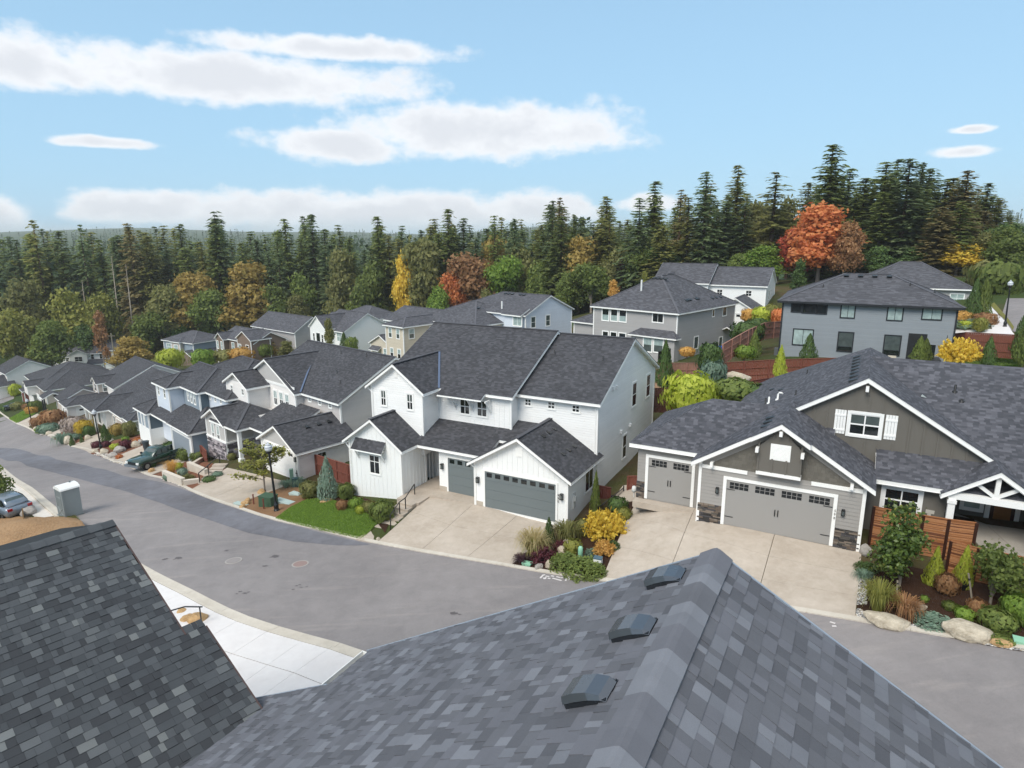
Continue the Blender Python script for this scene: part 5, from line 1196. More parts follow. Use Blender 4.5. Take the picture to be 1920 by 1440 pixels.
def roof_u():
    H = House('near_house', 'near house under the camera with blue grey shingled gable roof and three black vents', 2.677, 7.787, -4.115, -28.5)
    k, k2 = .576, .525; EL = -6.17; VB = -11.5
    tones = [shingle_tone('blue_shingle_' + n, c) for n, c in (('dark', '57585d'), ('dusk', '606166'), ('mid', '66676d'), ('pale', '6d6f75'), ('light', '76787e'))]
    deck = plain('roof_deck_dark', '3b3d42', .9)
    ext = 7.2; e = 6.6
    r = base_sheet(H, [[(0, 0, 0), (EL, 0, k * EL), (EL, VB, k * EL), (0, VB, 0)], [(0, 0, 0), (0, VB, 0), (e, VB, -k * e), (e, 0, -k * e)], [(EL, -1.06, k * EL), (EL - ext, -1.06, k * EL - k2 * ext), (EL - ext, VB, k * EL - k2 * ext), (EL, VB, k * EL)]], deck)
    S = ShingleRoof(H, r, tones, ((30, 30, 15, 5, 1), (6, 22, 32, 20, 7)), 5); c = math.hypot(1, k); c2 = math.hypot(1, k2)
    nl = int(6.17 * c / EXPO)
    S.plane((0, 0, .012), (-1, 0, -k), (0, 1, 0), nl, lambda i: VB, lambda i: .02)
    S.plane((0, 0, .012), (1, 0, -k), (0, 1, 0), int(e * c / EXPO), lambda i: VB, lambda i: .02)
    S.plane((EL, 0, k * EL + .012), (-1, 0, -k2), (0, 1, 0), int(ext * c2 / EXPO), lambda i: VB, lambda i: -1.05)
    S.items = [it for it in S.items if it[0].y > -7.6]
    S.build(300)
    ridge_caps(r, (0, .03, .03), (0, -7.5, .03), (-1, 0, -k), (1, 0, -k), tones[1:], random.Random(3), w=.24, step=.24)
    # drip edges on the rakes, gutter on the short eave
    tin = plain('pale_drip_edge', '8d97a3', .4, .5, .1)
    for a, b in (((0, .03, -.05), (EL, .03, k * EL - .05)), ((0, .03, -.05), (e, .03, -k * e - .05)), ((EL, -1.03, k * EL - .06), (EL - ext, -1.03, k * EL - k2 * ext - .06))):
        m_ = MB(); m_.bar(a, b, .03, .14); m_.build('drip_edge', tin, r)
    m_ = MB(); z = k * EL - .08; m_.box(EL - .13, EL - .01, -1.05, .03, z - .1, z - .09); m_.box(EL - .14, EL - .125, -1.05, .03, z - .1, z + .05); m_.box(EL - .13, EL - .02, .015, .03, z - .1, z + .04); m_.build('gutter', M_WHITEPIPE, r)
    # vents
    gl = plain('vent_black_plastic', '23262a', .22, .6, .1, 4, 30, .02); mt = plain('vent_hood_metal', '5b6067', .2, .7, .15, 3, 20, .02, .5)
    for v, u in ((-.49, -.50), (-1.75, -.52), (-2.91, -.58)):
        ax = Vector((-1, 0, -k)).normalized(); sd = Vector((0, 1, 0)); n = Vector((-k, 0, 1)).normalized(); P = Vector((u, v, k * u + .02)); ve = MB()
        L, Wd = .24, .17
        prof = [(-L, .02), (-L * .75, .075), (-L * .2, .125), (L * .45, .14), (L, .125), (L * 1.05, .085)]
        for q in range(len(prof) - 1):
            (s0, h0), (s1, h1x) = prof[q], prof[q + 1]; w0 = Wd * (.72 if q == 0 else .92); w1 = Wd * .92
            ve.quad(P + ax * s0 - sd * w0 + n * h0, P + ax * s1 - sd * w1 + n * h1x, P + ax * s1 + sd * w1 + n * h1x, P + ax * s0 + sd * w0 + n * h0)
            for sg in (-1, 1): ve.quad(P + ax * s0 + sd * w0 * sg + n * h0, P + ax * s1 + sd * w1 * sg + n * h1x, P + ax * s1 + sd * Wd * 1.05 * sg + n * h1x * .45, P + ax * s0 + sd * Wd * 1.05 * sg + n * h0 * .45)
        o = recalc(ve.build('roof_vent', mt, r, True))
        ve = MB(); ve.hexa([P - ax * L - sd * Wd - n * .01, P - ax * L + sd * Wd - n * .01, P + ax * L + sd * Wd - n * .01, P + ax * L - sd * Wd - n * .01], [P - ax * L * .95 - sd * Wd + n * .03, P - ax * L * .95 + sd * Wd + n * .03, P + ax * L * .98 + sd * Wd + n * .075, P + ax * L * .98 - sd * Wd + n * .075]); recalc(ve.build('vent_base', gl, o))
    P = Vector((EL - 2.2, -2.9, 0)); rr = ray(311, 1345); cs, t = math.cos(H.a), math.sin(H.a); Rm = np.array([[cs, t, 0], [-t, cs, 0], [0, 0, 1]]); o_ = Rm @ (-np.array([H.x, H.y, H.z])); d_ = Rm @ rr
    kk = (k * EL + k2 * (o_[0] - EL) - o_[2]) / (d_[2] - k2 * d_[0]); q = o_ + d_ * kk
    m_ = MB(); m_.tube([tuple(q - np.array([0, 0, .1])), tuple(q + np.array([0, 0, .42]))], .055, 14, cap=False); m_.tube([tuple(q - np.array([0, 0, .1])), tuple(q + np.array([0, 0, .40]))], .045, 14); m_.build('vent_pipe', gl, r, True)
    # walls below
    wallbox(H, -5.9, 6.3, VB + .3, -.5, -12.8, -3.9, M_GREY); wallbox(H, EL - ext + .4, -5.9, VB + .3, -1.6, -12.8, -7.5, M_GREY)
    m_ = MB(); m_.poly([(-5.9, -.48, -3.9), (6.3, -.48, -3.9), (0, -.48, -.3)]); m_.build('wall', M_GREY, H.o)
    return H
roof_u()
def roof_t():
    H = House('neighbour_house', 'neighbouring house seen as a dark mottled shingle roof beside the dirt mound', -9.01, 13.48, -6.30, -42.1)
    k = .348; tones = [shingle_tone('black_shingle_' + n, c) for n, c in (('dark', '3a3c3f'), ('dusk', '424548'), ('mid', '4b4e51'), ('pale', '585b5d'), ('light', '686b6b'))]
    L, M_ = 3.57, 9.5; VB = -9
    r = base_sheet(H, [[(0, 0, 0), (0, VB, 0), (L, VB, -k * L), (L, 0, -k * L)], [(L, .39, -k * L), (L, VB, -k * L), (M_, VB, -k * M_), (M_, .39, -k * M_)], [(0, 0, 0), (-5, 0, -k * 5), (-5, VB, -k * 5), (0, VB, 0)]], plain('roof_deck_black', '2c2e30', .9))
    c = math.hypot(1, k); n1 = int(L * c / EXPO); n2 = int(M_ * c / EXPO)
    S = ShingleRoof(H, r, tones, ((32, 30, 14, 2, 0), (8, 24, 26, 14, 8)), 9)
    S.plane((0, 0, .012), (1, 0, -k), (0, 1, 0), n2, lambda i: VB, lambda i: .02 if i < n1 else .41)
    S.plane((0, 0, .012), (-1, 0, -k), (0, 1, 0), 6, lambda i: VB, lambda i: .02)
    S.items = [it for it in S.items if it[0].y > -7.5]
    S.build(300)
    ridge_caps(r, (0, .03, .02), (0, -8, .02), (-1, 0, -k), (1, 0, -k), tones[1:4], random.Random(4), w=.2, step=.26)
    for a, b in (((0, .03, -.06), (L, .03, -k * L - .06)), ((L, .42, -k * L - .06), (M_, .42, -k * M_ - .06))): m_ = MB(); m_.bar(a, b, .03, .16); m_.build('drip_edge', plain('dark_drip_edge', '4b3a36', .5, .4), r)
    wallbox(H, -4.6, M_ - .4, VB + .3, -.4, -13.5, -3.45, M_GREY)
roof_t()
# ------------------------------------------------------------------ drives, beds, steps, street furniture
def panels(name, label, cols, splits, mat, off=.06, gap=.006, curve=None):
    root = tag(empty(name, (0, 0, 0)), label, None, None, 'structure')
    lines = [[gpx(*t)[:2], gpx(*b)[:2]] for t, b in cols]
    for (a0, a1), (b0, b1) in zip(lines, lines[1:]):
        for s0, s1 in zip(splits, splits[1:]):
            P = [a0 + (a1 - a0) * s0, b0 + (b1 - b0) * s0, b0 + (b1 - b0) * s1, a0 + (a1 - a0) * s1]; c = sum(P) / 4
            P = [p + (c - p) / np.linalg.norm(c - p) * .014 for p in P]
            draped('concrete_slab', [tuple(p) for p in P], mat, off, root, 1.0, .1)
    return root
panels('driveway', 'broad concrete driveway of the white farmhouse', [((820, 920), (706, 1019)), ((887.5, 947), (787, 1035)), ((971, 967), (871, 1050)), ((1050, 982), (958, 1062))], [0, .47, 1], M_CONC)
panels('driveway', 'concrete driveway of the taupe craftsman house', [((1196, 936), (1128, 1089)), ((1303, 955), (1240, 1108)), ((1453, 1001), (1415, 1135)), ((1616, 1036), (1603, 1164))], [0, .36, .68, 1], M_CONC)
panels('driveway', 'concrete driveway of the cream gabled house', [((426, 878), (356, 920)), ((490, 893), (397, 935)), ((550, 906), (436, 949))], [0, .5, 1], M_CONC)
panels('driveway', 'concrete driveway under the green pickup truck', [((292, 826), (203, 862)), ((325, 842), (243, 877)), ((358, 862), (281, 892))], [0, .5, 1], M_CONC)
panels('driveway', 'narrow concrete driveway beside the slim white porch posts', [((186, 812), (132, 836)), ((214, 824), (170, 851))], [0, .5, 1], M_CONC)
panels('driveway', 'short concrete drive between the low mounded shrubs', [((100, 798), (76, 814)), ((122, 806), (100, 824))], [0, 1], M_CONC)
panels('driveway', 'concrete drive beside the small bright lawn', [((70, 776), (32, 794)), ((88, 782), (50, 803))], [0, 1], M_CONC)
panels('side_path', 'concrete path between farmhouse fence and stone clad garage', [((1168, 912), (1140, 950)), ((1188, 908), (1196, 938))], [0, 1], M_CONC)
panels('porch_floor', 'concrete porch floor behind the bamboo screen', [((1780, 960), (1880, 1075)), ((1850, 985), (1960, 1085)), ((1990, 1005), (2030, 1090))], [0, .5, 1], concrete('aggregate_concrete', '99938a', 'a9a298'))
M_MULCH = soil('dark_mulch', '2e2019', '4e382b', 22); M_RED = soil('red_bark', '6b4433', '8a6350', 16); M_DIRT = soil('bare_dirt', '87694c', 'ab8d6c', 6); M_LAWN = soil('lawn_turf', '4f6a30', '6d8645', 20); M_GRAVEL = soil('fine_gravel', '8d847a', 'b5ada3', 30)
def bed(name, label, pts, mat, off=.03): return tag(draped(name, pxpoly(pts), mat, off), label, None, None, 'structure')
LAWN_A = [(516, 974), (545, 952), (575, 938), (612, 935), (648, 948), (690, 965), (709, 982), (677, 1013), (600, 996), (560, 986)]
bed('lawn', 'small clipped front lawn of the white farmhouse', LAWN_A, M_LAWN, .05)
bed('planting_bed', 'reddish soil bed around the green utility cabinet', [(438, 949), (470, 936), (530, 911), (562, 915), (600, 928), (575, 937), (545, 951), (515, 974)], soil('tan_soil', '77583f', '96775a', 12), .035)
bed('planting_bed', 'dark mulch bed under the clipped shrubs', [(562, 915), (650, 925), (740, 955), (722, 1000), (709, 983), (690, 966), (648, 949), (612, 936), (575, 938)], M_MULCH, .035)
bed('planting_bed', 'dark mulch bed between the two big driveways', [(959, 1062), (1052, 983), (1140, 952), (1196, 938), (1180, 965), (1128, 1088), (1070, 1080)], M_MULCH, .035)
bed('planting_bed', 'dark soil bed in front of the bamboo screen', [(1604, 1164), (1616, 1060), (1660, 1052), (1760, 1075), (1960, 1110), (1960, 1229), (1760, 1193)], M_MULCH, .035)
bed('planting_bed', 'bark bed between driveways of cream and blue houses', [(283, 892), (356, 862), (425, 880), (356, 920)], M_RED, .035)
bed('planting_bed', 'bark bed with boulders beside the truck', [(170, 851), (214, 826), (260, 815), (296, 828), (205, 863)], M_RED, .035)
bed('planting_bed', 'shrub bed below the cream garage', [(101, 824), (122, 806), (186, 812), (132, 836)], M_RED, .035)
bed('lawn', 'small bright lawn strip by the lamp post', [(17, 786), (46, 770), (75, 764), (66, 776), (31, 794)], M_LAWN, .05)
bed('lawn', 'striped back lawn behind the wooden fence on the right', [(1800, 664), (1812, 660), (1890, 662), (1912, 686), (1815, 690)], soil('bright_turf', '2f6a18', '4a8426', 20), .05)
bed('back_yard', 'bare terraced soil yard between the brown fences', [(1222, 712), (1560, 700), (1600, 735), (1420, 750), (1222, 742)], soil('yard_soil', '7d6149', '9a7d63', 6), .05)
bed('back_street', 'grey street beyond the steel grey house', [(1872, 612), (1888, 560), (1990, 560), (1990, 660)], M_ROAD, .05)
bed('back_pavement', 'pale pavement beside the grass verge up the hill', [(1848, 575), (1856, 573), (1897, 622), (1905, 632), (1790, 627), (1790, 618), (1860, 618)], M_CONC_NEW, .06)
bed('grass_verge', 'dry grass verge along the back street', [(1856, 573), (1864, 568), (1901, 614), (1899, 621)], soil('dry_turf', '6a6a38', '7f7a46', 12), .08)
bed('side_street', 'side street at the bottom of the hill', [(-30, 748), (0, 740), (28, 736), (26, 748), (6, 756), (-30, 764)], M_ROAD, .06)
def dirt():
    pts = pxpoly([(-60, 966), (60, 970), (105, 975), (140, 970), (158, 990), (230, 1040), (260, 1100), (100, 1130), (-60, 1100)]); xs = [p[0] for p in pts]; ys = [p[1] for p in pts]; cx, cy = sum(xs) / len(xs), sum(ys) / len(ys)
    c = gpx(35, 1005); 
    def hf(V):
        z = hts([v.co.x for v in V], [v.co.y for v in V]); out = []
        for v, zz in zip(V, z):
            d = math.hypot((v.co.x - c[0]) / 5.0, (v.co.y - c[1]) / 3.2); out.append(zz + max(0, 1 - d * d) * .9 + .18 * max(0, 1 - d * .5) * (mnoise.noise(Vector((v.co.x * .9, v.co.y * .9, 0))) + .6 * mnoise.noise(Vector((v.co.x * 2.6, v.co.y * 2.6, 4)))))
        return out
    o = draped('dirt_mound', pts, M_DIRT, .03, None, .35, 0, hf); o.data.polygons.foreach_set('use_smooth', [True] * len(o.data.polygons)); tag(o, 'heap of bare tan dirt beside the pavement', None, None, 'structure')
dirt()
# entry steps of the farmhouse
def local(H, P):
    c, t = math.cos(H.a), math.sin(H.a); dx, dy = P[0] - H.x, P[1] - H.y; return (c * dx + t * dy, -t * dx + c * dy, P[2] - H.z)
def steps():
    H = HA; a = local(H, gpx(690, 1012)); b = local(H, gpx(772, 940))
    root = tag(empty('entry_steps', H.w(a[0], a[1], a[2]), H.a), 'concrete steps with landing up to farmhouse porch', 'steps')
    ox, oy, oz = a
    n = 6; z0, z1 = a[2] + .02, -.12
    m_ = MB(); m_.box(-.65, .65, -.3, 1.6, -.4, .05); m_.build('landing', M_CONC, root)
    du, dv = (b[0] - a[0]), (b[1] - a[1])
    for i in range(n):
        t0, t1 = .28 + .6 * i / n, .28 + .6 * (i + 1) / n; z = (z1 - z0) * (i + 1) / n
        m_ = MB(); m_.box(du * t0 * .55 - .6, du * t0 * .55 + .6, dv * t0, dv * t1 + .04, -.6, z + .02); m_.build('step', M_CONC, root)
    m_ = MB(); c = local(H, gpx(800, 918)); m_.box(-6.0 - ox, -4.25 - ox, dv * .88, 3.2 - oy, -.8, z1 - z0 + .03); m_.build('landing', M_CONC, root)
    # railing
    R = tag(empty('handrail', H.w(a[0], a[1], a[2]), H.a), 'black metal handrail along the farmhouse entry steps', 'handrail')
    tops = []
    for px in ((733, 995), (750, 969), (761, 961), (778, 934)):
        q = local(H, gpx(*px)); p = Vector((q[0] - ox, q[1] - oy, q[2] - oz)); m_ = MB(); m_.bar(p - Vector((0, 0, .2)), p + Vector((0, 0, 1.0)), .05); m_.build('post', M_BLACK, R); tops.append(p + Vector((0, 0, 1.0)))
    m_ = MB()
    for p, q in zip(tops, tops[1:]): m_.bar(p, q, .05)
    m_.build('top_rail', M_BLACK, R)
steps()
def rail_c():
    P = [gpx(375, 908), gpx(392, 894), gpx(413, 873)]; o = P[0]; R = tag(empty('handrail', tuple(o)), 'black handrail beside planter steps of cream house', 'handrail'); tops = []
    for p in P: q = Vector(p - o); m_ = MB(); m_.bar(q, q + Vector((0, 0, 1.0)), .06); m_.build('post', M_BLACK, R); tops.append(q + Vector((0, 0, 1.0)))
    m_ = MB()
    for p, q in zip(tops, tops[1:]): m_.bar(p, q, .06)
    m_.build('top_rail', M_BLACK, R)
    # planter walls of pale block
    root = tag(empty('planter_wall', tuple(gpx(345, 910))), 'pale concrete planter walls stepping beside the cream house steps', 'wall'); c = root.location; M = concrete('block_concrete', 'c3b8a8', 'd2c8ba', .15)
    for A, B, h in (((309, 900), (345, 911), .9), ((345, 911), (374, 905), .5), ((355, 882), (388, 893), .85), ((355, 882), (382, 862), .5)):
        a, b = Vector(gpx(*A)) - c, Vector(gpx(*B)) - c; m_ = MB(); d = (b - a).normalized(); s = Vector((-d.y, d.x, 0)) * .16
        m_.hexa([a - s - Vector((0, 0, .3)), b - s - Vector((0, 0, .3)), b + s - Vector((0, 0, .3)), a + s - Vector((0, 0, .3))], [a - s + Vector((0, 0, h)), b - s + Vector((0, 0, h * .75)), b + s + Vector((0, 0, h * .75)), a + s + Vector((0, 0, h))]); recalc(m_.build('wall_block', M, root))
    # steps
    st = tag(empty('garden_steps', tuple(gpx(400, 893))), 'concrete steps between the planter and driveway of cream house', 'steps')
    for i in range(6):
        p = Vector(gpx(388 + i * 5, 905 - i * 6)) - st.location; m_ = MB(); m_.box(p.x - .6, p.x + .6, p.y - .3, p.y + .3, p.z - .3, p.z + .12 + i * .02); m_.build('step', M_CONC, st)
rail_c()
def rail_near():
    # handrail and slab by the neighbouring roof
    p0, p1 = gpx(379, 1176), gpx(318, 1192); a = Vector(p0); R = tag(empty('handrail', tuple(a)), 'thin dark handrail rising behind the mottled roof edge', 'handrail')
    d = Vector(p1) - a; m_ = MB(); m_.bar((0, 0, 0), (0, 0, 1.05), .045); m_.build('post', M_BLACK, R); m_ = MB(); m_.bar((.14, -.02, 1.05), (-.7, .05, 1.02), .045); m_.bar((-.7, .05, 1.02), (-2.4, -.5, .75), .045); m_.build('top_rail', M_BLACK, R)
rail_near()
# lamp posts
def lamp_post():
    r = empty('street_lamp', (0, 0, 0)); m_ = MB(); m_.lathe((0, 0, 0), [(.2, 0), (.2, .12), (.15, .2), (.17, .5), (.12, .62), (.085, .75), (.075, 2), (.06, 4.05), (.09, 4.1), (.06, 4.16)], 14); m_.build('pole', M_BLACK, r, False)
    m_ = MB(); m_.lathe((0, 0, 4.16), [(.06, 0), (.13, .05), (.17, .12), (.2, .2), (.2, .24)], 16); m_.build('collar', M_BLACK, r, True)
    m_ = MB(); m_.lathe((0, 0, 4.4), [(.19, 0), (.25, .12), (.26, .25), (.22, .36), (.2, .38)], 18); m_.build('globe', plain('frosted_glass', 'dfe3e6', .25, .5, .04), r, True)
    m_ = MB(); m_.lathe((0, 0, 4.64), [(.262, 0), (.262, .05)], 18); m_.build('band', plain('blue_grey_band', '77808f', .4), r)
    m_ = MB(); m_.lathe((0, 0, 4.78), [(.21, 0), (.13, .08), (.06, .12), (.04, .2), (.015, .24)], 14); m_.build('finial', plain('lamp_cap', 'b8bcc0', .4), r, True)
    return r
lamp = lamp_post()
for i, (px, l) in enumerate((((519, 958), 'black street lamp with white globe beside the green utility cabinet'), ((190, 843), 'black street lamp in front of the slim white porch posts'), ((61, 799), 'black street lamp by the small bright lawn strip'), ((1884, 613), 'black street lamp on the grass verge of back street'))):
    p = gpx(*px); o = lamp if i == 0 else copy_tree(lamp); o.location = tuple(p - np.array([0, 0, .03])); tag(o, l, 'street lamp', 'street lamps of the neighbourhood')
    if i == 0: o.rotation_euler = (0, math.radians(-2.2), 0)
# fences
M_FENCE = plain('brown_fence_wood', '7a4a3e', .75, .15, .2, 3); M_FENCE_D = plain('dark_fence_wood', '5c3630', .75, .15, .2, 3); M_FENCE_P = plain('faded_fence_wood', '9a7163', .75, .15, .2, 3)
def fence(name, label, pts, h, mat, panel=2.4, rails=True, cat='fence', boards=.14):
    """pts: world points along the foot"""
    root = tag(empty(name, tuple(pts[0])), label, cat); o = Vector(pts[0])
    for A, B in zip(pts, pts[1:]):
        a, b = Vector(A) - o, Vector(B) - o; L = (b - a).length; n = max(1, round(L / panel)); d = (b - a) / n
        s = Vector((-d.y, d.x, 0)).normalized()
        for i in range(n):
            p, q = a + d * i, a + d * (i + 1); k = max(3, int(d.length / boards)); m_ = MB()
            for j in range(k):
                x0, x1 = p + (q - p) * (j / k + .004), p + (q - p) * ((j + 1) / k - .004); t = s * (.012 if j % 2 else .02)
                m_.hexa([x0 - t - Vector((0, 0, .25)), x1 - t - Vector((0, 0, .25)), x1 + t - Vector((0, 0, .25)), x0 + t - Vector((0, 0, .25))], [x0 - t + Vector((0, 0, h)), x1 - t + Vector((0, 0, h)), x1 + t + Vector((0, 0, h)), x0 + t + Vector((0, 0, h))])
            tag(recalc(m_.build('fence_boards', mat, root)), kind='stuff')
            if rails:
                for zz in (.35, h * .62):
                    m_ = MB(); m_.bar(p - s * .05 + Vector((0, 0, zz)), q - s * .05 + Vector((0, 0, zz)), .05, .09); m_.build('rail', mat, root)
            m_ = MB(); m_.bar(p + Vector((0, 0, h + .02)), q + Vector((0, 0, h + .02)), .12, .04); m_.build('cap_rail', mat, root)
            m_ = MB(); m_.bar(p - s * .07 - Vector((0, 0, .3)), p - s * .07 + Vector((0, 0, h + .05)), .1); m_.build('post', mat, root)
    return root
def atp(px, py, y): return at_y(px, py, y)
def up_fence(pts): return [tuple(at_y(*p)) for p in pts]
# pixel and forward distance of the foot of each fence
fence('wood_fence', 'faded brown board fence below the light grey house', up_fence([(1226, 713, 59), (1348, 713, 58)]), 1.6, M_FENCE_P)
fence('wood_fence', 'red brown board fence behind the craftsman house', up_fence([(1348, 713, 58), (1440, 708, 57), (1560, 705, 56), (1620, 704, 55)]), 1.6, M_FENCE)
fence('wood_fence', 'dark brown fence behind farmhouse yard with two rails', up_fence([(1222, 768, 52), (1290, 768, 50), (1340, 760, 49)]), 1.8, M_FENCE_D)
fence('wood_fence', 'low dark fence section beside the boulder terrace', up_fence([(1345, 752, 50), (1400, 744, 49), (1440, 738, 48)]), 1.2, M_FENCE_D)
fence('wood_fence', 'board fence running uphill between the two grey houses', up_fence([(1352, 680, 60), (1400, 650, 66), (1432, 632, 76), (1465, 628, 80)]), 1.7, M_FENCE_P)
fence('wood_fence', 'brown fence closing the side yard of light grey house', up_fence([(1371, 652, 84), (1405, 650, 86)]), 1.9, M_FENCE)
fence('wood_fence', 'brown fence with rails behind the striped back lawn', up_fence([(1786, 662, 62), (1806, 661, 60), (1904, 668, 57), (1925, 670, 56)]), 1.9, M_FENCE)
fence('wood_fence', 'brown fence at the forest edge beyond the hipped roof', up_fence([(1770, 568, 100), (1828, 568, 95), (1838, 575, 90)]), 1.8, M_FENCE)
fence('wood_fence', 'brown board fence between cream house and farmhouse', [HC.w(-.2, 1.9, -2.5), HA.w(-10.5, .3, -1.3)], 1.9, M_FENCE)
fence('wood_fence', 'brown side fence behind the blue juniper', [HC.w(1.0, 6.5, -2.3), HA.w(-10.5, 3.5, -1.0)], 1.9, M_FENCE_D)
fence('wood_fence', 'rust coloured fence beside the slate blue garage', [HD.w(.2, 1.0, -3.2), HD.w(2.6, .6, -3.1)], 1.9, M_FENCE)
fence('wood_gate', 'small arched wooden gate beside the farmhouse garage', [HA.w(5.9, 4.0, -.4), HA.w(6.9, 4.0, -.4)], 1.5, M_FENCE_D, rails=False, cat='gate')
fence('wood_fence', 'tall brown fence between farmhouse and craftsman garage', [HA.w(7.6, 5.2, -.2), HA.w(8.9, 5.4, 0)], 1.8, M_FENCE)
def slat_fence():
    A, B = Vector(HA.w(7.0, 1.5, -.35)), Vector(HA.w(7.4, 5.0, -.25)); root = tag(empty('metal_fence', tuple(A)), 'dark metal slat fence on the narrow side path', 'fence'); d = B - A
    for i in range(3): p = d * (i / 2); m_ = MB(); m_.bar(p, p + Vector((0, 0, 1.25)), .07); m_.build('post', M_BLACK, root)
    for i in range(2):
        for z in (.12, 1.12): m_ = MB(); m_.bar(d * (i / 2) + Vector((0, 0, z)), d * ((i + 1) / 2) + Vector((0, 0, z)), .04); m_.build('rail', M_BLACK, root)
        m_ = MB()
        for k in range(16): p = d * ((i + (k + .5) / 16) / 2); m_.bar(p + Vector((0, 0, .12)), p + Vector((0, 0, 1.12)), .05, .015)
        tag(m_.build('slats', plain('dark_brown_slat', '3a2c28', .5), root), kind='stuff')
slat_fence()
def bamboo():
    cols = [plain('bamboo_' + n, c, .6, .25, .25, 6) for n, c in (('tan', 'b07c55'), ('honey', '98643f'), ('umber', '6f4530'))]; post = plain('bamboo_post', '3a2118', .6)
    for lab, pts, h in (('tall bamboo screen fence with dark posts beside the garage', [tuple(gpx(*p)) for p in ((1629, 1021), (1674, 1031), (1720, 1040), (1767, 1049), (1818, 1057))], 1.9), ('lower bamboo screen fence in front of the porch', [tuple(gpx(*p)) for p in ((1773, 1076), (1824, 1091), (1878, 1104), (1940, 1118), (2010, 1134))], 1.5)):
        root = tag(empty('bamboo_fence', pts[0]), lab, 'fence'); o = Vector(pts[0]); rnd = random.Random(5)
        for i in range(len(pts) - 1):
            a, b = Vector(pts[i]) - o, Vector(pts[i + 1]) - o
            n = int(h / .042); ms = [MB(), MB(), MB()]
            for k in range(n):
                z = .05 + k * .042; m_ = rnd.choices(ms, (5, 4, 2))[0]; j = rnd.uniform(-.012, .012); m_.bar(a + Vector((0, 0, z + j)), b + Vector((0, 0, z + rnd.uniform(-.012, .012))), .04, .036)
            for q in range(3):
                if ms[q].v: tag(ms[q].build('bamboo_canes', cols[q], root), kind='stuff')
            m_ = MB(); m_.bar(a - Vector((0, 0, .4)), a + Vector((0, -.03, h + .06)), .1); m_.build('post', post, root)
            m_ = MB(); m_.bar(a + Vector((0, 0, h + .05)), b + Vector((0, 0, h + .05)), .07, .04); m_.build('cap_rail', cols[1], root)
        e = Vector(pts[-1]) - o; m_ = MB(); m_.bar(e - Vector((0, 0, .4)), e + Vector((0, -.03, h + .06)), .1); m_.build('post', post, root)
bamboo()
# small things
def box_thing(name, label, cat, px, size, mat, rz=0, lid=None, z=0):
    p = gpx(*px); r = tag(empty(name, tuple(p + np.array([0, 0, z])), rz), label, cat); w, d, h = size; m_ = MB(); m_.hexa([(-w / 2, -d / 2, -.1), (w / 2, -d / 2, -.1), (w / 2, d / 2, -.1), (-w / 2, d / 2, -.1)], [(-w / 2 * .94, -d / 2 * .94, h), (w / 2 * .94, -d / 2 * .94, h), (w / 2 * .94, d / 2 * .94, h), (-w / 2 * .94, d / 2 * .94, h)]); m_.build('body', mat, r)
    m_ = MB(); m_.box(-w / 2 * 1.02, w / 2 * 1.02, -d / 2 * 1.02, d / 2 * 1.02, h, h + .05); m_.build('lid', lid or mat, r); return r
M_UG = plain('utility_green', '3f5844', .5, .3, .08); M_TEAL = plain('pale_teal_plastic', '8fb09a', .5, .3, .06); M_MINT = plain('mint_plastic', '8fc0a4', .45, .3, .05)
box_thing('utility_cabinet', 'dark green utility cabinet at the foot of street lamp', 'cabinet', (504, 948), (1.1, .8, .75), M_UG, math.radians(-20))
box_thing('utility_box', 'pale green pedestal box behind the young maple', 'utility box', (548, 905), (.3, .3, 1.1), M_TEAL, .3); box_thing('utility_box', 'teal bin-like box beside the pale pedestal', 'utility box', (554, 913), (.45, .4, .7), plain('dark_teal', '2f4a4c', .5), .3)
for px, s, l in (((533, 943), (1.6, .6, .12), 'flat pale teal vault cover beside the cabinet'), ((555, 928), (1.0, .5, .1), 'flat pale vault lid on the bark path'), ((452, 947), (1.2, .4, .08), 'thin pale slab at the edge of driveway'), ((989, 1060), (.5, .35, .12), 'mint green meter lid in the dark bed'), ((1915, 1207), (.5, .4, .12), 'teal meter lid among the pebbles')): box_thing('vault_cover', l, 'utility cover', px, s, M_MINT if px[0] > 600 else plain('grey_teal_cover', 'a9b8b2', .5), math.radians(-30))
def pedestal():
    p = gpx(1088, 1052); r = tag(empty('cable_pedestal', tuple(p)), 'rounded mint green cable pedestal in the shrub bed', 'pedestal'); m_ = MB(); m_.lathe((0, 0, -.1), [(.13, 0), (.13, .75), (.12, .85), (.08, .92), (.03, .94)], 14); m_.build('body', M_MINT, r, True); m_ = MB(); m_.lathe((0, 0, .3), [(.134, 0), (.134, .03)], 14); m_.build('band', M_TEAL, r)
pedestal()
box_thing('utility_box', 'small blue roofed box with white front in the shrub bed', 'utility box', (1121, 1060), (.42, .34, .4), M_WHITEPIPE, -.4, plain('slate_lid', '4c6470', .5))
def manhole(px, l, c):
    p = gpx(*px); r = tag(empty('manhole_cover', tuple(p + np.array([0, 0, .022]))), l, 'manhole'); n = Vector((-(h1(p[0] + .5, p[1]) - h1(p[0] - .5, p[1])), -(h1(p[0], p[1] + .5) - h1(p[0], p[1] - .5)), 1)); r.rotation_euler = n.to_track_quat('Z', 'Y').to_euler()
    m_ = MB(); m_.lathe((0, 0, 0), [(.46, 0), (.46, .012)], 28); m_.build('rim', plain('pale_iron', 'a09a94', .7), r); m_ = MB(); m_.lathe((0, 0, .006), [(.38, 0), (.38, .012)], 28); m_.build('lid', plain('iron_lid_' + c, c, .7, .3, .2, 30), r)
manhole((438, 1052), 'pale round manhole cover in the street', '8d8683'); manhole((563, 1058), 'reddish round manhole cover in the street', '8f7a74')
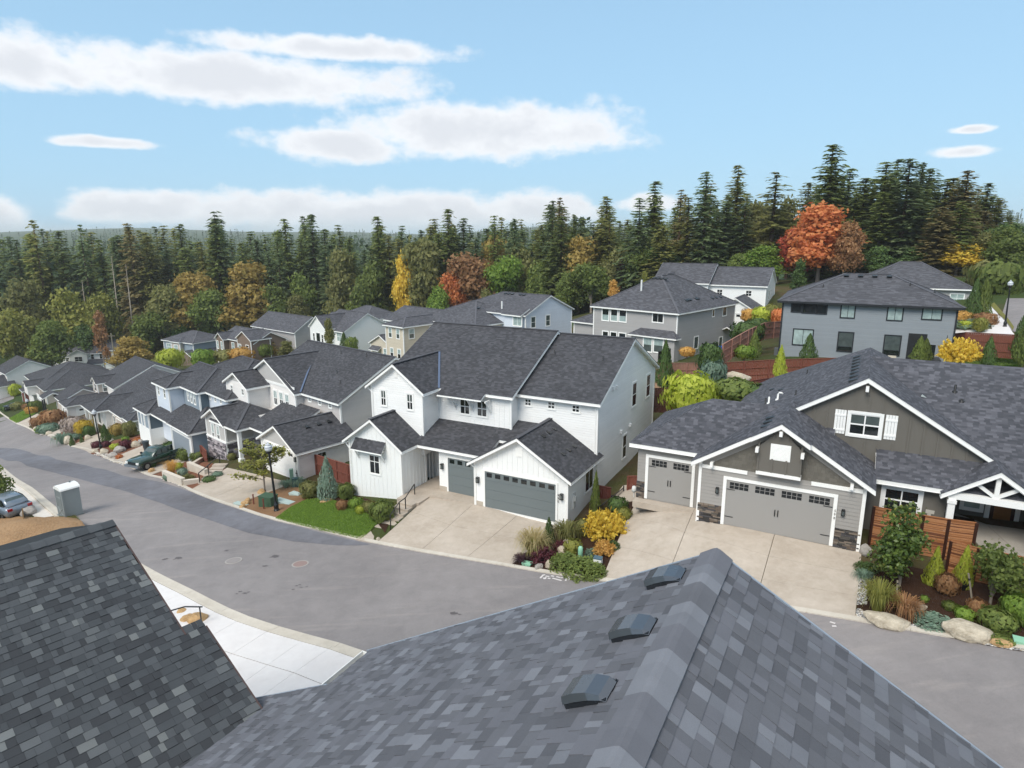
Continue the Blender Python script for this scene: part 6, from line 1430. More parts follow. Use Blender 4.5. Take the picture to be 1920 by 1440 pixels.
def chalk():
    r = tag(empty('utility_marking', tuple(gpx(1045, 1086))), 'white sprayed utility scribbles on the asphalt by the curb', 'marking'); M = plain('white_spray', 'cfc9c6', .8); rnd = random.Random(2); o = r.location
    S = [[(1013, 1085), (1019, 1078.5), (1022, 1079)], [(1019, 1084), (1021, 1086.5), (1024, 1083.5)], [(1023, 1081), (1030, 1082)], [(1027, 1085), (1032, 1085.5)], [(1033, 1080.5), (1039, 1081.5)], [(1036, 1085), (1053, 1089.5)], [(1043, 1082), (1051, 1084)], [(1052, 1084), (1055, 1084.5)], [(1060.5, 1090), (1063, 1083), (1066, 1086), (1069, 1082)], [(1064, 1088), (1068, 1087.5), (1071, 1083)], [(1556, 1167), (1566, 1170)], [(1560, 1175), (1568, 1175)]]
    for s in S:
        q = [Vector(gpx(*p)) - o + Vector((0, 0, .028)) for p in s]
        m_ = MB()
        for a, b in zip(q, q[1:]): m_.bar(a, b, .09, .006)
        m_.build('stroke', M, r)
chalk()
def oil():
    m_ = MB(); rnd = random.Random(8)
    for px, s in (((497, 1062), .12), ((335, 1047), .22), ((515, 1044), .2), ((310, 1049), .13), ((850, 1151), .16), ((862, 1153), .06), ((556, 1099), .07), ((460, 1113), .1), ((450, 1110), .07), ((562, 1097), .06), ((565, 1102), .06), ((425, 1033), .1), ((575, 1101), .05), ((466, 1111), .06), ((444, 1114), .05), ((550, 1106), .06)):
        p = gpx(*px); n = 14; pts = []
        for k in range(n): a = 2 * math.pi * k / n; r_ = s * rnd.uniform(.5, 1.2); x, y = p[0] + r_ * math.cos(a) * 1.5, p[1] + r_ * math.sin(a); pts.append((x, y, h1(x, y) + .0285))
        m_.poly(pts)
    tag(m_.build('oil_stains', plain('oil_stain', '5e5959', .75), None), 'scattered dark oil spots on the grey street', 'stains', None, 'stuff')
oil()
def porta():
    p = gpx(134, 966); r = tag(empty('portable_toilet', tuple(p + np.array([0, 0, .03])), math.radians(-36)), 'grey portable toilet with white roof standing at the curb', 'portable toilet'); G = plain('grey_plastic', '8f9696', .5, .3, .06); D = plain('dark_grey_plastic', '747b7c', .5, .3, .06)
    W, Dp, Hh = 1.15, 1.15, 2.15
    m_ = MB(); m_.box(-W / 2, W / 2, -Dp / 2, Dp / 2, .08, Hh); m_.build('cabin', G, r); m_ = MB(); m_.box(-W / 2 - .08, W / 2 + .05, -Dp / 2 - .12, Dp / 2 + .05, 0, .1); m_.build('skid', D, r)
    f = Face('F', -Dp / 2); m_ = MB(); f.box(m_, -.48, .48, .16, 2.02, 0, .03); d = m_.build('door', D, r)
    for x in (-.2, 0, .2): m_ = MB(); f.box(m_, x - .035, x + .035, .95, 1.5, .03, .05); m_.build('rib', G, d)
    m_ = MB(); f.box(m_, -.36, .36, 1.55, 1.6, .03, .055); f.box(m_, -.36, -.31, .9, 1.55, .03, .055); f.box(m_, .31, .36, .9, 1.55, .03, .055); m_.build('panel_frame', G, d)
    m_ = MB(); m_.bar(f.p(-.4, .25, .04), f.p(.4, .8, .04), .05); m_.bar(f.p(.4, .25, .04), f.p(-.4, .8, .04), .05, .049); m_.build('brace', G, d)
    for x in (-W / 2, W / 2): m_ = MB(); m_.box(x - .05, x + .05, -Dp / 2 - .04, -Dp / 2 + .06, .1, Hh); m_.build('corner_post', G, r)
    m_ = MB(); rf = [(-W / 2 - .06, 0), (-W / 2 - .02, .1), (-.3, .26), (.3, .26), (W / 2 + .02, .1), (W / 2 + .06, 0)]
    for (x0, z0), (x1, z1) in zip(rf, rf[1:]): m_.quad((x0, -Dp / 2 - .08, Hh + z0), (x1, -Dp / 2 - .08, Hh + z1), (x1, Dp / 2 + .06, Hh + z1), (x0, Dp / 2 + .06, Hh + z0))
    for y in (-Dp / 2 - .08, Dp / 2 + .06): m_.poly([(x, y, Hh + z) for x, z in rf])
    rr = recalc(m_.build('roof', M_WHITEPIPE, r)); m_ = MB(); m_.tube([(-.2, .3, Hh + .2), (-.2, .3, Hh + .38)], .06, 10); m_.build('vent_stack', D, rr)
porta()
# ------------------------------------------------------------------ cars
def wheel(parent, x, y, z, r, w):
    m_ = MB(); n = 20; P = [(r * .62, -w / 2), (r * .93, -w / 2), (r, -w / 2 + .04), (r, w / 2 - .04), (r * .93, w / 2), (r * .62, w / 2)]; n0 = len(m_.v)
    for a_, b_ in P:
        for k in range(n): t = 2 * math.pi * k / n; m_.v.append((x + a_ * math.cos(t), y + b_, z + a_ * math.sin(t)))
    for i in range(len(P) - 1):
        for k in range(n): m_.f.append([n0 + i * n + k, n0 + i * n + (k + 1) % n, n0 + (i + 1) * n + (k + 1) % n, n0 + (i + 1) * n + k]); m_.uv.append(None); m_.mi.append(0)
    o = recalc(m_.build('wheel', plain('tyre_rubber', '1a1a1a', .85, .2), parent))
    m_ = MB()
    for s in (-1, 1):
        yy = y + s * w * .42; m_.v += [(x + r * .62 * math.cos(2 * math.pi * k / n), yy, z + r * .62 * math.sin(2 * math.pi * k / n)) for k in range(n)]; m_.f.append(list(range(len(m_.v) - n, len(m_.v)))); m_.uv.append(None); m_.mi.append(0)
    for s in (-1, 1):
        for k in range(6): t = 2 * math.pi * k / 6; m_.bar((x, y + s * w * .45, z), (x + r * .6 * math.cos(t), y + s * w * .45, z + r * .6 * math.sin(t)), .05, .03, up=(0, 1, 0))
    m_.build('rim', plain('alloy_rim', '8c9092', .3, .6, .1, 3, 40, .0, .8), o)
def loft(parent, name, secs, mat, smooth=True, cap=True):
    """secs: list of closed rings with equal counts"""
    m_ = MB(); n = len(secs[0])
    for s in secs: m_.v += [tuple(p) for p in s]
    for i in range(len(secs) - 1):
        for k in range(n): m_.f.append([i * n + k, i * n + (k + 1) % n, (i + 1) * n + (k + 1) % n, (i + 1) * n + k]); m_.uv.append(None); m_.mi.append(0)
    if cap: m_.f += [list(range(n)), list(range((len(secs) - 1) * n, len(secs) * n))]; m_.uv += [None, None]; m_.mi += [0, 0]
    return recalc(m_.build(name, mat, parent, smooth))
def ring(x, w, z0, z1, r=.08, tuck=.92):
    return [(x, -w * tuck, z0), (x, -w, z0 + (z1 - z0) * .35), (x, -w, z1 - r), (x, -w + r * 1.2, z1), (x, w - r * 1.2, z1), (x, w, z1 - r), (x, w, z0 + (z1 - z0) * .35), (x, w * tuck, z0)]
def pickup():
    p = gpx(266, 880); q = gpx(345, 848); d = np.array(q) - np.array(p); head = math.atan2(-d[1], -d[0])
    c = gpx(296, 870); r = tag(empty('pickup_truck', (c[0], c[1], c[2] + .06), head), 'dark green pickup truck parked nose to the street', 'pickup truck')
    r.rotation_euler = (0, math.radians(-2), head)
    paint = plain('dark_green_paint', '1c3a30', .22, .6, .12, 1.5, 60, 0); paint.node_tree.nodes['Principled BSDF'].inputs['Coat Weight'].default_value = .6
    loft(r, 'body', [ring(2.72, .78, .45, .86), ring(2.62, .9, .42, 1.0), ring(2.2, .93, .42, 1.08), ring(1.2, .94, .42, 1.14), ring(.9, .94, .42, 1.15), ring(-.7, .95, .42, 1.15), ring(-.72, .95, .42, 1.2)], paint)
    cabm = loft(r, 'cab', [ring(1.12, .84, 1.12, 1.16), ring(.45, .74, 1.12, 1.72, .1), ring(.2, .73, 1.12, 1.78, .1), ring(-.5, .73, 1.12, 1.78, .1), ring(-.75, .76, 1.12, 1.68, .1)], paint)
    # bed
    m_ = MB(); m_.box(-2.75, -.74, -.95, -.87, .48, 1.2); m_.box(-2.75, -.74, .87, .95, .48, 1.2); m_.box(-2.8, -2.72, -.94, .94, .48, 1.19); m_.box(-.8, -.74, -.86, .86, .5, 1.19); m_.box(-2.74, -.76, -.88, .88, .5, .68); m_.build('cargo_bed', paint, r)
    G = M_GLASS_MID
    m_ = MB(); m_.quad((1.06, -.72, 1.19), (1.06, .72, 1.19), (.50, .62, 1.70), (.50, -.62, 1.70)); m_.build('windscreen', G, cabm)
    for s in (-1, 1):
        m_ = MB(); m_.poly([(.86, s * .855, 1.2), (.42, s * .765, 1.66), (.12, s * .752, 1.68), (.12, s * .86, 1.2)]); m_.poly([(.04, s * .86, 1.2), (.04, s * .752, 1.68), (-.5, s * .752, 1.66), (-.58, s * .86, 1.2)]); m_.build('side_window', G, cabm)
        m_ = MB(); m_.box(2.66, 2.745, s * .72 - .16, s * .72 + .16, .74, .92); m_.build('headlight', M_WHITEPIPE, r)
        m_ = MB(); m_.box(.82, .98, s * 1.0 - .09, s * 1.0 + .09, 1.14, 1.32); m_.build('mirror', M_BLACK, r)
        m_ = MB(); m_.box(-2.6, 2.3, s * .955 - .012, s * .955 + .012, .70, .78); m_.build('trim_strip', M_BLACK, r)
    m_ = MB(); m_.box(2.64, 2.86, -.93, .93, .44, .64); m_.build('bumper', plain('bumper_grey', '8a9299', .35, .5, .1, 2, 40, 0, .5), r); m_ = MB(); m_.box(2.70, 2.75, -.5, .5, .70, .92); m_.build('grille', M_BLACK, r)
    for x in (1.85, -1.75):
        for s in (-1, 1): wheel(r, x, s * .84, .39, .39, .26)
    return r
pickup()
def suv(name, label, px, yaw, col, c2='3a3f44'):
    p = gpx(*px); r = tag(empty(name, (p[0], p[1], p[2] + .03), yaw), label, 'car'); paint = plain('paint_' + col, col, .25, .6, .1, 1.5, 50, 0, .3); paint.node_tree.nodes['Principled BSDF'].inputs['Coat Weight'].default_value = .6
    loft(r, 'body', [ring(2.28, .74, .4, .78), ring(2.1, .88, .34, .92), ring(1.2, .92, .3, 1.02), ring(.4, .93, .3, 1.06), ring(-1.5, .93, .3, 1.08), ring(-2.1, .9, .34, 1.06), ring(-2.3, .82, .42, .95)], paint)
    g = loft(r, 'greenhouse', [ring(.95, .82, 1.0, 1.05), ring(.2, .70, 1.0, 1.58, .12), ring(-.2, .69, 1.0, 1.66, .12), ring(-1.4, .68, 1.0, 1.62, .12), ring(-2.05, .74, 1.0, 1.22, .1)], paint)
    m_ = MB(); m_.quad((.9, -.7, 1.08), (.9, .7, 1.08), (.26, .6, 1.55), (.26, -.6, 1.55)); m_.build('windscreen', M_GLASS_MID, g); m_ = MB(); m_.quad((-2.02, -.62, 1.18), (-2.02, .62, 1.18), (-1.5, .55, 1.60), (-1.5, -.55, 1.60)); m_.build('rear_window', M_GLASS_MID, g)
    for s in (-1, 1):
        m_ = MB(); m_.poly([(.68, s * .86, 1.08), (.14, s * .735, 1.52), (-.5, s * .73, 1.58), (-.5, s * .87, 1.08)]); m_.poly([(-.58, s * .87, 1.08), (-.58, s * .73, 1.58), (-1.3, s * .725, 1.54), (-1.75, s * .84, 1.12)]); m_.build('side_window', M_GLASS, g)
        m_ = MB(); m_.box(-2.31, -2.2, s * .66 - .16, s * .66 + .16, .82, 1.0); m_.build('tail_light', plain('tail_light_red', 'a01c20', .3, .5), r); m_ = MB(); m_.box(2.12, 2.26, s * .6 - .15, s * .6 + .15, .66, .8); m_.build('headlight', M_WHITEPIPE, r)
    for x in (1.4, -1.4):
        for s in (-1, 1): wheel(r, x, s * .8, .34, .34, .22)
suv('parked_car', 'silver hatchback with red tail lights half hidden by the tree', (12, 962), math.radians(152), '76818c'); suv('parked_car', 'black car parked by the small lawn down the street', (28, 768), math.radians(168), '26282b')
# bins, tarp, screens, air unit
def bin_(px, y, col, l):
    p = at_y(px[0], px[1], y); r = tag(empty('wheelie_bin', tuple(p)), l, 'bin'); m_ = MB(); m_.hexa([(-.24, -.28, 0), (.24, -.28, 0), (.24, .28, 0), (-.24, .28, 0)], [(-.3, -.35, 1.0), (.3, -.35, 1.0), (.3, .35, 1.0), (-.3, .35, 1.0)]); M = plain('bin_' + col, col, .5, .3, .06); m_.build('body', M, r); m_ = MB(); m_.hexa([(-.32, -.38, 1.0), (.32, -.38, 1.0), (.32, .38, 1.0), (-.32, .38, 1.0)], [(-.28, -.3, 1.08), (.28, -.3, 1.08), (.28, .34, 1.1), (-.28, .34, 1.1)]); m_.build('lid', M, r)
bin_((1350, 664), 86, '2350a8', 'blue wheelie bin against the light grey house wall'); bin_((1366, 664), 86, '2a2a2c', 'black wheelie bin beside the blue bin')
def screen(px, y, w, h, l, rz):
    p = at_y(px[0], px[1], y); r = tag(empty('privacy_screen', tuple(p), rz), l, 'screen'); n = int(w / .14)
    for k in range(n): m_ = MB(); m_.box(-w / 2 + k * w / n, -w / 2 + (k + .8) * w / n, -.02, .02, -.2, h); m_.build('slat', M_BLACK, r)
    for x in (-w / 2, w / 2): m_ = MB(); m_.box(x - .04, x + .04, -.05, .05, -.3, h + .08); m_.build('post', M_BLACK, r)
screen((1330, 668), 82, 2.2, 1.7, 'black slatted privacy screen near the blue bin', .2); screen((1245, 680), 76, 2.4, 1.5, 'black slatted screen below the grey house bay window', .75)
def tarp():
    pts = [gpx(-40, 985), gpx(45, 958), gpx(44, 974), gpx(10, 972)]; o = Vector(pts[1]); r = tag(empty('silt_fence', tuple(o)), 'sagging black silt fence fabric on stakes at the dirt heap', 'fence'); F_ = plain('black_fabric', '17201d', .7)
    P = [Vector(gpx(-60, 990)) - o, Vector(gpx(-10, 975)) - o, Vector(gpx(20, 968)) - o, Vector(gpx(38, 962)) - o, Vector(gpx(44, 975)) - o]
    for a, b in zip(P, P[1:]):
        m_ = MB(); n = 6
        for k in range(n):
            x0, x1 = a + (b - a) * (k / n), a + (b - a) * ((k + 1) / n); h0 = .75 - .25 * math.sin(math.pi * k / n); h1_ = .75 - .25 * math.sin(math.pi * (k + 1) / n); m_.quad(x0 - Vector((0, 0, .2)), x1 - Vector((0, 0, .2)), x1 + Vector((0, .1, h1_)), x0 + Vector((0, .1, h0)))
        m_.build('fabric', F_, r)
    for a in P: m_ = MB(); m_.bar(a - Vector((0, 0, .3)), a + Vector((0, .1, .9)), .05); m_.build('stake', plain('stake_wood', '8a7356', .8), r)
tarp()
def stakes():
    for px, l in (((476, 946), 'rusty stake at the corner of utility bed'), ((495, 955), 'short rusty stake beside the utility cabinet')):
        p = gpx(*px); r = tag(empty('garden_stake', tuple(p)), l, 'stake'); m_ = MB(); m_.bar((0, 0, -.2), (0, 0, .75), .07); m_.build('shaft', M_BRICKY, r); m_ = MB(); m_.bar((-.06, 0, .75), (.06, 0, .77), .09, .04); m_.build('head', M_BRICKY, r)
stakes()
def porch_things():
    p = HB.w(12.2, 4.3, .16); r = tag(empty('door_mat', p, HB.a), 'half round dark red mat before the front door', 'mat'); m_ = MB(); n = 16; pts = [(.75 * math.cos(math.pi * (1 + k / n)), .95 * math.sin(math.pi * (1 + k / n)) + .4) for k in range(n + 1)]; m_.poly([(x, y, .02) for x, y in pts]); m_.build('pile', plain('maroon_mat', '4c2a2c', .9, .1, .2, 40), r); m_ = MB(); m_.poly([(x * 1.03, y * 1.03, .008) for x, y in pts]); m_.build('border', plain('mat_edge', '35201f', .9), r)
    p = HB.w(13.6, 4.6, .15); r = tag(empty('planter', p, HB.a), 'square charcoal planter with copper rim by the front door', 'planter'); m_ = MB(); m_.hexa([(-.3, -.3, 0), (.3, -.3, 0), (.3, .3, 0), (-.3, .3, 0)], [(-.42, -.42, .75), (.42, -.42, .75), (.42, .42, .75), (-.42, .42, .75)]); m_.build('pot', plain('charcoal_pot', '3e4448', .6), r); m_ = MB(); m_.box(-.43, .43, -.43, .43, .75, .82); m_.build('rim', plain('copper_rim', '9c6244', .5), r)
    p = HB.w(10.3, 4.7, .15); r = tag(empty('planter_bench', p, HB.a), 'long wooden planter trough under the porch window', 'planter'); m_ = MB(); m_.box(-.8, .8, -.25, .25, 0, .5); m_.build('trough', plain('cedar_trough', '7a4634', .7), r); m_ = MB(); m_.box(-.75, .75, -.2, .2, .5, .53); m_.build('soil', M_MULCH, r)
    p = HR.w(13.0, -1.0, -5.75); r = tag(empty('hot_tub', p, HR.a), 'dark square hot tub on the patio of steel grey house', 'hot tub'); m_ = MB(); m_.box(-1, 1, -1, 1, 0, .9); m_.build('cabinet', plain('tub_brown', '2f2b2a', .6), r); m_ = MB(); m_.box(-1.05, 1.05, -1.05, 1.05, .9, 1.02); m_.build('cover', plain('tub_cover', '3a3b3d', .6), r)
    p = HR.w(10.2, -.9, -5.75); r = tag(empty('patio_chair', p, HR.a), 'pale cushioned chair on the dark patio', 'chair'); m_ = MB(); m_.box(-.35, .35, -.35, .3, .25, .45); m_.build('seat', plain('pale_cushion', 'c9c0b0', .8), r); m_ = MB(); m_.box(-.35, .35, .25, .38, .45, .95); m_.build('backrest', plain('pale_cushion', 'c9c0b0', .8), r)
    p = HD.w(-8.3, -1.5, -3.2); r = tag(empty('topiary_pot', p), 'tall dark pot with clipped green ball by the blue house', 'planter'); m_ = MB(); m_.lathe((0, 0, 0), [(.22, 0), (.34, 1.0), (.36, 1.02)], 14); m_.build('pot', plain('charcoal_pot', '3e4448'), r)
porch_things()
def meters():
    p = HB.w(-5.3, 1.6, -.2); r = tag(empty('gas_meter', p, HB.a), 'small grey gas meter at the stone clad garage corner', 'meter'); m_ = MB(); m_.lathe((0, 0, .35), [(.12, 0), (.15, .1), (.12, .3), (.05, .34)], 12); m_.build('body', plain('meter_grey', 'd0d0cc'), r, True); m_ = MB(); m_.tube([(0, 0, 0), (0, 0, .4)], .03, 8); m_.build('riser', plain('meter_grey', 'd0d0cc'), r)
meters()
def power_line():
    a, b = at_y(-200, 740, 165), at_y(760, 566, 185); r = tag(empty('power_line', tuple(a)), 'thin power cable strung along the forest edge', 'cable'); A, B = Vector(a), Vector(b)
    for k, dz in enumerate((0, -2.2)):
        m_ = MB(); n = 24; m_.tube([(B - A) * (i / n) + Vector((0, 0, dz - 5.5 * 4 * (i / n) * (1 - i / n))) for i in range(n + 1)], .045, 4); m_.build('wire', plain('cable_grey', '7b8078', .6), r)
    for px, py, y in ((660, 590, 184), (212, 652, 172)):
        p = at_y(px, py, y); r2 = tag(empty('utility_pole', tuple(p - np.array([0, 0, 6]))), 'thin wooden utility pole in front of the forest near px' if False else ('wooden utility pole above the beige house roof' if px > 400 else 'wooden utility pole beyond the long white farmhouse'), 'pole'); m_ = MB(); m_.tube([(0, 0, 0), (0, 0, 10)], [.18, .12], 8); m_.build('shaft', plain('weathered_pole', '8d8474', .8), r2); m_ = MB(); m_.bar((-1.0, 0, 9.2), (1.0, 0, 9.2), .12); m_.build('crossarm', plain('weathered_pole', '8d8474'), r2)
power_line()
# ------------------------------------------------------------------ vegetation
NPR = np.random.RandomState(11)
def leaf_mesh(name, C, A, S, mat, fold=0.0):
    """diamond leaves: centres C, half axis A, half width S (n x 3)"""
    n = len(C); N = np.cross(A, S); N /= np.linalg.norm(N, axis=1, keepdims=True) + 1e-9
    V = np.stack([C - A, C + S + N * 0, C + A, C - S], 1).reshape(-1, 3)
    me = bpy.data.meshes.new(name); me.vertices.add(4 * n); me.vertices.foreach_set('co', V.ravel()); me.loops.add(4 * n); me.polygons.add(n)
    me.loops.foreach_set('vertex_index', np.arange(4 * n)); me.polygons.foreach_set('loop_start', np.arange(n) * 4); me.polygons.foreach_set('loop_total', np.full(n, 4))
    me.materials.append(mat); me.update(calc_edges=True); return me
def unit(v): return v / (np.linalg.norm(v, axis=1, keepdims=True) + 1e-9)
def rdir(n): return unit(NPR.normal(size=(n, 3)))
def conifer_mesh(H, R, base, density=1.0, droop=.35, gap=.0, top=.0, ragged=.25, seed=0, bare_side=0.0):
    global NPR; NPR = np.random.RandomState(seed); Cs, As, Ss = [], [], []
    z = base * H; lump = NPR.uniform(0, 6.28, 6)
    while z < H * .995:
        t = (z - base * H) / (H - base * H); prof = (1 - t) ** .74 * (min(1, .55 + t * 3.2)); L0 = R * prof + .25
        nb = max(4, int((7 + 6 * prof) * density))
        for b in range(nb):
            a = NPR.uniform(0, 2 * math.pi); L = L0 * NPR.uniform(1 - ragged * 1.6, 1 + ragged) * (1 + .22 * math.sin(a * 2 + lump[0] + z * .35))
            if NPR.rand() < gap: continue
            if bare_side and math.cos(a - lump[1]) > 1 - bare_side: L *= .45
            k = max(2, int(L / .42)); r = np.linspace(.12, 1, k) * L; d = np.array([math.cos(a), math.sin(a), 0]); zz = z - droop * (r / max(R, .1)) ** 1.2 * R * (.75 - .5 * t) + .25 * t * r * .3
            for j in range(k):
                m = 3 if j < k - 1 else 2
                for q in range(m):
                    ang = a + NPR.uniform(-1.0, 1.0); ln = NPR.uniform(.42, .78) * (.75 + .05 * R) * (1.1 - .3 * t); ax = np.array([math.cos(ang), math.sin(ang), NPR.uniform(-.55, .1)]); sd = np.array([-math.sin(ang), math.cos(ang), NPR.uniform(-.5, .5)]) * ln * NPR.uniform(.34, .5)
                    Cs.append(d * r[j] + [NPR.normal(0, .1), NPR.normal(0, .1), zz[j] + NPR.normal(0, .1)] + ax * ln * .5); As.append(ax * ln); Ss.append(sd)
        z += NPR.uniform(.42, .72) * (1.0 + .35 * prof)
    return np.array(Cs), np.array(As), np.array(Ss)
def trunk_mesh(name, H, r0, mat, lean=0.0, limbs=()):
    m_ = MB(); m_.tube([(0, 0, -1), (lean * .3, 0, H * .35), (lean * .7, 0, H * .7), (lean, 0, H)], [r0 * 1.15, r0 * .85, r0 * .5, r0 * .1], 7)
    for a, b, r in limbs: m_.tube([a, tuple((Vector(a) + Vector(b)) / 2 + Vector((0, 0, .06 * (Vector(b) - Vector(a)).length))), b], [r, r * .7, r * .25], 5)
    return m_.mesh(name, mat, True)
M_BARK = plain('fir_bark', '6d5a4b', .9, .1, .35, 2.5, 12, .4); M_BARKG = plain('grey_bark', '7b7268', .9, .1, .3, 3, 14, .3)
L_FIR = [leaf('fir_needles', '5c6a38', '98a260', .5), leaf('olive_fir_needles', '6e7440', 'a8a564', .5), leaf('blue_fir_needles', '586a46', '8c9a6e', .5), leaf('dry_fir_needles', '786f46', 'ada072', .5)]
FIR = []
for i, (H, R, base, den, dr, gp_, rg, bs) in enumerate(((30, 4.6, .16, 1.0, .30, .05, .25, 0), (30, 3.9, .10, 1.0, .35, .05, .22, 0), (30, 4.2, .30, .9, .28, .12, .32, .3), (30, 3.3, .12, 1.0, .4, .08, .3, 0), (30, 4.9, .06, 1.05, .32, .04, .22, 0), (30, 3.6, .34, .7, .22, .3, .45, .5), (30, 5.4, .04, 1.1, .3, .03, .2, 0), (30, 2.9, .2, .85, .35, .15, .35, .2))):
    C, A, S = conifer_mesh(H, R, base, den, dr, gp_, 0, rg, 40 + i, bs); FIR.append((leaf_mesh('fir_crown', C, A, S, L_FIR[0]), trunk_mesh('fir_trunk', H * .97, .42, M_BARK)))
def place_tree(name, crown, trunk, mat, loc, sxy, sz, rz, label, cat, group=None):
    r = empty(name, loc, rz, label, cat, group); r.scale = (sxy, sxy, sz)
    t = link(bpy.data.objects.new('trunk', trunk), r); c = link(bpy.data.objects.new('crown', crown), r)
    if mat is not None: c.material_slots[0].link = 'OBJECT'; c.material_slots[0].material = mat
    return r
SKY_PX = [(-60, 440), (0, 438), (45, 432), (75, 412), (100, 432), (160, 420), (200, 436), (250, 414), (285, 420), (345, 420), (372, 440), (412, 394), (440, 432), (480, 430), (515, 434), (540, 406), (590, 400), (615, 425), (640, 420), (685, 430), (712, 404), (750, 415), (785, 425), (842, 390), (870, 405), (905, 418), (928, 400), (965, 410), (1000, 395), (1035, 372), (1048, 370), (1075, 402), (1105, 400), (1135, 368), (1160, 400), (1195, 368), (1222, 338), (1245, 380), (1270, 352), (1315, 318), (1345, 360), (1372, 308), (1400, 360), (1442, 322), (1470, 375), (1490, 340), (1540, 266), (1570, 310), (1605, 330), (1640, 300), (1682, 293), (1720, 312), (1760, 335), (1790, 318), (1830, 340), (1865, 345), (1890, 400), (1960, 400)]
def skyline(x): return float(np.interp(x, [p[0] for p in SKY_PX], [p[1] for p in SKY_PX]))
rnd = random.Random(21); count = 0
def fir(px, y, topy, kind=None, mat=None, label=None, wf=1.0, group='forest conifers'):
    global count
    b = at_y(px, 500, y); z = h1(b[0], y) - .5; top = at_y(px, topy, y); Ht = top[2] - z
    if Ht < 6: return
    k = rnd.randrange(len(FIR)) if kind is None else kind; s = Ht / 30.0; w = wf * (.68 + .5 * s) * rnd.uniform(.9, 1.2)
    lab = label or ('tall green forest conifer in the dense stand behind the houses'); count += 1
    place_tree('conifer_tree', FIR[k][0], FIR[k][1], mat or rnd.choices(L_FIR, (5, 3, 3, .5))[0], (b[0], y, z), w, s, rnd.uniform(0, 6.28), lab, 'tree', None if label else group)
def front_y(px): return float(np.interp(px, [-100, 250, 420, 620, 760, 1000, 1200, 1480, 1560, 1880, 2000], [205, 200, 205, 196, 178, 168, 150, 140, 126, 118, 112]))
TALL = {75: 'tall ragged fir with bare leaning top above the long white farmhouse', 412: 'tallest fir of the left forest behind blue grey house', 540: 'broad fir with bare trunk behind the brown house', 590: 'tall full fir right of the bare-trunked one', 1315: 'tall narrow fir left of two slender spires above far farmhouse', 1372: 'slender spire fir above the far farmhouse roof', 1442: 'crooked open-topped fir left of the tallest fir', 1540: 'tallest dark fir rising behind the orange maple', 1222: 'pointed fir behind the light grey house', 842: 'twin-pointed fir stand above the beige house'}
for px, k, w in ((75, 5, 1.0), (412, 2, 1.05), (540, 0, 1.05), (590, 1, 1.1), (250, 0, 1.0), (345, 3, 1.0), (160, 5, .9), (712, 1, .9), (842, 1, 1.0), (1035, 0, .8), (1048, 5, .9), (1135, 3, 1.0), (1195, 4, .9), (1222, 1, 1.0), (1270, 7, 1.0), (1315, 4, 1.0), (1372, 1, 1.05), (1442, 5, 1.3), (1540, 6, 1.0), (1640, 4, 1.0), (1682, 0, 1.0), (1720, 6, .9), (1790, 1, 1.0), (1830, 6, .8), (640, 2, .9), (870, 0, .9), (928, 7, .9), (965, 3, .9), (1075, 3, .8), (1605, 6, .9), (1575, 4, .9), (1660, 1, .9), (1705, 3, .9), (1755, 4, .9), (1765, 1, .9)):
    fir(px, front_y(px) + rnd.uniform(0, 14), skyline(px), k, None, TALL.get(px), w)
x = -60
while x < 1880:
    for row in range(3):
        y = front_y(x) + row * 17 + rnd.uniform(-4, 14); drop = (18, 8, 2)[row] + rnd.uniform(-4, 34) * (1.0 if row < 2 else .5); px = x + rnd.uniform(-16, 16)
        if 1400 < px < 1490 and row < 2: continue
        fir(px, y, max(skyline(px), 300) + drop + (10 if px > 1150 else 0))
    x += 27 if x < 1150 else 34
# grey bare snags
m_ = MB(); m_.tube([(0, 0, 0), (.2, 0, 8), (.5, .1, 17)], [.3, .2, .04], 6)
rs = random.Random(4)
for k in range(26): z = rs.uniform(4, 16); a = rs.uniform(0, 6.28); l = rs.uniform(.8, 2.6) * (1.1 - z / 20); m_.tube([(.02 * z, 0, z), (.02 * z + l * math.cos(a), l * math.sin(a), z - .2)], [.05, .015], 4)
SNAG = m_.mesh('snag_trunk', plain('silver_dead_wood', 'a39888', .9), True)
for px, top, l in ((232, 495, 'pale leaning dead snag in the left forest'), (435, 522, 'thin dead snag above the golden maples'), (622, 470, 'bare grey snag among dense firs'), (205, 480, 'bleached dead conifer trunk left of tall firs'), (150, 525, 'short pale snag near the forest edge')):
    y = front_y(px) - 6; t = at_y(px, top, y); b = h1(t[0], y); r = tag(empty('dead_tree', (t[0], y, b)), l, 'tree'); s = (t[2] - b) / 17; r.scale = (1, 1, s); link(bpy.data.objects.new('trunk', SNAG), r)
# distant wood: one mass
def far_wood():
    Cs, As, Ss = [], [], []; R = np.random.RandomState(5); n = 2600
    az = R.uniform(-.85, .85, n); dist = R.uniform(0, 1, n) ** 1.5 * 1700 + 240
    X, Y = np.sin(az) * dist, np.cos(az) * dist; Z = hts(X, Y)
    for x_, y_, z_ in zip(X, Y, Z):
        if math.atan2(x_, y_) > .12 and math.hypot(x_, y_) < 900: continue
        H = R.uniform(20, 33); w = R.uniform(2.5, 4.2)
        for k in range(26):
            t = R.uniform(.1, 1) ** .8; a = R.uniform(0, 6.28); r = w * (1 - t) * R.uniform(.5, 1); Cs.append((x_ + r * math.cos(a), y_ + r * math.sin(a), z_ + H * t)); l = R.uniform(.9, 1.9); As.append((math.cos(a) * l, math.sin(a) * l, -.6 * l)); Ss.append((-math.sin(a) * l * .6, math.cos(a) * l * .6, .25 * l))
    me = leaf_mesh('distant_forest', np.array(Cs), np.array(As), np.array(Ss), leaf('distant_needles', '37462f', '5a6a4c')); o = link(bpy.data.objects.new('distant_forest', me)); tag(o, 'distant conifer forest reading as one dark green mass', 'forest', None, 'stuff')
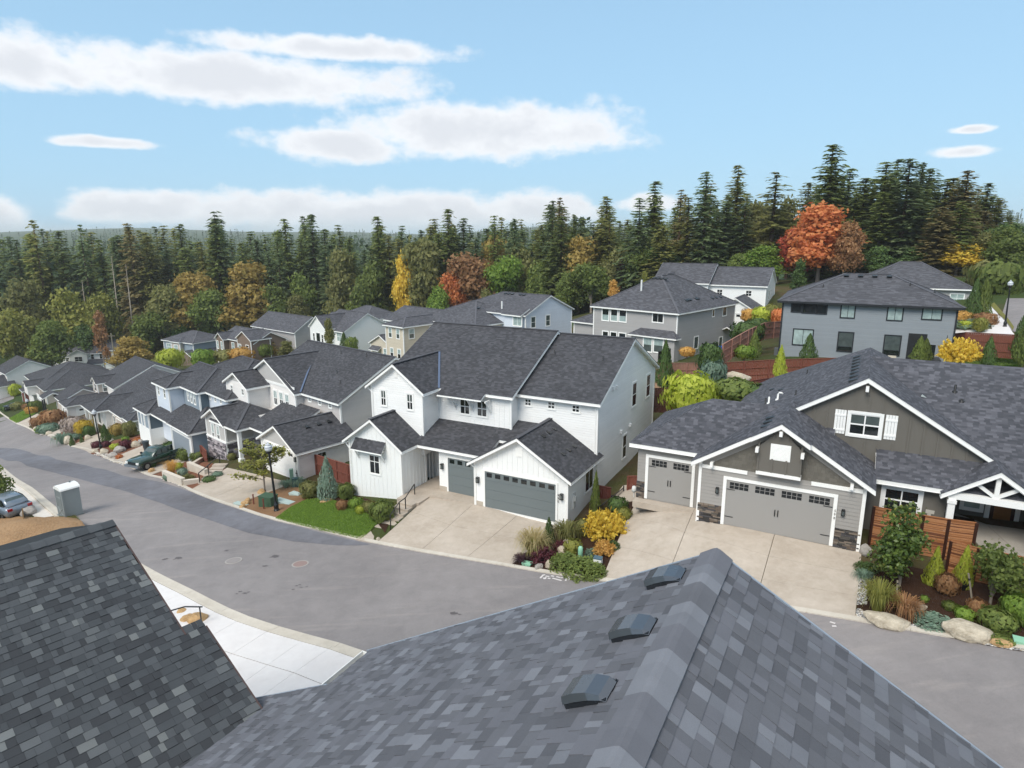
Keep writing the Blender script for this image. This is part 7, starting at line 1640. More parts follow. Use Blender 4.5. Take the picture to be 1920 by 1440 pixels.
far_wood()
# ------------------------------------------------------------------ broadleaf trees
def broad_mesh(R, Hc, nl, size, seed, lobes=9, upright=1.0, hollow=.55, flat=False):
    """crown of leaf clumps within a lumpy ellipsoid (radius R, height Hc, base at 0)"""
    G = np.random.RandomState(seed); cen = []
    for k in range(lobes):
        a = G.uniform(0, 6.28); t = G.uniform(.12, .95); rr = R * math.sqrt(max(0.02, 1 - (2 * t - .9) ** 2)) * G.uniform(.25, .75); cen.append((rr * math.cos(a), rr * math.sin(a), t * Hc, R * G.uniform(.30, .52)))
    cen.append((0, 0, Hc * .6, R * .6)); w = np.array([c[3] ** 2 for c in cen]); w /= w.sum(); id_ = G.choice(len(cen), nl, p=w); C0 = np.array(cen)[id_]
    d = unit(G.normal(size=(nl, 3))); d[:, 2] = np.abs(d[:, 2]) * np.where(G.rand(nl) < .72, 1, -1); rad = C0[:, 3] * (hollow + (1 - hollow) * G.rand(nl) ** .5)
    # small clumps: pull points together
    P = C0[:, :3] + d * rad[:, None] * np.array([1, 1, .8]); q = G.normal(size=(nl // 9 + 1, 3)); 
    P = P + np.repeat(G.normal(size=(nl // 7 + 1, 3)), 7, axis=0)[:nl] * size * 1.2
    n = unit(d + G.normal(size=(nl, 3)) * .55); a = unit(np.cross(n, G.normal(size=(nl, 3)))); s = np.cross(n, a); L = size * G.uniform(.6, 1.25, (nl, 1)); return P, a * L, s * L * .62, cen
def broad(name, R, Hc, trunk_h, nl, size, seed, lobes=9, tr=.22):
    P, A, S, cen = broad_mesh(R, Hc, nl, size, seed, lobes); P[:, 2] += trunk_h
    limbs = [((0, 0, trunk_h * .75), (c[0] * .8, c[1] * .8, trunk_h + c[2]), tr * .35) for c in cen[:7]]
    return leaf_mesh(name + '_crown', P, A, S, LG), trunk_mesh(name + '_trunk', trunk_h + Hc * .7, tr, M_BARKG, 0, limbs)
LG = leaf('maple_green', '5a6a36', '8a9650', .45)
LV = dict(green=LG, yellowgreen=leaf('yellow_green_leaves', '71773a', 'a09d52', .4), gold=leaf('gold_leaves', '8a7640', 'b39c58', .4), orange=leaf('orange_leaves', 'b4643c', 'd8935c', .4), red=leaf('red_leaves', 'a84632', 'cc6a4c', .4), rust=leaf('rust_leaves', '8a6344', 'b18a62', .4), olive=leaf('olive_leaves', '6c6f40', '98955e', .45), yellow=leaf('yellow_leaves', 'c0a038', 'e6cc58', .4), bright=leaf('bright_green_leaves', '627f32', '92a94c', .4), dark=leaf('dark_green_leaves', '445a30', '687f48', .35), magnolia=leaf('magnolia_leaves', '3a5026', '6a7c3a', .25, .35), purple=leaf('purple_leaves', '3d2a30', '5a4048', .3), lime=leaf('lime_leaves', '99a636', 'c4ca58', .4), blue=leaf('blue_juniper', '7a917c', 'a3b6a4', .3), teal=leaf('blue_green_leaves', '5e7866', '879a86', .3), burgundy=leaf('burgundy_leaves', '4d2a30', '764048', .3), tan=leaf('tan_grass', 'ab9a68', 'd4c595', .4), amber=leaf('amber_leaves', 'b99048', 'deb46a', .4), grass=leaf('grass_blades', '587033', '869a50', .4), pink=leaf('pale_pink_bloom', '9a8a7c', 'd2c2b8', .3))
BT = [broad('maple', 5.2, 10, 4, 5200, .42, 60 + i, 11, .28) for i in range(4)] + [broad('slim_tree', 2.2, 9, 2.0, 2600, .32, 80 + i, 8, .16) for i in range(2)]
def btree(px, topy, y, wpx, col, label=None, kind=None, base=None, group=None, name='broadleaf_tree'):
    t = at_y(px, topy, y); b = h1(t[0], y) - .3; Ht = t[2] - b; k = rnd.randrange(4) if kind is None else kind; R = wpx * y / F_PX / 2; nr = 5.2 if k < 4 else 2.2; nh = 14 if k < 4 else 11
    place_tree(name, BT[k][0], BT[k][1], LV[col], (t[0], y, b), R / nr, Ht / nh, rnd.uniform(0, 6.28), label or 'rounded broadleaf tree along the forest edge turning olive and gold', 'tree', group or ('forest edge broadleaf trees' if not label else None))
for px, ty, dy, w, col, lab in ((885, 486, -6, 105, 'rust', 'round rust orange tree behind the pale blue house roof'), (850, 520, -8, 60, 'orange', 'pale orange tree left of the rust tree'), (1545, 402, -8, 135, 'orange', 'big bright orange maple behind the steel grey house'), (1500, 440, -9, 70, 'red', 'reddish orange tree beside the big orange maple'), (1590, 430, -9, 60, 'rust', None), (1800, 462, -4, 95, 'yellow', 'tall yellow tree at the right forest edge'), (755, 496, -4, 50, 'yellow', 'narrow yellow tree in front of the dark firs'), (792, 462, -2, 95, 'olive', 'large pale olive tree in the middle of forest'), (945, 490, -5, 90, 'bright', 'bright green tree right of the rust tree'), (1440, 470, -14, 80, 'bright', 'light green tree above the far farmhouse'), (1385, 480, -12, 60, 'green', None), (1165, 492, 2, 34, 'purple', 'dark purple tree between forest firs'), (350, 522, -5, 110, 'gold', None), (462, 512, -6, 120, 'gold', None), (300, 545, -8, 90, 'olive', None), (130, 550, -10, 100, 'yellowgreen', None), (50, 545, -10, 90, 'olive', None), (195, 560, -12, 70, 'yellowgreen', None), (240, 640, -38, 75, 'gold', 'golden bush beside the long white farmhouse'), (20, 590, -25, 80, 'yellowgreen', None), (85, 610, -30, 80, 'green', None), (400, 550, -9, 90, 'green', None), (520, 540, -6, 80, 'green', None), (640, 490, -4, 80, 'olive', None), (690, 500, -6, 85, 'green', None), (820, 540, -12, 60, 'bright', None), (915, 455, 6, 90, 'gold', None), (985, 470, 2, 80, 'olive', None), (1010, 500, -4, 60, 'green', None), (1085, 455, 0, 90, 'gold', None), (1110, 500, -8, 80, 'green', None), (1150, 470, 2, 70, 'olive', None), (1070, 520, -8, 60, 'green', None), (1200, 470, 2, 70, 'green', None), (1250, 470, 0, 80, 'dark', None), (1420, 390, 14, 80, 'olive', None), (1470, 380, 10, 80, 'olive', None), (1840, 440, -2, 80, 'olive', None), (1880, 425, 4, 90, 'dark', None), (1905, 430, -6, 90, 'green', None), (1860, 500, -12, 70, 'olive', None), (1700, 470, -2, 70, 'dark', None), (1650, 470, -4, 60, 'dark', None), (570, 520, -2, 70, 'green', None), (275, 590, -12, 80, 'green', None), (335, 600, -8, 70, 'dark', None), (160, 610, -15, 60, 'dark', None), (560, 560, -8, 60, 'olive', None), (790, 610, -18, 50, 'bright', None)):
    btree(px, ty, front_y(px) + dy, w, col, lab)
for px, ty, y, w, col, lab in ((1152, 528, 130, 22, 'amber', 'narrow orange columnar tree left of the light grey roof'), (1208, 512, 122, 14, 'yellowgreen', 'thin green columnar tree behind the grey roof'), (617, 602, 118, 20, 'olive', 'slim cypress in front of white gable house'), (910, 546, 125, 24, 'olive', 'slim olive tree by the pale blue house'), (1500, 490, 100, 26, 'dark', 'dark columnar tree by the orange maple'), (510, 640, 140, 22, 'gold', 'small golden tree beside the brown house'), (535, 642, 130, 30, 'olive', 'small olive tree on the pale blue porch'), (182, 590, 176, 26, 'rust', 'slim rusty tree above the long white farmhouse'), (1410, 582, 96, 26, 'dark', 'young conifer beside the small white garage')):
    btree(px, ty, y, w, col, lab, kind=4)
# ------------------------------------------------------------------ shrubs, grasses, small trees
def blob(nl, size, seed, shape='ball'):
    """unit plant: radius 1, height 1, base at z = 0"""
    G = np.random.RandomState(seed); d = unit(G.normal(size=(nl, 3)))
    if shape == 'ball':
        lum = 1 + .16 * np.sin(d[:, 0] * 5 + seed) * np.sin(d[:, 1] * 6 + 2) + .1 * np.sin(d[:, 2] * 7 + seed); P = d * lum[:, None] * (.62 + .38 * G.rand(nl, 1) ** .5); P[:, 2] = (P[:, 2] + .92) * .52; n = d
    elif shape == 'cone':
        t = G.rand(nl) ** 1.4; a = G.uniform(0, 6.28, nl); r = (1 - t) ** .75 * (.45 + .55 * G.rand(nl) ** .4) * (1 + .12 * np.sin(a * 3 + t * 9)); r *= np.minimum(1, .5 + t * 4); P = np.stack([r * np.cos(a), r * np.sin(a), t], 1); n = unit(np.stack([np.cos(a), np.sin(a), np.full(nl, .5)], 1))
    elif shape == 'mound':
        P = d * (.7 + .3 * G.rand(nl, 1)); P[:, 2] = np.abs(P[:, 2]) * (1 + .2 * np.sin(P[:, 0] * 7) * np.sin(P[:, 1] * 6)); n = d
    elif shape == 'spiky':
        k = nl // 14; dd = unit(G.normal(size=(k, 3))); dd[:, 2] = np.abs(dd[:, 2]) * .9 + .05; base = np.repeat(dd, 14, 0); t = np.tile(np.linspace(.35, 1.05, 14), k)[:, None]; P = base * t * (.8 + .25 * np.repeat(G.rand(k, 1), 14, 0)); P[:, 2] = P[:, 2] * .8 + .15; n = unit(base + G.normal(size=P.shape) * .8); nl = len(P)
    A = unit(np.cross(n, G.normal(size=(nl, 3)))); 
    if shape == 'cone': A = unit(A + np.array([0, 0, .9]))
    S = np.cross(n, A); L = size * G.uniform(.6, 1.3, (nl, 1)); return P, A * L, S * L * .5
def tuft(nb, seed, spread=1.0, width=.012, flop=.6):
    """grass: bent blades from the centre; radius 1, height 1"""
    G = np.random.RandomState(seed); m_ = MB()
    for _ in range(nb):
        a = G.uniform(0, 6.28); r0 = .18 * math.sqrt(G.rand()); out = spread * G.uniform(.25, 1.0); h = G.uniform(.65, 1.0); s = np.array([-math.sin(a), math.cos(a), 0]) * width; d = np.array([math.cos(a), math.sin(a), 0]); p0 = d * r0; p1 = d * (r0 + out * .35) + [0, 0, h * .7]; p2 = d * (r0 + out * .75) + [0, 0, h * (1.0 - .12 * out)]; p3 = d * (r0 + out) + [0, 0, h * (1 - flop * out * out)]
        n0 = len(m_.v); m_.v += [tuple(p0 - s), tuple(p0 + s), tuple(p1 - s), tuple(p1 + s), tuple(p2 - s * .7), tuple(p2 + s * .7), tuple(p3)]; m_.f += [[n0, n0 + 1, n0 + 3, n0 + 2], [n0 + 2, n0 + 3, n0 + 5, n0 + 4], [n0 + 4, n0 + 5, n0 + 6]]; m_.uv += [None] * 3; m_.mi += [0] * 3
    return m_.mesh('grass_blades', LV['tan'])
PL = {}
for k_, (nl, sz, sh) in dict(ball=(1500, .10, 'ball'), loose=(900, .13, 'ball'), cone=(1500, .07, 'cone'), mound=(1300, .09, 'mound'), spiky=(2600, .085, 'spiky')).items():
    PL[k_] = []
    for i in range(2): P, A, S = blob(nl, sz, 100 + i * 7 + len(k_), sh); PL[k_].append(leaf_mesh(k_ + '_foliage', P, A, S, LG))
PL['tuft'] = [tuft(420, 7), tuft(380, 8)]; PL['wild'] = [tuft(300, 9, 1.2, .02, .9), tuft(260, 10, 1.2, .02, .9)]
STEM = MB(); STEM.tube([(0, 0, -.25), (0, 0, .35)], [.09, .05], 6); [STEM.tube([(0, 0, .1), (.35 * math.cos(a), .35 * math.sin(a), .5)], [.04, .015], 4) for a in (0, 1.3, 2.5, 3.8, 5.1)]; STEM = STEM.mesh('stems', M_BARKG)
NAMES = dict(ball='shrub', loose='shrub', cone='conical_shrub', mound='ground_cover_plant', spiky='shrub', tuft='ornamental_grass', wild='ornamental_grass')
def plant(kind, px, w, h, col, label, y=None, group=None, pos=None):
    p = pos if pos is not None else (gpx(*px) if y is None else at_y(px[0], px[1], y)); r = empty(NAMES[kind], (p[0], p[1], p[2] - .02), rnd.uniform(0, 6.28), label, 'grass' if 'grass' in NAMES[kind] else 'shrub', group); r.scale = (w / 2, w / 2, h)
    c = link(bpy.data.objects.new('foliage', rnd.choice(PL[kind])), r); c.material_slots[0].link = 'OBJECT'; c.material_slots[0].material = LV[col]
    if kind in ('ball', 'loose', 'cone', 'spiky'): link(bpy.data.objects.new('stem', STEM), r)
    return r
for a in (
    # bed between the driveways
    ('tuft', (1000, 1040), 2.5, 1.45, 'tan', 'large golden fountain grass beside the farmhouse driveway'), ('tuft', (1003, 1043), 1.9, 1.0, 'yellowgreen', 'yellow green grass at the heart of the golden clump'), ('wild', (1062, 1015), 1.9, 1.2, 'olive', 'feathery olive grass beside the garage corner'),
    ('cone', (1029, 1016), .9, 1.5, 'dark', 'small dark conifer between the two grasses'), ('spiky', (1019, 1055), 1.4, .95, 'burgundy', 'burgundy leaved shrub by the curb'), ('spiky', (1052, 1030), .9, .6, 'burgundy', 'small burgundy shrub behind the boulders'), ('mound', (1062, 1062), 2.1, .6, 'green', 'low green ground cover in front of the pedestal'), ('mound', (1095, 1072), 2.4, .65, 'green', 'broad green ground cover along the curb'), ('mound', (1115, 1078), 1.5, .5, 'green', 'green ground cover at the driveway corner'),
    ('spiky', (1134, 1006), 2.6, 1.75, 'yellow', 'bright yellow bush between the two driveways'), ('spiky', (1133, 1040), 1.2, .9, 'amber', 'orange and yellow bush under the bright yellow one'), ('cone', (1116, 962), .85, 2.7, 'green', 'slim green arborvitae at the garage side'), ('loose', (1158, 958), 1.3, .9, 'dark', 'dark green shrub beside the side path'), ('loose', (1170, 975), 1.0, .8, 'yellowgreen', 'yellow green shrub at the path edge'), ('loose', (1074, 1036), 1.1, .8, 'yellowgreen', 'lime tipped shrub behind the pedestal'), ('loose', (1094, 1005), 1.0, 1.1, 'olive', 'grey green shrub beside the pale boulder'), ('mound', (1150, 1030), .9, .45, 'dark', 'dark ground cover by the second driveway'), ('mound', (1108, 1042), .8, .4, 'teal', 'silvery small plant beside the box'),
    ('wild', (978, 1055), 1.0, .5, 'purple', 'dark low grass at the bed corner'),
    # lawn side
    ('cone', (616, 936), 1.9, 3.1, 'blue', 'silvery blue upright juniper before the brown fence'), ('loose', (582, 932), 1.6, 1.25, 'olive', 'olive shrub left of the blue juniper'), ('ball', (650, 935), 1.3, 1.2, 'green', 'green shrub right of the blue juniper'), ('ball', (717, 975), 1.75, 1.35, 'green', 'large clipped green ball shrub beside the steps'), ('loose', (668, 952), 1.1, .75, 'bright', 'bright green low shrub under the study window'), ('loose', (692, 958), 1.0, .7, 'olive', 'reddish olive shrub between green ones'), ('loose', (677, 962), .8, .55, 'lime', 'lime yellow low shrub at lawn edge'), ('loose', (642, 955), .9, .7, 'rust', 'brownish shrub behind the lawn'), ('wild', (560, 912), 1.2, .8, 'teal', 'grey green grass by the pale pedestal'), ('wild', (537, 915), 1.2, .7, 'teal', 'wispy grey green plant behind the cabinet'),
    # cream house garden
    ('tuft', (323, 893), 1.5, 1.6, 'amber', 'tall amber plume grass in the planter'), ('loose', (335, 880), .9, .7, 'lime', 'lime shrub beside the amber grass'), ('loose', (318, 900), 1.1, .7, 'teal', 'blue green shrub at the planter edge'), ('loose', (343, 893), 1.0, .8, 'blue', 'silvery shrub in the planter'), ('mound', (352, 900), 1.4, .5, 'olive', 'olive ground cover in the planter corner'), ('wild', (330, 897), 1.0, .5, 'amber', 'small amber grass below the plume grass'), ('ball', (352, 862), 2.0, 1.3, 'green', 'green rounded shrub against the cream house stone'), ('ball', (374, 864), 1.8, 1.1, 'green', 'second green shrub beside the stone base'), ('ball', (320, 850), 1.6, 1.3, 'dark', 'dark green shrub behind the truck bed'), ('loose', (392, 903), 1.2, .5, 'dark', 'dark low plants along the driveway edge'), ('loose', (408, 893), 1.0, .45, 'teal', 'grey green low plants beside garden steps'), ('loose', (287, 876), .7, .7, 'dark', 'small green shrub beside the truck wheel'), ('loose', (435, 862), .9, .7, 'olive', 'olive plant below the white porch post'),
    # blue house and below
    ('loose', (245, 820), 2.0, 2.2, 'olive', 'tall rusty olive shrub at blue house corner'), ('loose', (222, 815), 2.2, 1.6, 'gold', 'golden brown shrub in front of the taupe garage'), ('cone', (199, 828), 1.6, 2.3, 'dark', 'young dark conifer beside the lamp post'), ('loose', (236, 842), 1.4, 1.2, 'burgundy', 'dark reddish shrub among the boulders'), ('loose', (216, 842), 1.2, .7, 'lime', 'lime yellow low shrub in bark bed'), ('loose', (200, 838), 1.2, .8, 'burgundy', 'low dark red shrub by the lamp'), ('loose', (182, 840), 1.3, .9, 'burgundy', 'dark red shrub at the lamp foot'), ('loose', (262, 830), 1.6, .7, 'orange', 'rusty orange ground plant on the bark'), ('loose', (236, 828), 1.0, .7, 'bright', 'small green mound shrub'), ('loose', (275, 840), .8, .6, 'orange', 'orange shrub beside the truck'), ('loose', (224, 860), .8, .5, 'orange', 'small orange shrub near the curb'),
    ('ball', (160, 815), 2.6, 2.2, 'yellow', 'clipped yellow green shrub with dark side'), ('ball', (168, 818), 1.8, 1.6, 'dark', 'dark green shrub beside the clipped yellow one'), ('loose', (140, 810), 3.6, 2.4, 'pink', 'wide pale flowering shrub below the cream garage'), ('wild', (118, 832), 2.6, 1.6, 'teal', 'blue green spiky grass by the curb'), ('loose', (140, 824), 2.2, .9, 'teal', 'low blue green shrub behind the stones'), ('cone', (136, 836), .9, 1.5, 'dark', 'small dark clipped cone near the curb'), ('cone', (154, 830), .7, 1.2, 'dark', 'small dark cone beside the drive'),
    ('loose', (100, 800), 4.2, 3.0, 'rust', 'large brownish red shrub in front of cream wall'), ('loose', (92, 812), 3.4, 1.6, 'teal', 'blue green spreading juniper by the stones'), ('loose', (80, 812), 2.2, 1.2, 'bright', 'bright green shrub near the low lamp'), ('loose', (72, 800), 2.6, 1.8, 'rust', 'russet shrub behind the low lamp'), ('loose', (110, 795), 3.0, 2.4, 'burgundy', 'dark reddish shrub near the cream corner'), ('loose', (68, 772), 3.0, 2.4, 'green', 'green shrub by the far porch'), ('loose', (60, 776), 2.4, 1.6, 'amber', 'orange shrub beside the far drive'), ('loose', (30, 742), 3.2, 3.2, 'lime', 'bright lime shrub by the side street'), ('loose', (15, 770), 2.6, 1.4, 'dark', 'dark rounded shrub at the curb bend'), ('loose', (35, 768), 3.0, 1.8, 'olive', 'olive shrub beside the black car'), ('loose', (52, 768), 2.2, 1.4, 'rust', 'brown shrub behind the bright lawn strip'),
    # right garden
    ('tuft', (1644, 1148), 1.75, 1.45, 'yellowgreen', 'round green ornamental grass ball beside the driveway'), ('wild', (1693, 1150), 1.5, .8, 'rust', 'rusty brown grass behind the big boulder'), ('cone', (1749, 1096), .95, 1.75, 'lime', 'pointed lime arborvitae before the bamboo screen'), ('cone', (1803, 1100), .95, 1.85, 'lime', 'rounded lime arborvitae in black pot'), ('loose', (1774, 1112), 1.0, .9, 'rust', 'sparse reddish shrub between the lime conifers'), ('loose', (1733, 1128), .35, .3, 'bright', 'tiny pale green plant on bare soil'), ('loose', (1780, 1142), .6, .35, 'green', 'small green plant on the dark soil'), ('mound', (1755, 1170), 1.7, .25, 'teal', 'grey green thyme mat near the pebbles'), ('loose', (1808, 1160), .8, .5, 'bright', 'small bright shrub beside the pale boulder'), ('loose', (1830, 1152), .8, .7, 'rust', 'dry reddish small shrub'), ('loose', (1870, 1178), 1.4, .8, 'green', 'green shrub with white flowers near the pebbles'), ('ball', (1912, 1165), 1.5, 1.1, 'bright', 'bright green round shrub at the garden edge'), ('cone', (1925, 1130), 1.2, 1.5, 'lime', 'lime conifer by the leaning stakes'), ('mound', (1625, 1068), 1.2, .3, 'dark', 'dark green mat by the driveway edge'), ('wild', (1618, 1085), .9, .4, 'teal', 'silvery tuft at the driveway edge'), ('loose', (1880, 1205), .9, .3, 'green', 'low green plant by the curb pebbles')):
    plant(*a)
for a in (
    (('cone', (1245, 722), 2.2, 4.0, 'dark', 'dark green upright shrub by the farmhouse corner'), 57), (('ball', (1330, 705), 2.4, 3.0, 'dark', 'dark green shrub before the faded fence'), 55.5), (('ball', (1333, 742), 2.6, 3.0, 'teal', 'grey green shrub behind the lime bush'), 51), (('ball', (1292, 775), 4.2, 3.2, 'lime', 'big bright lime bush behind the craftsman garage'), 47), (('loose', (1378, 752), 4.0, 1.8, 'green', 'broad leaved green plants behind the garage roof'), 47.5), (('cone', (1461, 705), 1.4, 2.6, 'lime', 'small lime conifer before the red brown fence'), 53.5), (('loose', (1420, 755), 3.0, 1.4, 'dark', 'dark green low plants by the low fence'), 46.5),
    (('cone', (1515, 672), 2.0, 2.4, 'dark', 'dark arborvitae against the steel grey wall'), 62), (('cone', (1722, 676), 1.8, 2.2, 'green', 'green arborvitae beside the patio chair'), 58), (('cone', (1733, 676), 1.6, 2.0, 'green', 'second arborvitae on the patio edge'), 58), (('spiky', (1795, 684), 3.4, 2.8, 'yellow', 'yellow shrub beside the striped back lawn'), 56), (('cone', (1851, 683), 1.6, 2.4, 'dark', 'dark small conifer on the back lawn'), 55), (('cone', (1912, 660), 2.0, 3.6, 'dark', 'dark green conifer at the fence end'), 57), (('cone', (1922, 680), 2.6, 4.2, 'green', 'green tall conifer at the right edge'), 54),
    (('loose', (1400, 640), 4.0, 2.4, 'dark', 'dark shrubs beyond the uphill fence'), 72), (('loose', (1420, 625), 3.0, 2.0, 'dark', 'dark hedge along the uphill fence'), 78), (('cone', (1413, 668), 1.8, 2.6, 'green', 'green cone shrub below the steel grey house'), 64), (('loose', (1395, 672), 2.4, 1.4, 'bright', 'light green low plants behind the fence'), 63), (('loose', (1288, 668), 2.0, 1.2, 'amber', 'orange and yellow flowers by the slatted screen'), 75), (('loose', (1332, 676), 2.0, 1.2, 'yellowgreen', 'yellow shrub near the light grey wall'), 78),
    (('loose', (1428, 606), 3.0, 2.4, 'lime', 'yellow green shrub beside the small white garage'), 88), (('loose', (1445, 602), 3.0, 2.4, 'yellowgreen', 'yellow shrubs by the far garage drive'), 88), (('loose', (1462, 608), 2.6, 2.2, 'orange', 'orange shrub against the steel grey house'), 84), (('loose', (1405, 604), 2.6, 2.0, 'amber', 'amber shrub below the far white garage'), 90),
    (('ball', (1800, 606), 2.4, 1.4, 'amber', 'rounded tan shrub in the corner bed'), 72), (('mound', (1815, 612), 5.0, .9, 'teal', 'spreading blue juniper in the corner bed'), 71), (('ball', (1846, 612), 2.6, 1.6, 'rust', 'rusty shrub beside the pavement'), 71), (('ball', (1811, 616), 1.6, .9, 'lime', 'lime shrub in the gravel bed'), 70), (('loose', (1836, 622), 1.6, 1.6, 'yellowgreen', 'yellow green plant before the fence'), 68), (('cone', (1822, 596), 2.4, 4.5, 'dark', 'dark narrow tree behind corner bed'), 76), (('cone', (1840, 594), 2.4, 4.5, 'green', 'green narrow tree behind corner bed'), 76), (('loose', (1868, 560), 7.0, 5.5, 'green', 'leafy green shrub mass along the back street'), 92), (('loose', (1895, 560), 6.0, 5.0, 'olive', 'olive shrub mass by the back street'), 96), (('loose', (1845, 548), 6.0, 5.0, 'olive', 'olive thicket beyond the forest fence'), 100),
    (('loose', (322, 690), 6.0, 4.5, 'lime', 'bright lime shrub before the blue grey house'), 138), (('loose', (382, 688), 5.5, 4.0, 'bright', 'bright green shrub before the brown garage'), 135), (('loose', (300, 690), 4.0, 2.4, 'yellowgreen', 'yellow green low shrub on bark slope'), 140), (('loose', (430, 680), 7.0, 3.0, 'olive', 'olive shrubs under the brown house'), 138), (('loose', (455, 676), 6.0, 3.0, 'amber', 'orange tinted shrubs beside pale blue porch'), 136), (('loose', (660, 662), 2.2, 2.6, 'green', 'small tree before the beige garage'), 96), (('cone', (646, 655), 2.2, 3.0, 'dark', 'little dark conifer before the white gable'), 112), (('loose', (495, 668), 4.0, 3.0, 'green', 'green shrub by the pale blue porch'), 138)):
    plant(*a[0], y=a[1])
# small trees
def layered_maple():
    G = np.random.RandomState(3); Cs, As, Ss = [], [], []; limbs = []
    for k in range(20):
        a = G.uniform(0, 6.28); z = 1.3 + 2.3 * (k / 20) ** .9; L = (2.35 - .45 * abs(z - 1.9)) * G.uniform(.6, 1.1); end = np.array([L * math.cos(a), L * math.sin(a), z + .25 + .25 * G.rand()]); limbs.append(((0, 0, z - .35), tuple(end), .035))
        for j in range(150):
            t = G.uniform(.25, 1.08); p = np.array([0, 0, z - .35]) * (1 - t) + end * t + G.normal(0, [.16, .16, .07]); ax = unit(G.normal(size=(1, 3)) * [1, 1, .35])[0] * G.uniform(.09, .15); n = unit(np.array([[0, 0, 1]]) + G.normal(size=(1, 3)) * .35)[0]; Cs.append(p); As.append(ax); Ss.append(np.cross(n, ax) * .7)
    p = gpx(497, 922); r = tag(empty('young_maple', tuple(p)), 'young layered maple with yellow green leaves before the white garage', 'tree'); link(bpy.data.objects.new('crown', leaf_mesh('maple_crown', np.array(Cs), np.array(As), np.array(Ss), LV['yellowgreen'])), r); link(bpy.data.objects.new('trunk', trunk_mesh('maple_trunk', 3.2, .07, M_BARKG, 0, limbs)), r)
layered_maple()
def small_tree(px, R, Hc, th, nl, size, seed, col, label, lobes=10, lean=0, tr=.06, tips=0):
    P, A, S, cen = broad_mesh(R, Hc, nl, size, seed, lobes, hollow=.45); P[:, 2] += th; p = gpx(*px); r = tag(empty('garden_tree', tuple(p)), label, 'tree'); limbs = [((0, 0, th * .6), (c[0] * .85, c[1] * .85, th + c[2]), tr * .5) for c in cen]
    if tips: j = np.argsort(-(np.linalg.norm(P - P.mean(0), axis=1)))[:tips * 4:4]; link(bpy.data.objects.new('leaf_tips', leaf_mesh('leaf_tips', P[j] * 1.015, A[j] * .7, S[j] * .7, LV['yellowgreen'])), r)
    link(bpy.data.objects.new('crown', leaf_mesh('crown', P, A, S, LV[col])), r); link(bpy.data.objects.new('trunk', trunk_mesh('trunk', th + Hc * .7, tr, M_BARKG, lean, limbs)), r)
small_tree((1686, 1100), 1.4, 2.75, .5, 3000, .10, 31, 'magnolia', 'glossy green magnolia with yellow tipped leaves before the bamboo screen', tips=170)
small_tree((1856, 1134), 1.15, 2.3, .5, 1500, .10, 33, 'green', 'multi stemmed shrubby tree before the lower screen', lobes=8); small_tree((1890, 1135), .9, 1.5, .3, 500, .1, 34, 'green', 'second airy shrubby tree near the leaning stakes', lobes=6)
small_tree((-4, 960), 1.7, 3.0, .4, 2400, .13, 35, 'green', 'leafy green tree at the left picture edge by the silver car', lobes=9)
def stake(px, px2, l):
    a = gpx(*px); r = tag(empty('tree_stake', tuple(a)), l, 'stake'); b = at_y(px2[0], px2[1], a[1] + .15) - a; m_ = MB(); m_.tube([(0, 0, -.2), tuple(b)], .035, 7); m_.build('shaft', plain('stake_grey', '8d8373', .8), r); m_ = MB(); m_.tube([tuple(np.array(b) * .8 - [0, 0, .02]), tuple(np.array(b) * .84)], .05, 7); m_.build('tie', M_BLACK, r)
stake((1826, 1133), (1816, 1075), 'grey stake leaning beside the potted lime arborvitae'); stake((1876, 1150), (1912, 1095), 'grey stake leaning across the shrubby tree'); stake((1682, 1118), (1683, 1088), 'short pale stake under the magnolia')
def pot_black():
    p = gpx(1803, 1104); r = tag(empty('plant_pot', tuple(p)), 'black nursery pot under the rounded lime arborvitae', 'pot'); m_ = MB(); m_.lathe((0, 0, -.02), [(.2, 0), (.27, .3), (.29, .33)], 14); m_.build('pot', M_BLACK, r); m_ = MB(); m_.lathe((0, 0, .27), [(.25, 0), (.25, .02)], 14); m_.build('soil', M_MULCH, r)
pot_black()
# boulders and pebbles
def rock_mesh(seed, flat=.6):
    bm = bmesh.new(); bmesh.ops.create_icosphere(bm, subdivisions=3, radius=1)
    for v in bm.verts:
        p = v.co; s = Vector((seed * 3.1, seed, 0)); d = .28 * mnoise.noise(p * .9 + s) + .14 * mnoise.noise(p * 2.2 + s) + .05 * mnoise.noise(p * 5 + s); v.co = p * (1 + d); v.co.z *= flat
        for ax, lim in ((Vector((.3, .2, .93)), .5), (Vector((.9, -.3, .3)), .75), (Vector((-.6, -.7, .2)), .72)):
            q = v.co.dot(ax)
            if q > lim: v.co -= ax * (q - lim) * .8
    me = bpy.data.meshes.new('boulder'); bm.to_mesh(me); bm.free(); return me
def stone_mat(name, c1, c2):
    t = NT(name); o = t.obj(); a = t.noise(o, 2.0, 6, .65); f = t.noise(o, 9, 5, .7); t.base(t.mix(t.rng(t.math('ADD', t.math('MULTIPLY', a, .6), t.math('MULTIPLY', f, .4)), .35, .65), s2l(c1), s2l(c2))); t.rough(.85, .2); t.bump(f, .6, .06); return t.m
M_RK = [stone_mat('pale_boulder', '9b8f7c', 'cfc4b0'), stone_mat('grey_boulder', '86807a', 'b3aca4'), stone_mat('tan_boulder', 'a08058', 'c9a67a')]
RK = [rock_mesh(i + 1) for i in range(5)]
for m_i in RK: m_i.materials.append(M_RK[0])
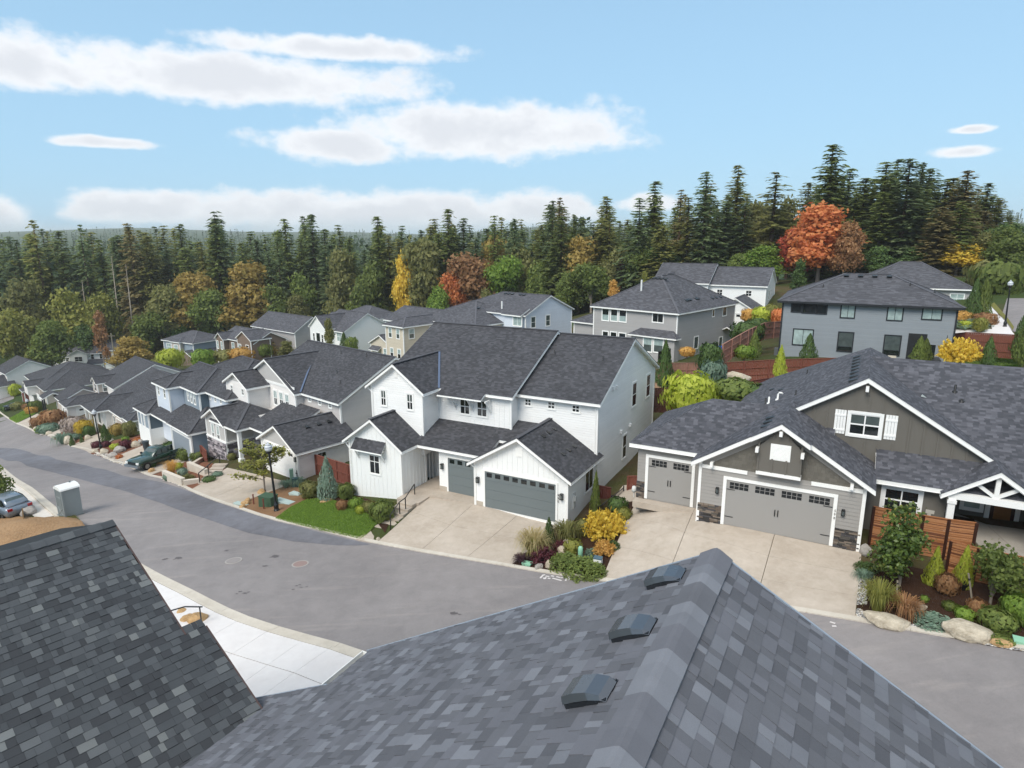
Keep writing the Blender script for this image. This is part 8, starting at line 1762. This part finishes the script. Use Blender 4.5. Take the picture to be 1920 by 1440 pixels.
def boulder(px, w, d, h, label, k=0, mat=0, y=None):
    p = gpx(*px) if y is None else at_y(px[0], px[1], y); r = tag(link(bpy.data.objects.new('boulder', RK[k % 5])), label, 'boulder'); r.location = (p[0], p[1], p[2] + h * .3); r.scale = (w / 2, d / 2, h / 1.1); r.rotation_euler = (0, 0, rnd.uniform(0, 6.28) if mat else -.5); r.material_slots[0].link = 'OBJECT'; r.material_slots[0].material = M_RK[mat]; return r
for a in (((1665, 1172), 1.6, .9, .55, 'large pale sloping boulder by the pebbled curb', 0, 0), ((1713, 1140), 1.0, .6, .35, 'flat pale boulder on the dark soil', 1, 0), ((1819, 1195), 1.7, 1.0, .7, 'biggest blocky pale boulder by the pebbled curb', 2, 0), ((1881, 1210), .8, .5, .3, 'tan boulder half sunk in the pebbles', 3, 2), ((1622, 1040), .5, .5, .6, 'pale boulder at the garage stone corner', 4, 1), ((1070, 1008), .9, .6, .7, 'pale boulder between grass and yellow bush', 0, 0), ((1063, 1026), .7, .5, .6, 'second pale boulder beside the burgundy shrub', 1, 0), ((1055, 1036), .6, .5, .45, 'small pale boulder near the pedestal', 2, 0), ((1010, 1066), .6, .4, .35, 'brown and grey boulder at the curb', 3, 1), ((1030, 1064), .5, .4, .5, 'pale upright boulder beside the ground cover', 4, 0), ((709, 1013), .3, .25, .25, 'small white stone at the foot of steps', 1, 0), ((490, 925), .9, .6, .4, 'tan boulder behind the utility cabinet', 2, 2), ((461, 946), .7, .5, .4, 'tan boulder in the utility bed', 3, 2), ((455, 952), .5, .4, .3, 'small tan stone near the curb', 4, 2), ((465, 940), .4, .4, .35, 'round tan stone by the rusty stake', 0, 2), ((613, 941), 1.1, .6, .3, 'flat reddish boulder under the juniper', 1, 2),
          ((254, 838), 1.3, 1.0, .9, 'pale boulder in the bark bed by truck', 2, 0), ((266, 832), 1.0, .8, .7, 'grey boulder beside the orange shrub', 3, 1), ((195, 850), 1.2, .8, .7, 'pale boulder under the lamp', 4, 0), ((212, 857), 1.3, .9, .7, 'grey boulder of the stone edging', 0, 1), ((225, 848), 1.4, 1.0, .9, 'large grey boulder of the stone edging', 1, 1), ((178, 848), .9, .7, .5, 'low stone beside the lamp foot', 2, 0), ((130, 832), 1.8, 1.2, 1.4, 'tall pale boulder beside the blue green grass', 3, 0), ((150, 812), 1.8, 1.3, 1.4, 'pale boulder behind the clipped yellow shrub', 4, 0), ((165, 824), 1.0, .8, .8, 'small pale boulder by the drive', 0, 0), ((92, 815), 1.2, .9, .7, 'pale stone in the juniper bed', 1, 0), ((68, 806), 1.3, .9, .7, 'pale stone at the low lamp', 2, 0), ((284, 885), .7, .6, .5, 'reddish stone beside the truck wheel', 3, 2), ((303, 870), 1.2, .6, .4, 'flat tan stone in the bark bed', 4, 2), ((370, 1168), 1.0, .8, .6, 'tan boulder behind the mottled roof edge', 1, 2), ((350, 1165), .7, .5, .4, 'small tan boulder by the thin handrail', 2, 2), ((342, 1150), .6, .5, .3, 'mossy stone at the roof edge', 3, 2), ((55, 964), 1.4, 1.0, .7, 'grey boulder beside the silt fence', 0, 1)):
    boulder(*a)
boulder((1378, 715), 2.6, 1.2, 1.0, 'pale boulder on the terrace by the fence', 1, 0, y=52)
def pebbles(pts, n, size, label, seed):
    P = pxpoly(pts); xs = [p[0] for p in P]; ys = [p[1] for p in P]; G = np.random.RandomState(seed); m_ = MB(); bmv = [(1, 0, 0), (0, 1, 0), (-1, 0, 0), (0, -1, 0), (0, 0, 1)]; k = 0
    def inside(x, y):
        c = False; j = len(P) - 1
        for i in range(len(P)):
            if (P[i][1] > y) != (P[j][1] > y) and x < (P[j][0] - P[i][0]) * (y - P[i][1]) / (P[j][1] - P[i][1]) + P[i][0]: c = not c
            j = i
        return c
    X = G.uniform(min(xs), max(xs), n * 6); Y = G.uniform(min(ys), max(ys), n * 6); Z = hts(X, Y)
    for x, y, z in zip(X, Y, Z):
        if k >= n: break
        if not inside(x, y): continue
        k += 1; s = size * G.uniform(.5, 1.3); a = G.uniform(0, 6.28); c, t = math.cos(a), math.sin(a); q = [(x + s * (c * u - t * v * .7), y + s * (t * u + c * v * .7), z + .03 + s * w * .7 * G.uniform(.8, 1.2)) for u, v, w in ((1, 0, .2), (.3, 1, .25), (-.9, .4, .2), (-.6, -.8, .25), (.5, -.9, .2), (.1, .1, .8))]; m_.add(q, [(0, 1, 5), (1, 2, 5), (2, 3, 5), (3, 4, 5), (4, 0, 5)], None, int(G.choice(4, p=(.35, .3, .2, .15))))
    tag(m_.build('pebbles', [plain('pebble_white', 'cfcbc4', .7), plain('pebble_grey', '8f8d8b', .7), plain('pebble_tan', 'a89a86', .7), plain('pebble_dark', '5f5e5e', .7)]), label, 'pebbles', None, 'stuff')
pebbles([(1604, 1162), (1606, 1140), (1650, 1160), (1700, 1170), (1790, 1185), (1850, 1200), (1960, 1216), (1960, 1228), (1760, 1192)], 2600, .055, 'white and grey river pebbles along the garden curb', 3); pebbles([(1605, 1135), (1610, 1078), (1625, 1080), (1625, 1135)], 500, .05, 'grey gravel strip at the driveway edge', 4); pebbles([(175, 852), (205, 864), (240, 878), (235, 868), (200, 850)], 700, .11, 'pale cobbles along the curb below the bark bed', 5); pebbles([(70, 812), (100, 824), (96, 818), (76, 808)], 300, .14, 'pale stones along the curb below juniper bed', 6); pebbles([(300, 898), (350, 920), (345, 912), (312, 900)], 300, .08, 'pale stones between planter and curb', 7)
# lawn grass
def grass(pts, n, h, label, seed, col='grass', w=.012):
    P = pxpoly(pts); xs = [p[0] for p in P]; ys = [p[1] for p in P]; G = np.random.RandomState(seed)
    def inside(x, y):
        c = np.zeros(len(x), bool); j = len(P) - 1
        for i in range(len(P)):
            cond = ((P[i][1] > y) != (P[j][1] > y)) & (x < (P[j][0] - P[i][0]) * (y - P[i][1]) / (P[j][1] - P[i][1] + 1e-12) + P[i][0]); c ^= cond; j = i
        return c
    X = G.uniform(min(xs), max(xs), n * 3); Y = G.uniform(min(ys), max(ys), n * 3); k = inside(X, Y); X, Y = X[k][:n], Y[k][:n]; Z = hts(X, Y) + .05; n = len(X); a = G.uniform(0, 6.28, n); hh = h * G.uniform(.6, 1.3, n); A = np.stack([G.normal(0, .35, n), G.normal(0, .35, n), np.ones(n)], 1) * (hh / 2)[:, None]; S = np.stack([np.cos(a), np.sin(a), np.zeros(n)], 1) * w
    o = link(bpy.data.objects.new('lawn_grass', leaf_mesh('lawn_grass', np.stack([X, Y, Z], 1) + A, A, S, LV[col]))); tag(o, label, 'grass', None, 'stuff')
grass(LAWN_A, 26000, .085, 'short green grass of the farmhouse front lawn', 3, 'lawn' if 'lawn' in LV else 'bright', .014); grass([(17, 786), (46, 770), (75, 764), (66, 776), (31, 794)], 6000, .16, 'bright grass of the lawn strip down the street', 4, 'bright', .05); grass([(1800, 664), (1812, 660), (1890, 662), (1912, 686), (1815, 690)], 9000, .12, 'bright grass of the striped back lawn', 5, 'grass', .03); grass([(88, 978), (105, 972), (140, 968), (152, 980), (130, 985)], 1500, .12, 'weedy grass fringe at the dirt heap', 6, 'olive', .02)
# ------------------------------------------------------------------ air
def haze():
    m_ = MB(); m_.box(-5600, 5600, -1800, 6900, -75, 60); o = m_.build('haze', bpy.data.materials.new('haze_air')); m = o.data.materials[0]; m.use_nodes = True; nt = m.node_tree; nt.nodes.remove(nt.nodes['Principled BSDF']); v = nt.nodes.new('ShaderNodeVolumePrincipled'); v.inputs['Color'].default_value = (.9, .92, .94, 1); v.inputs['Density'].default_value = HAZE; nt.links.new(v.outputs[0], nt.nodes['Material Output'].inputs['Volume']); tag(o, 'thin pale autumn haze over the whole valley', 'haze', None, 'stuff')
HAZE = .00018
haze()
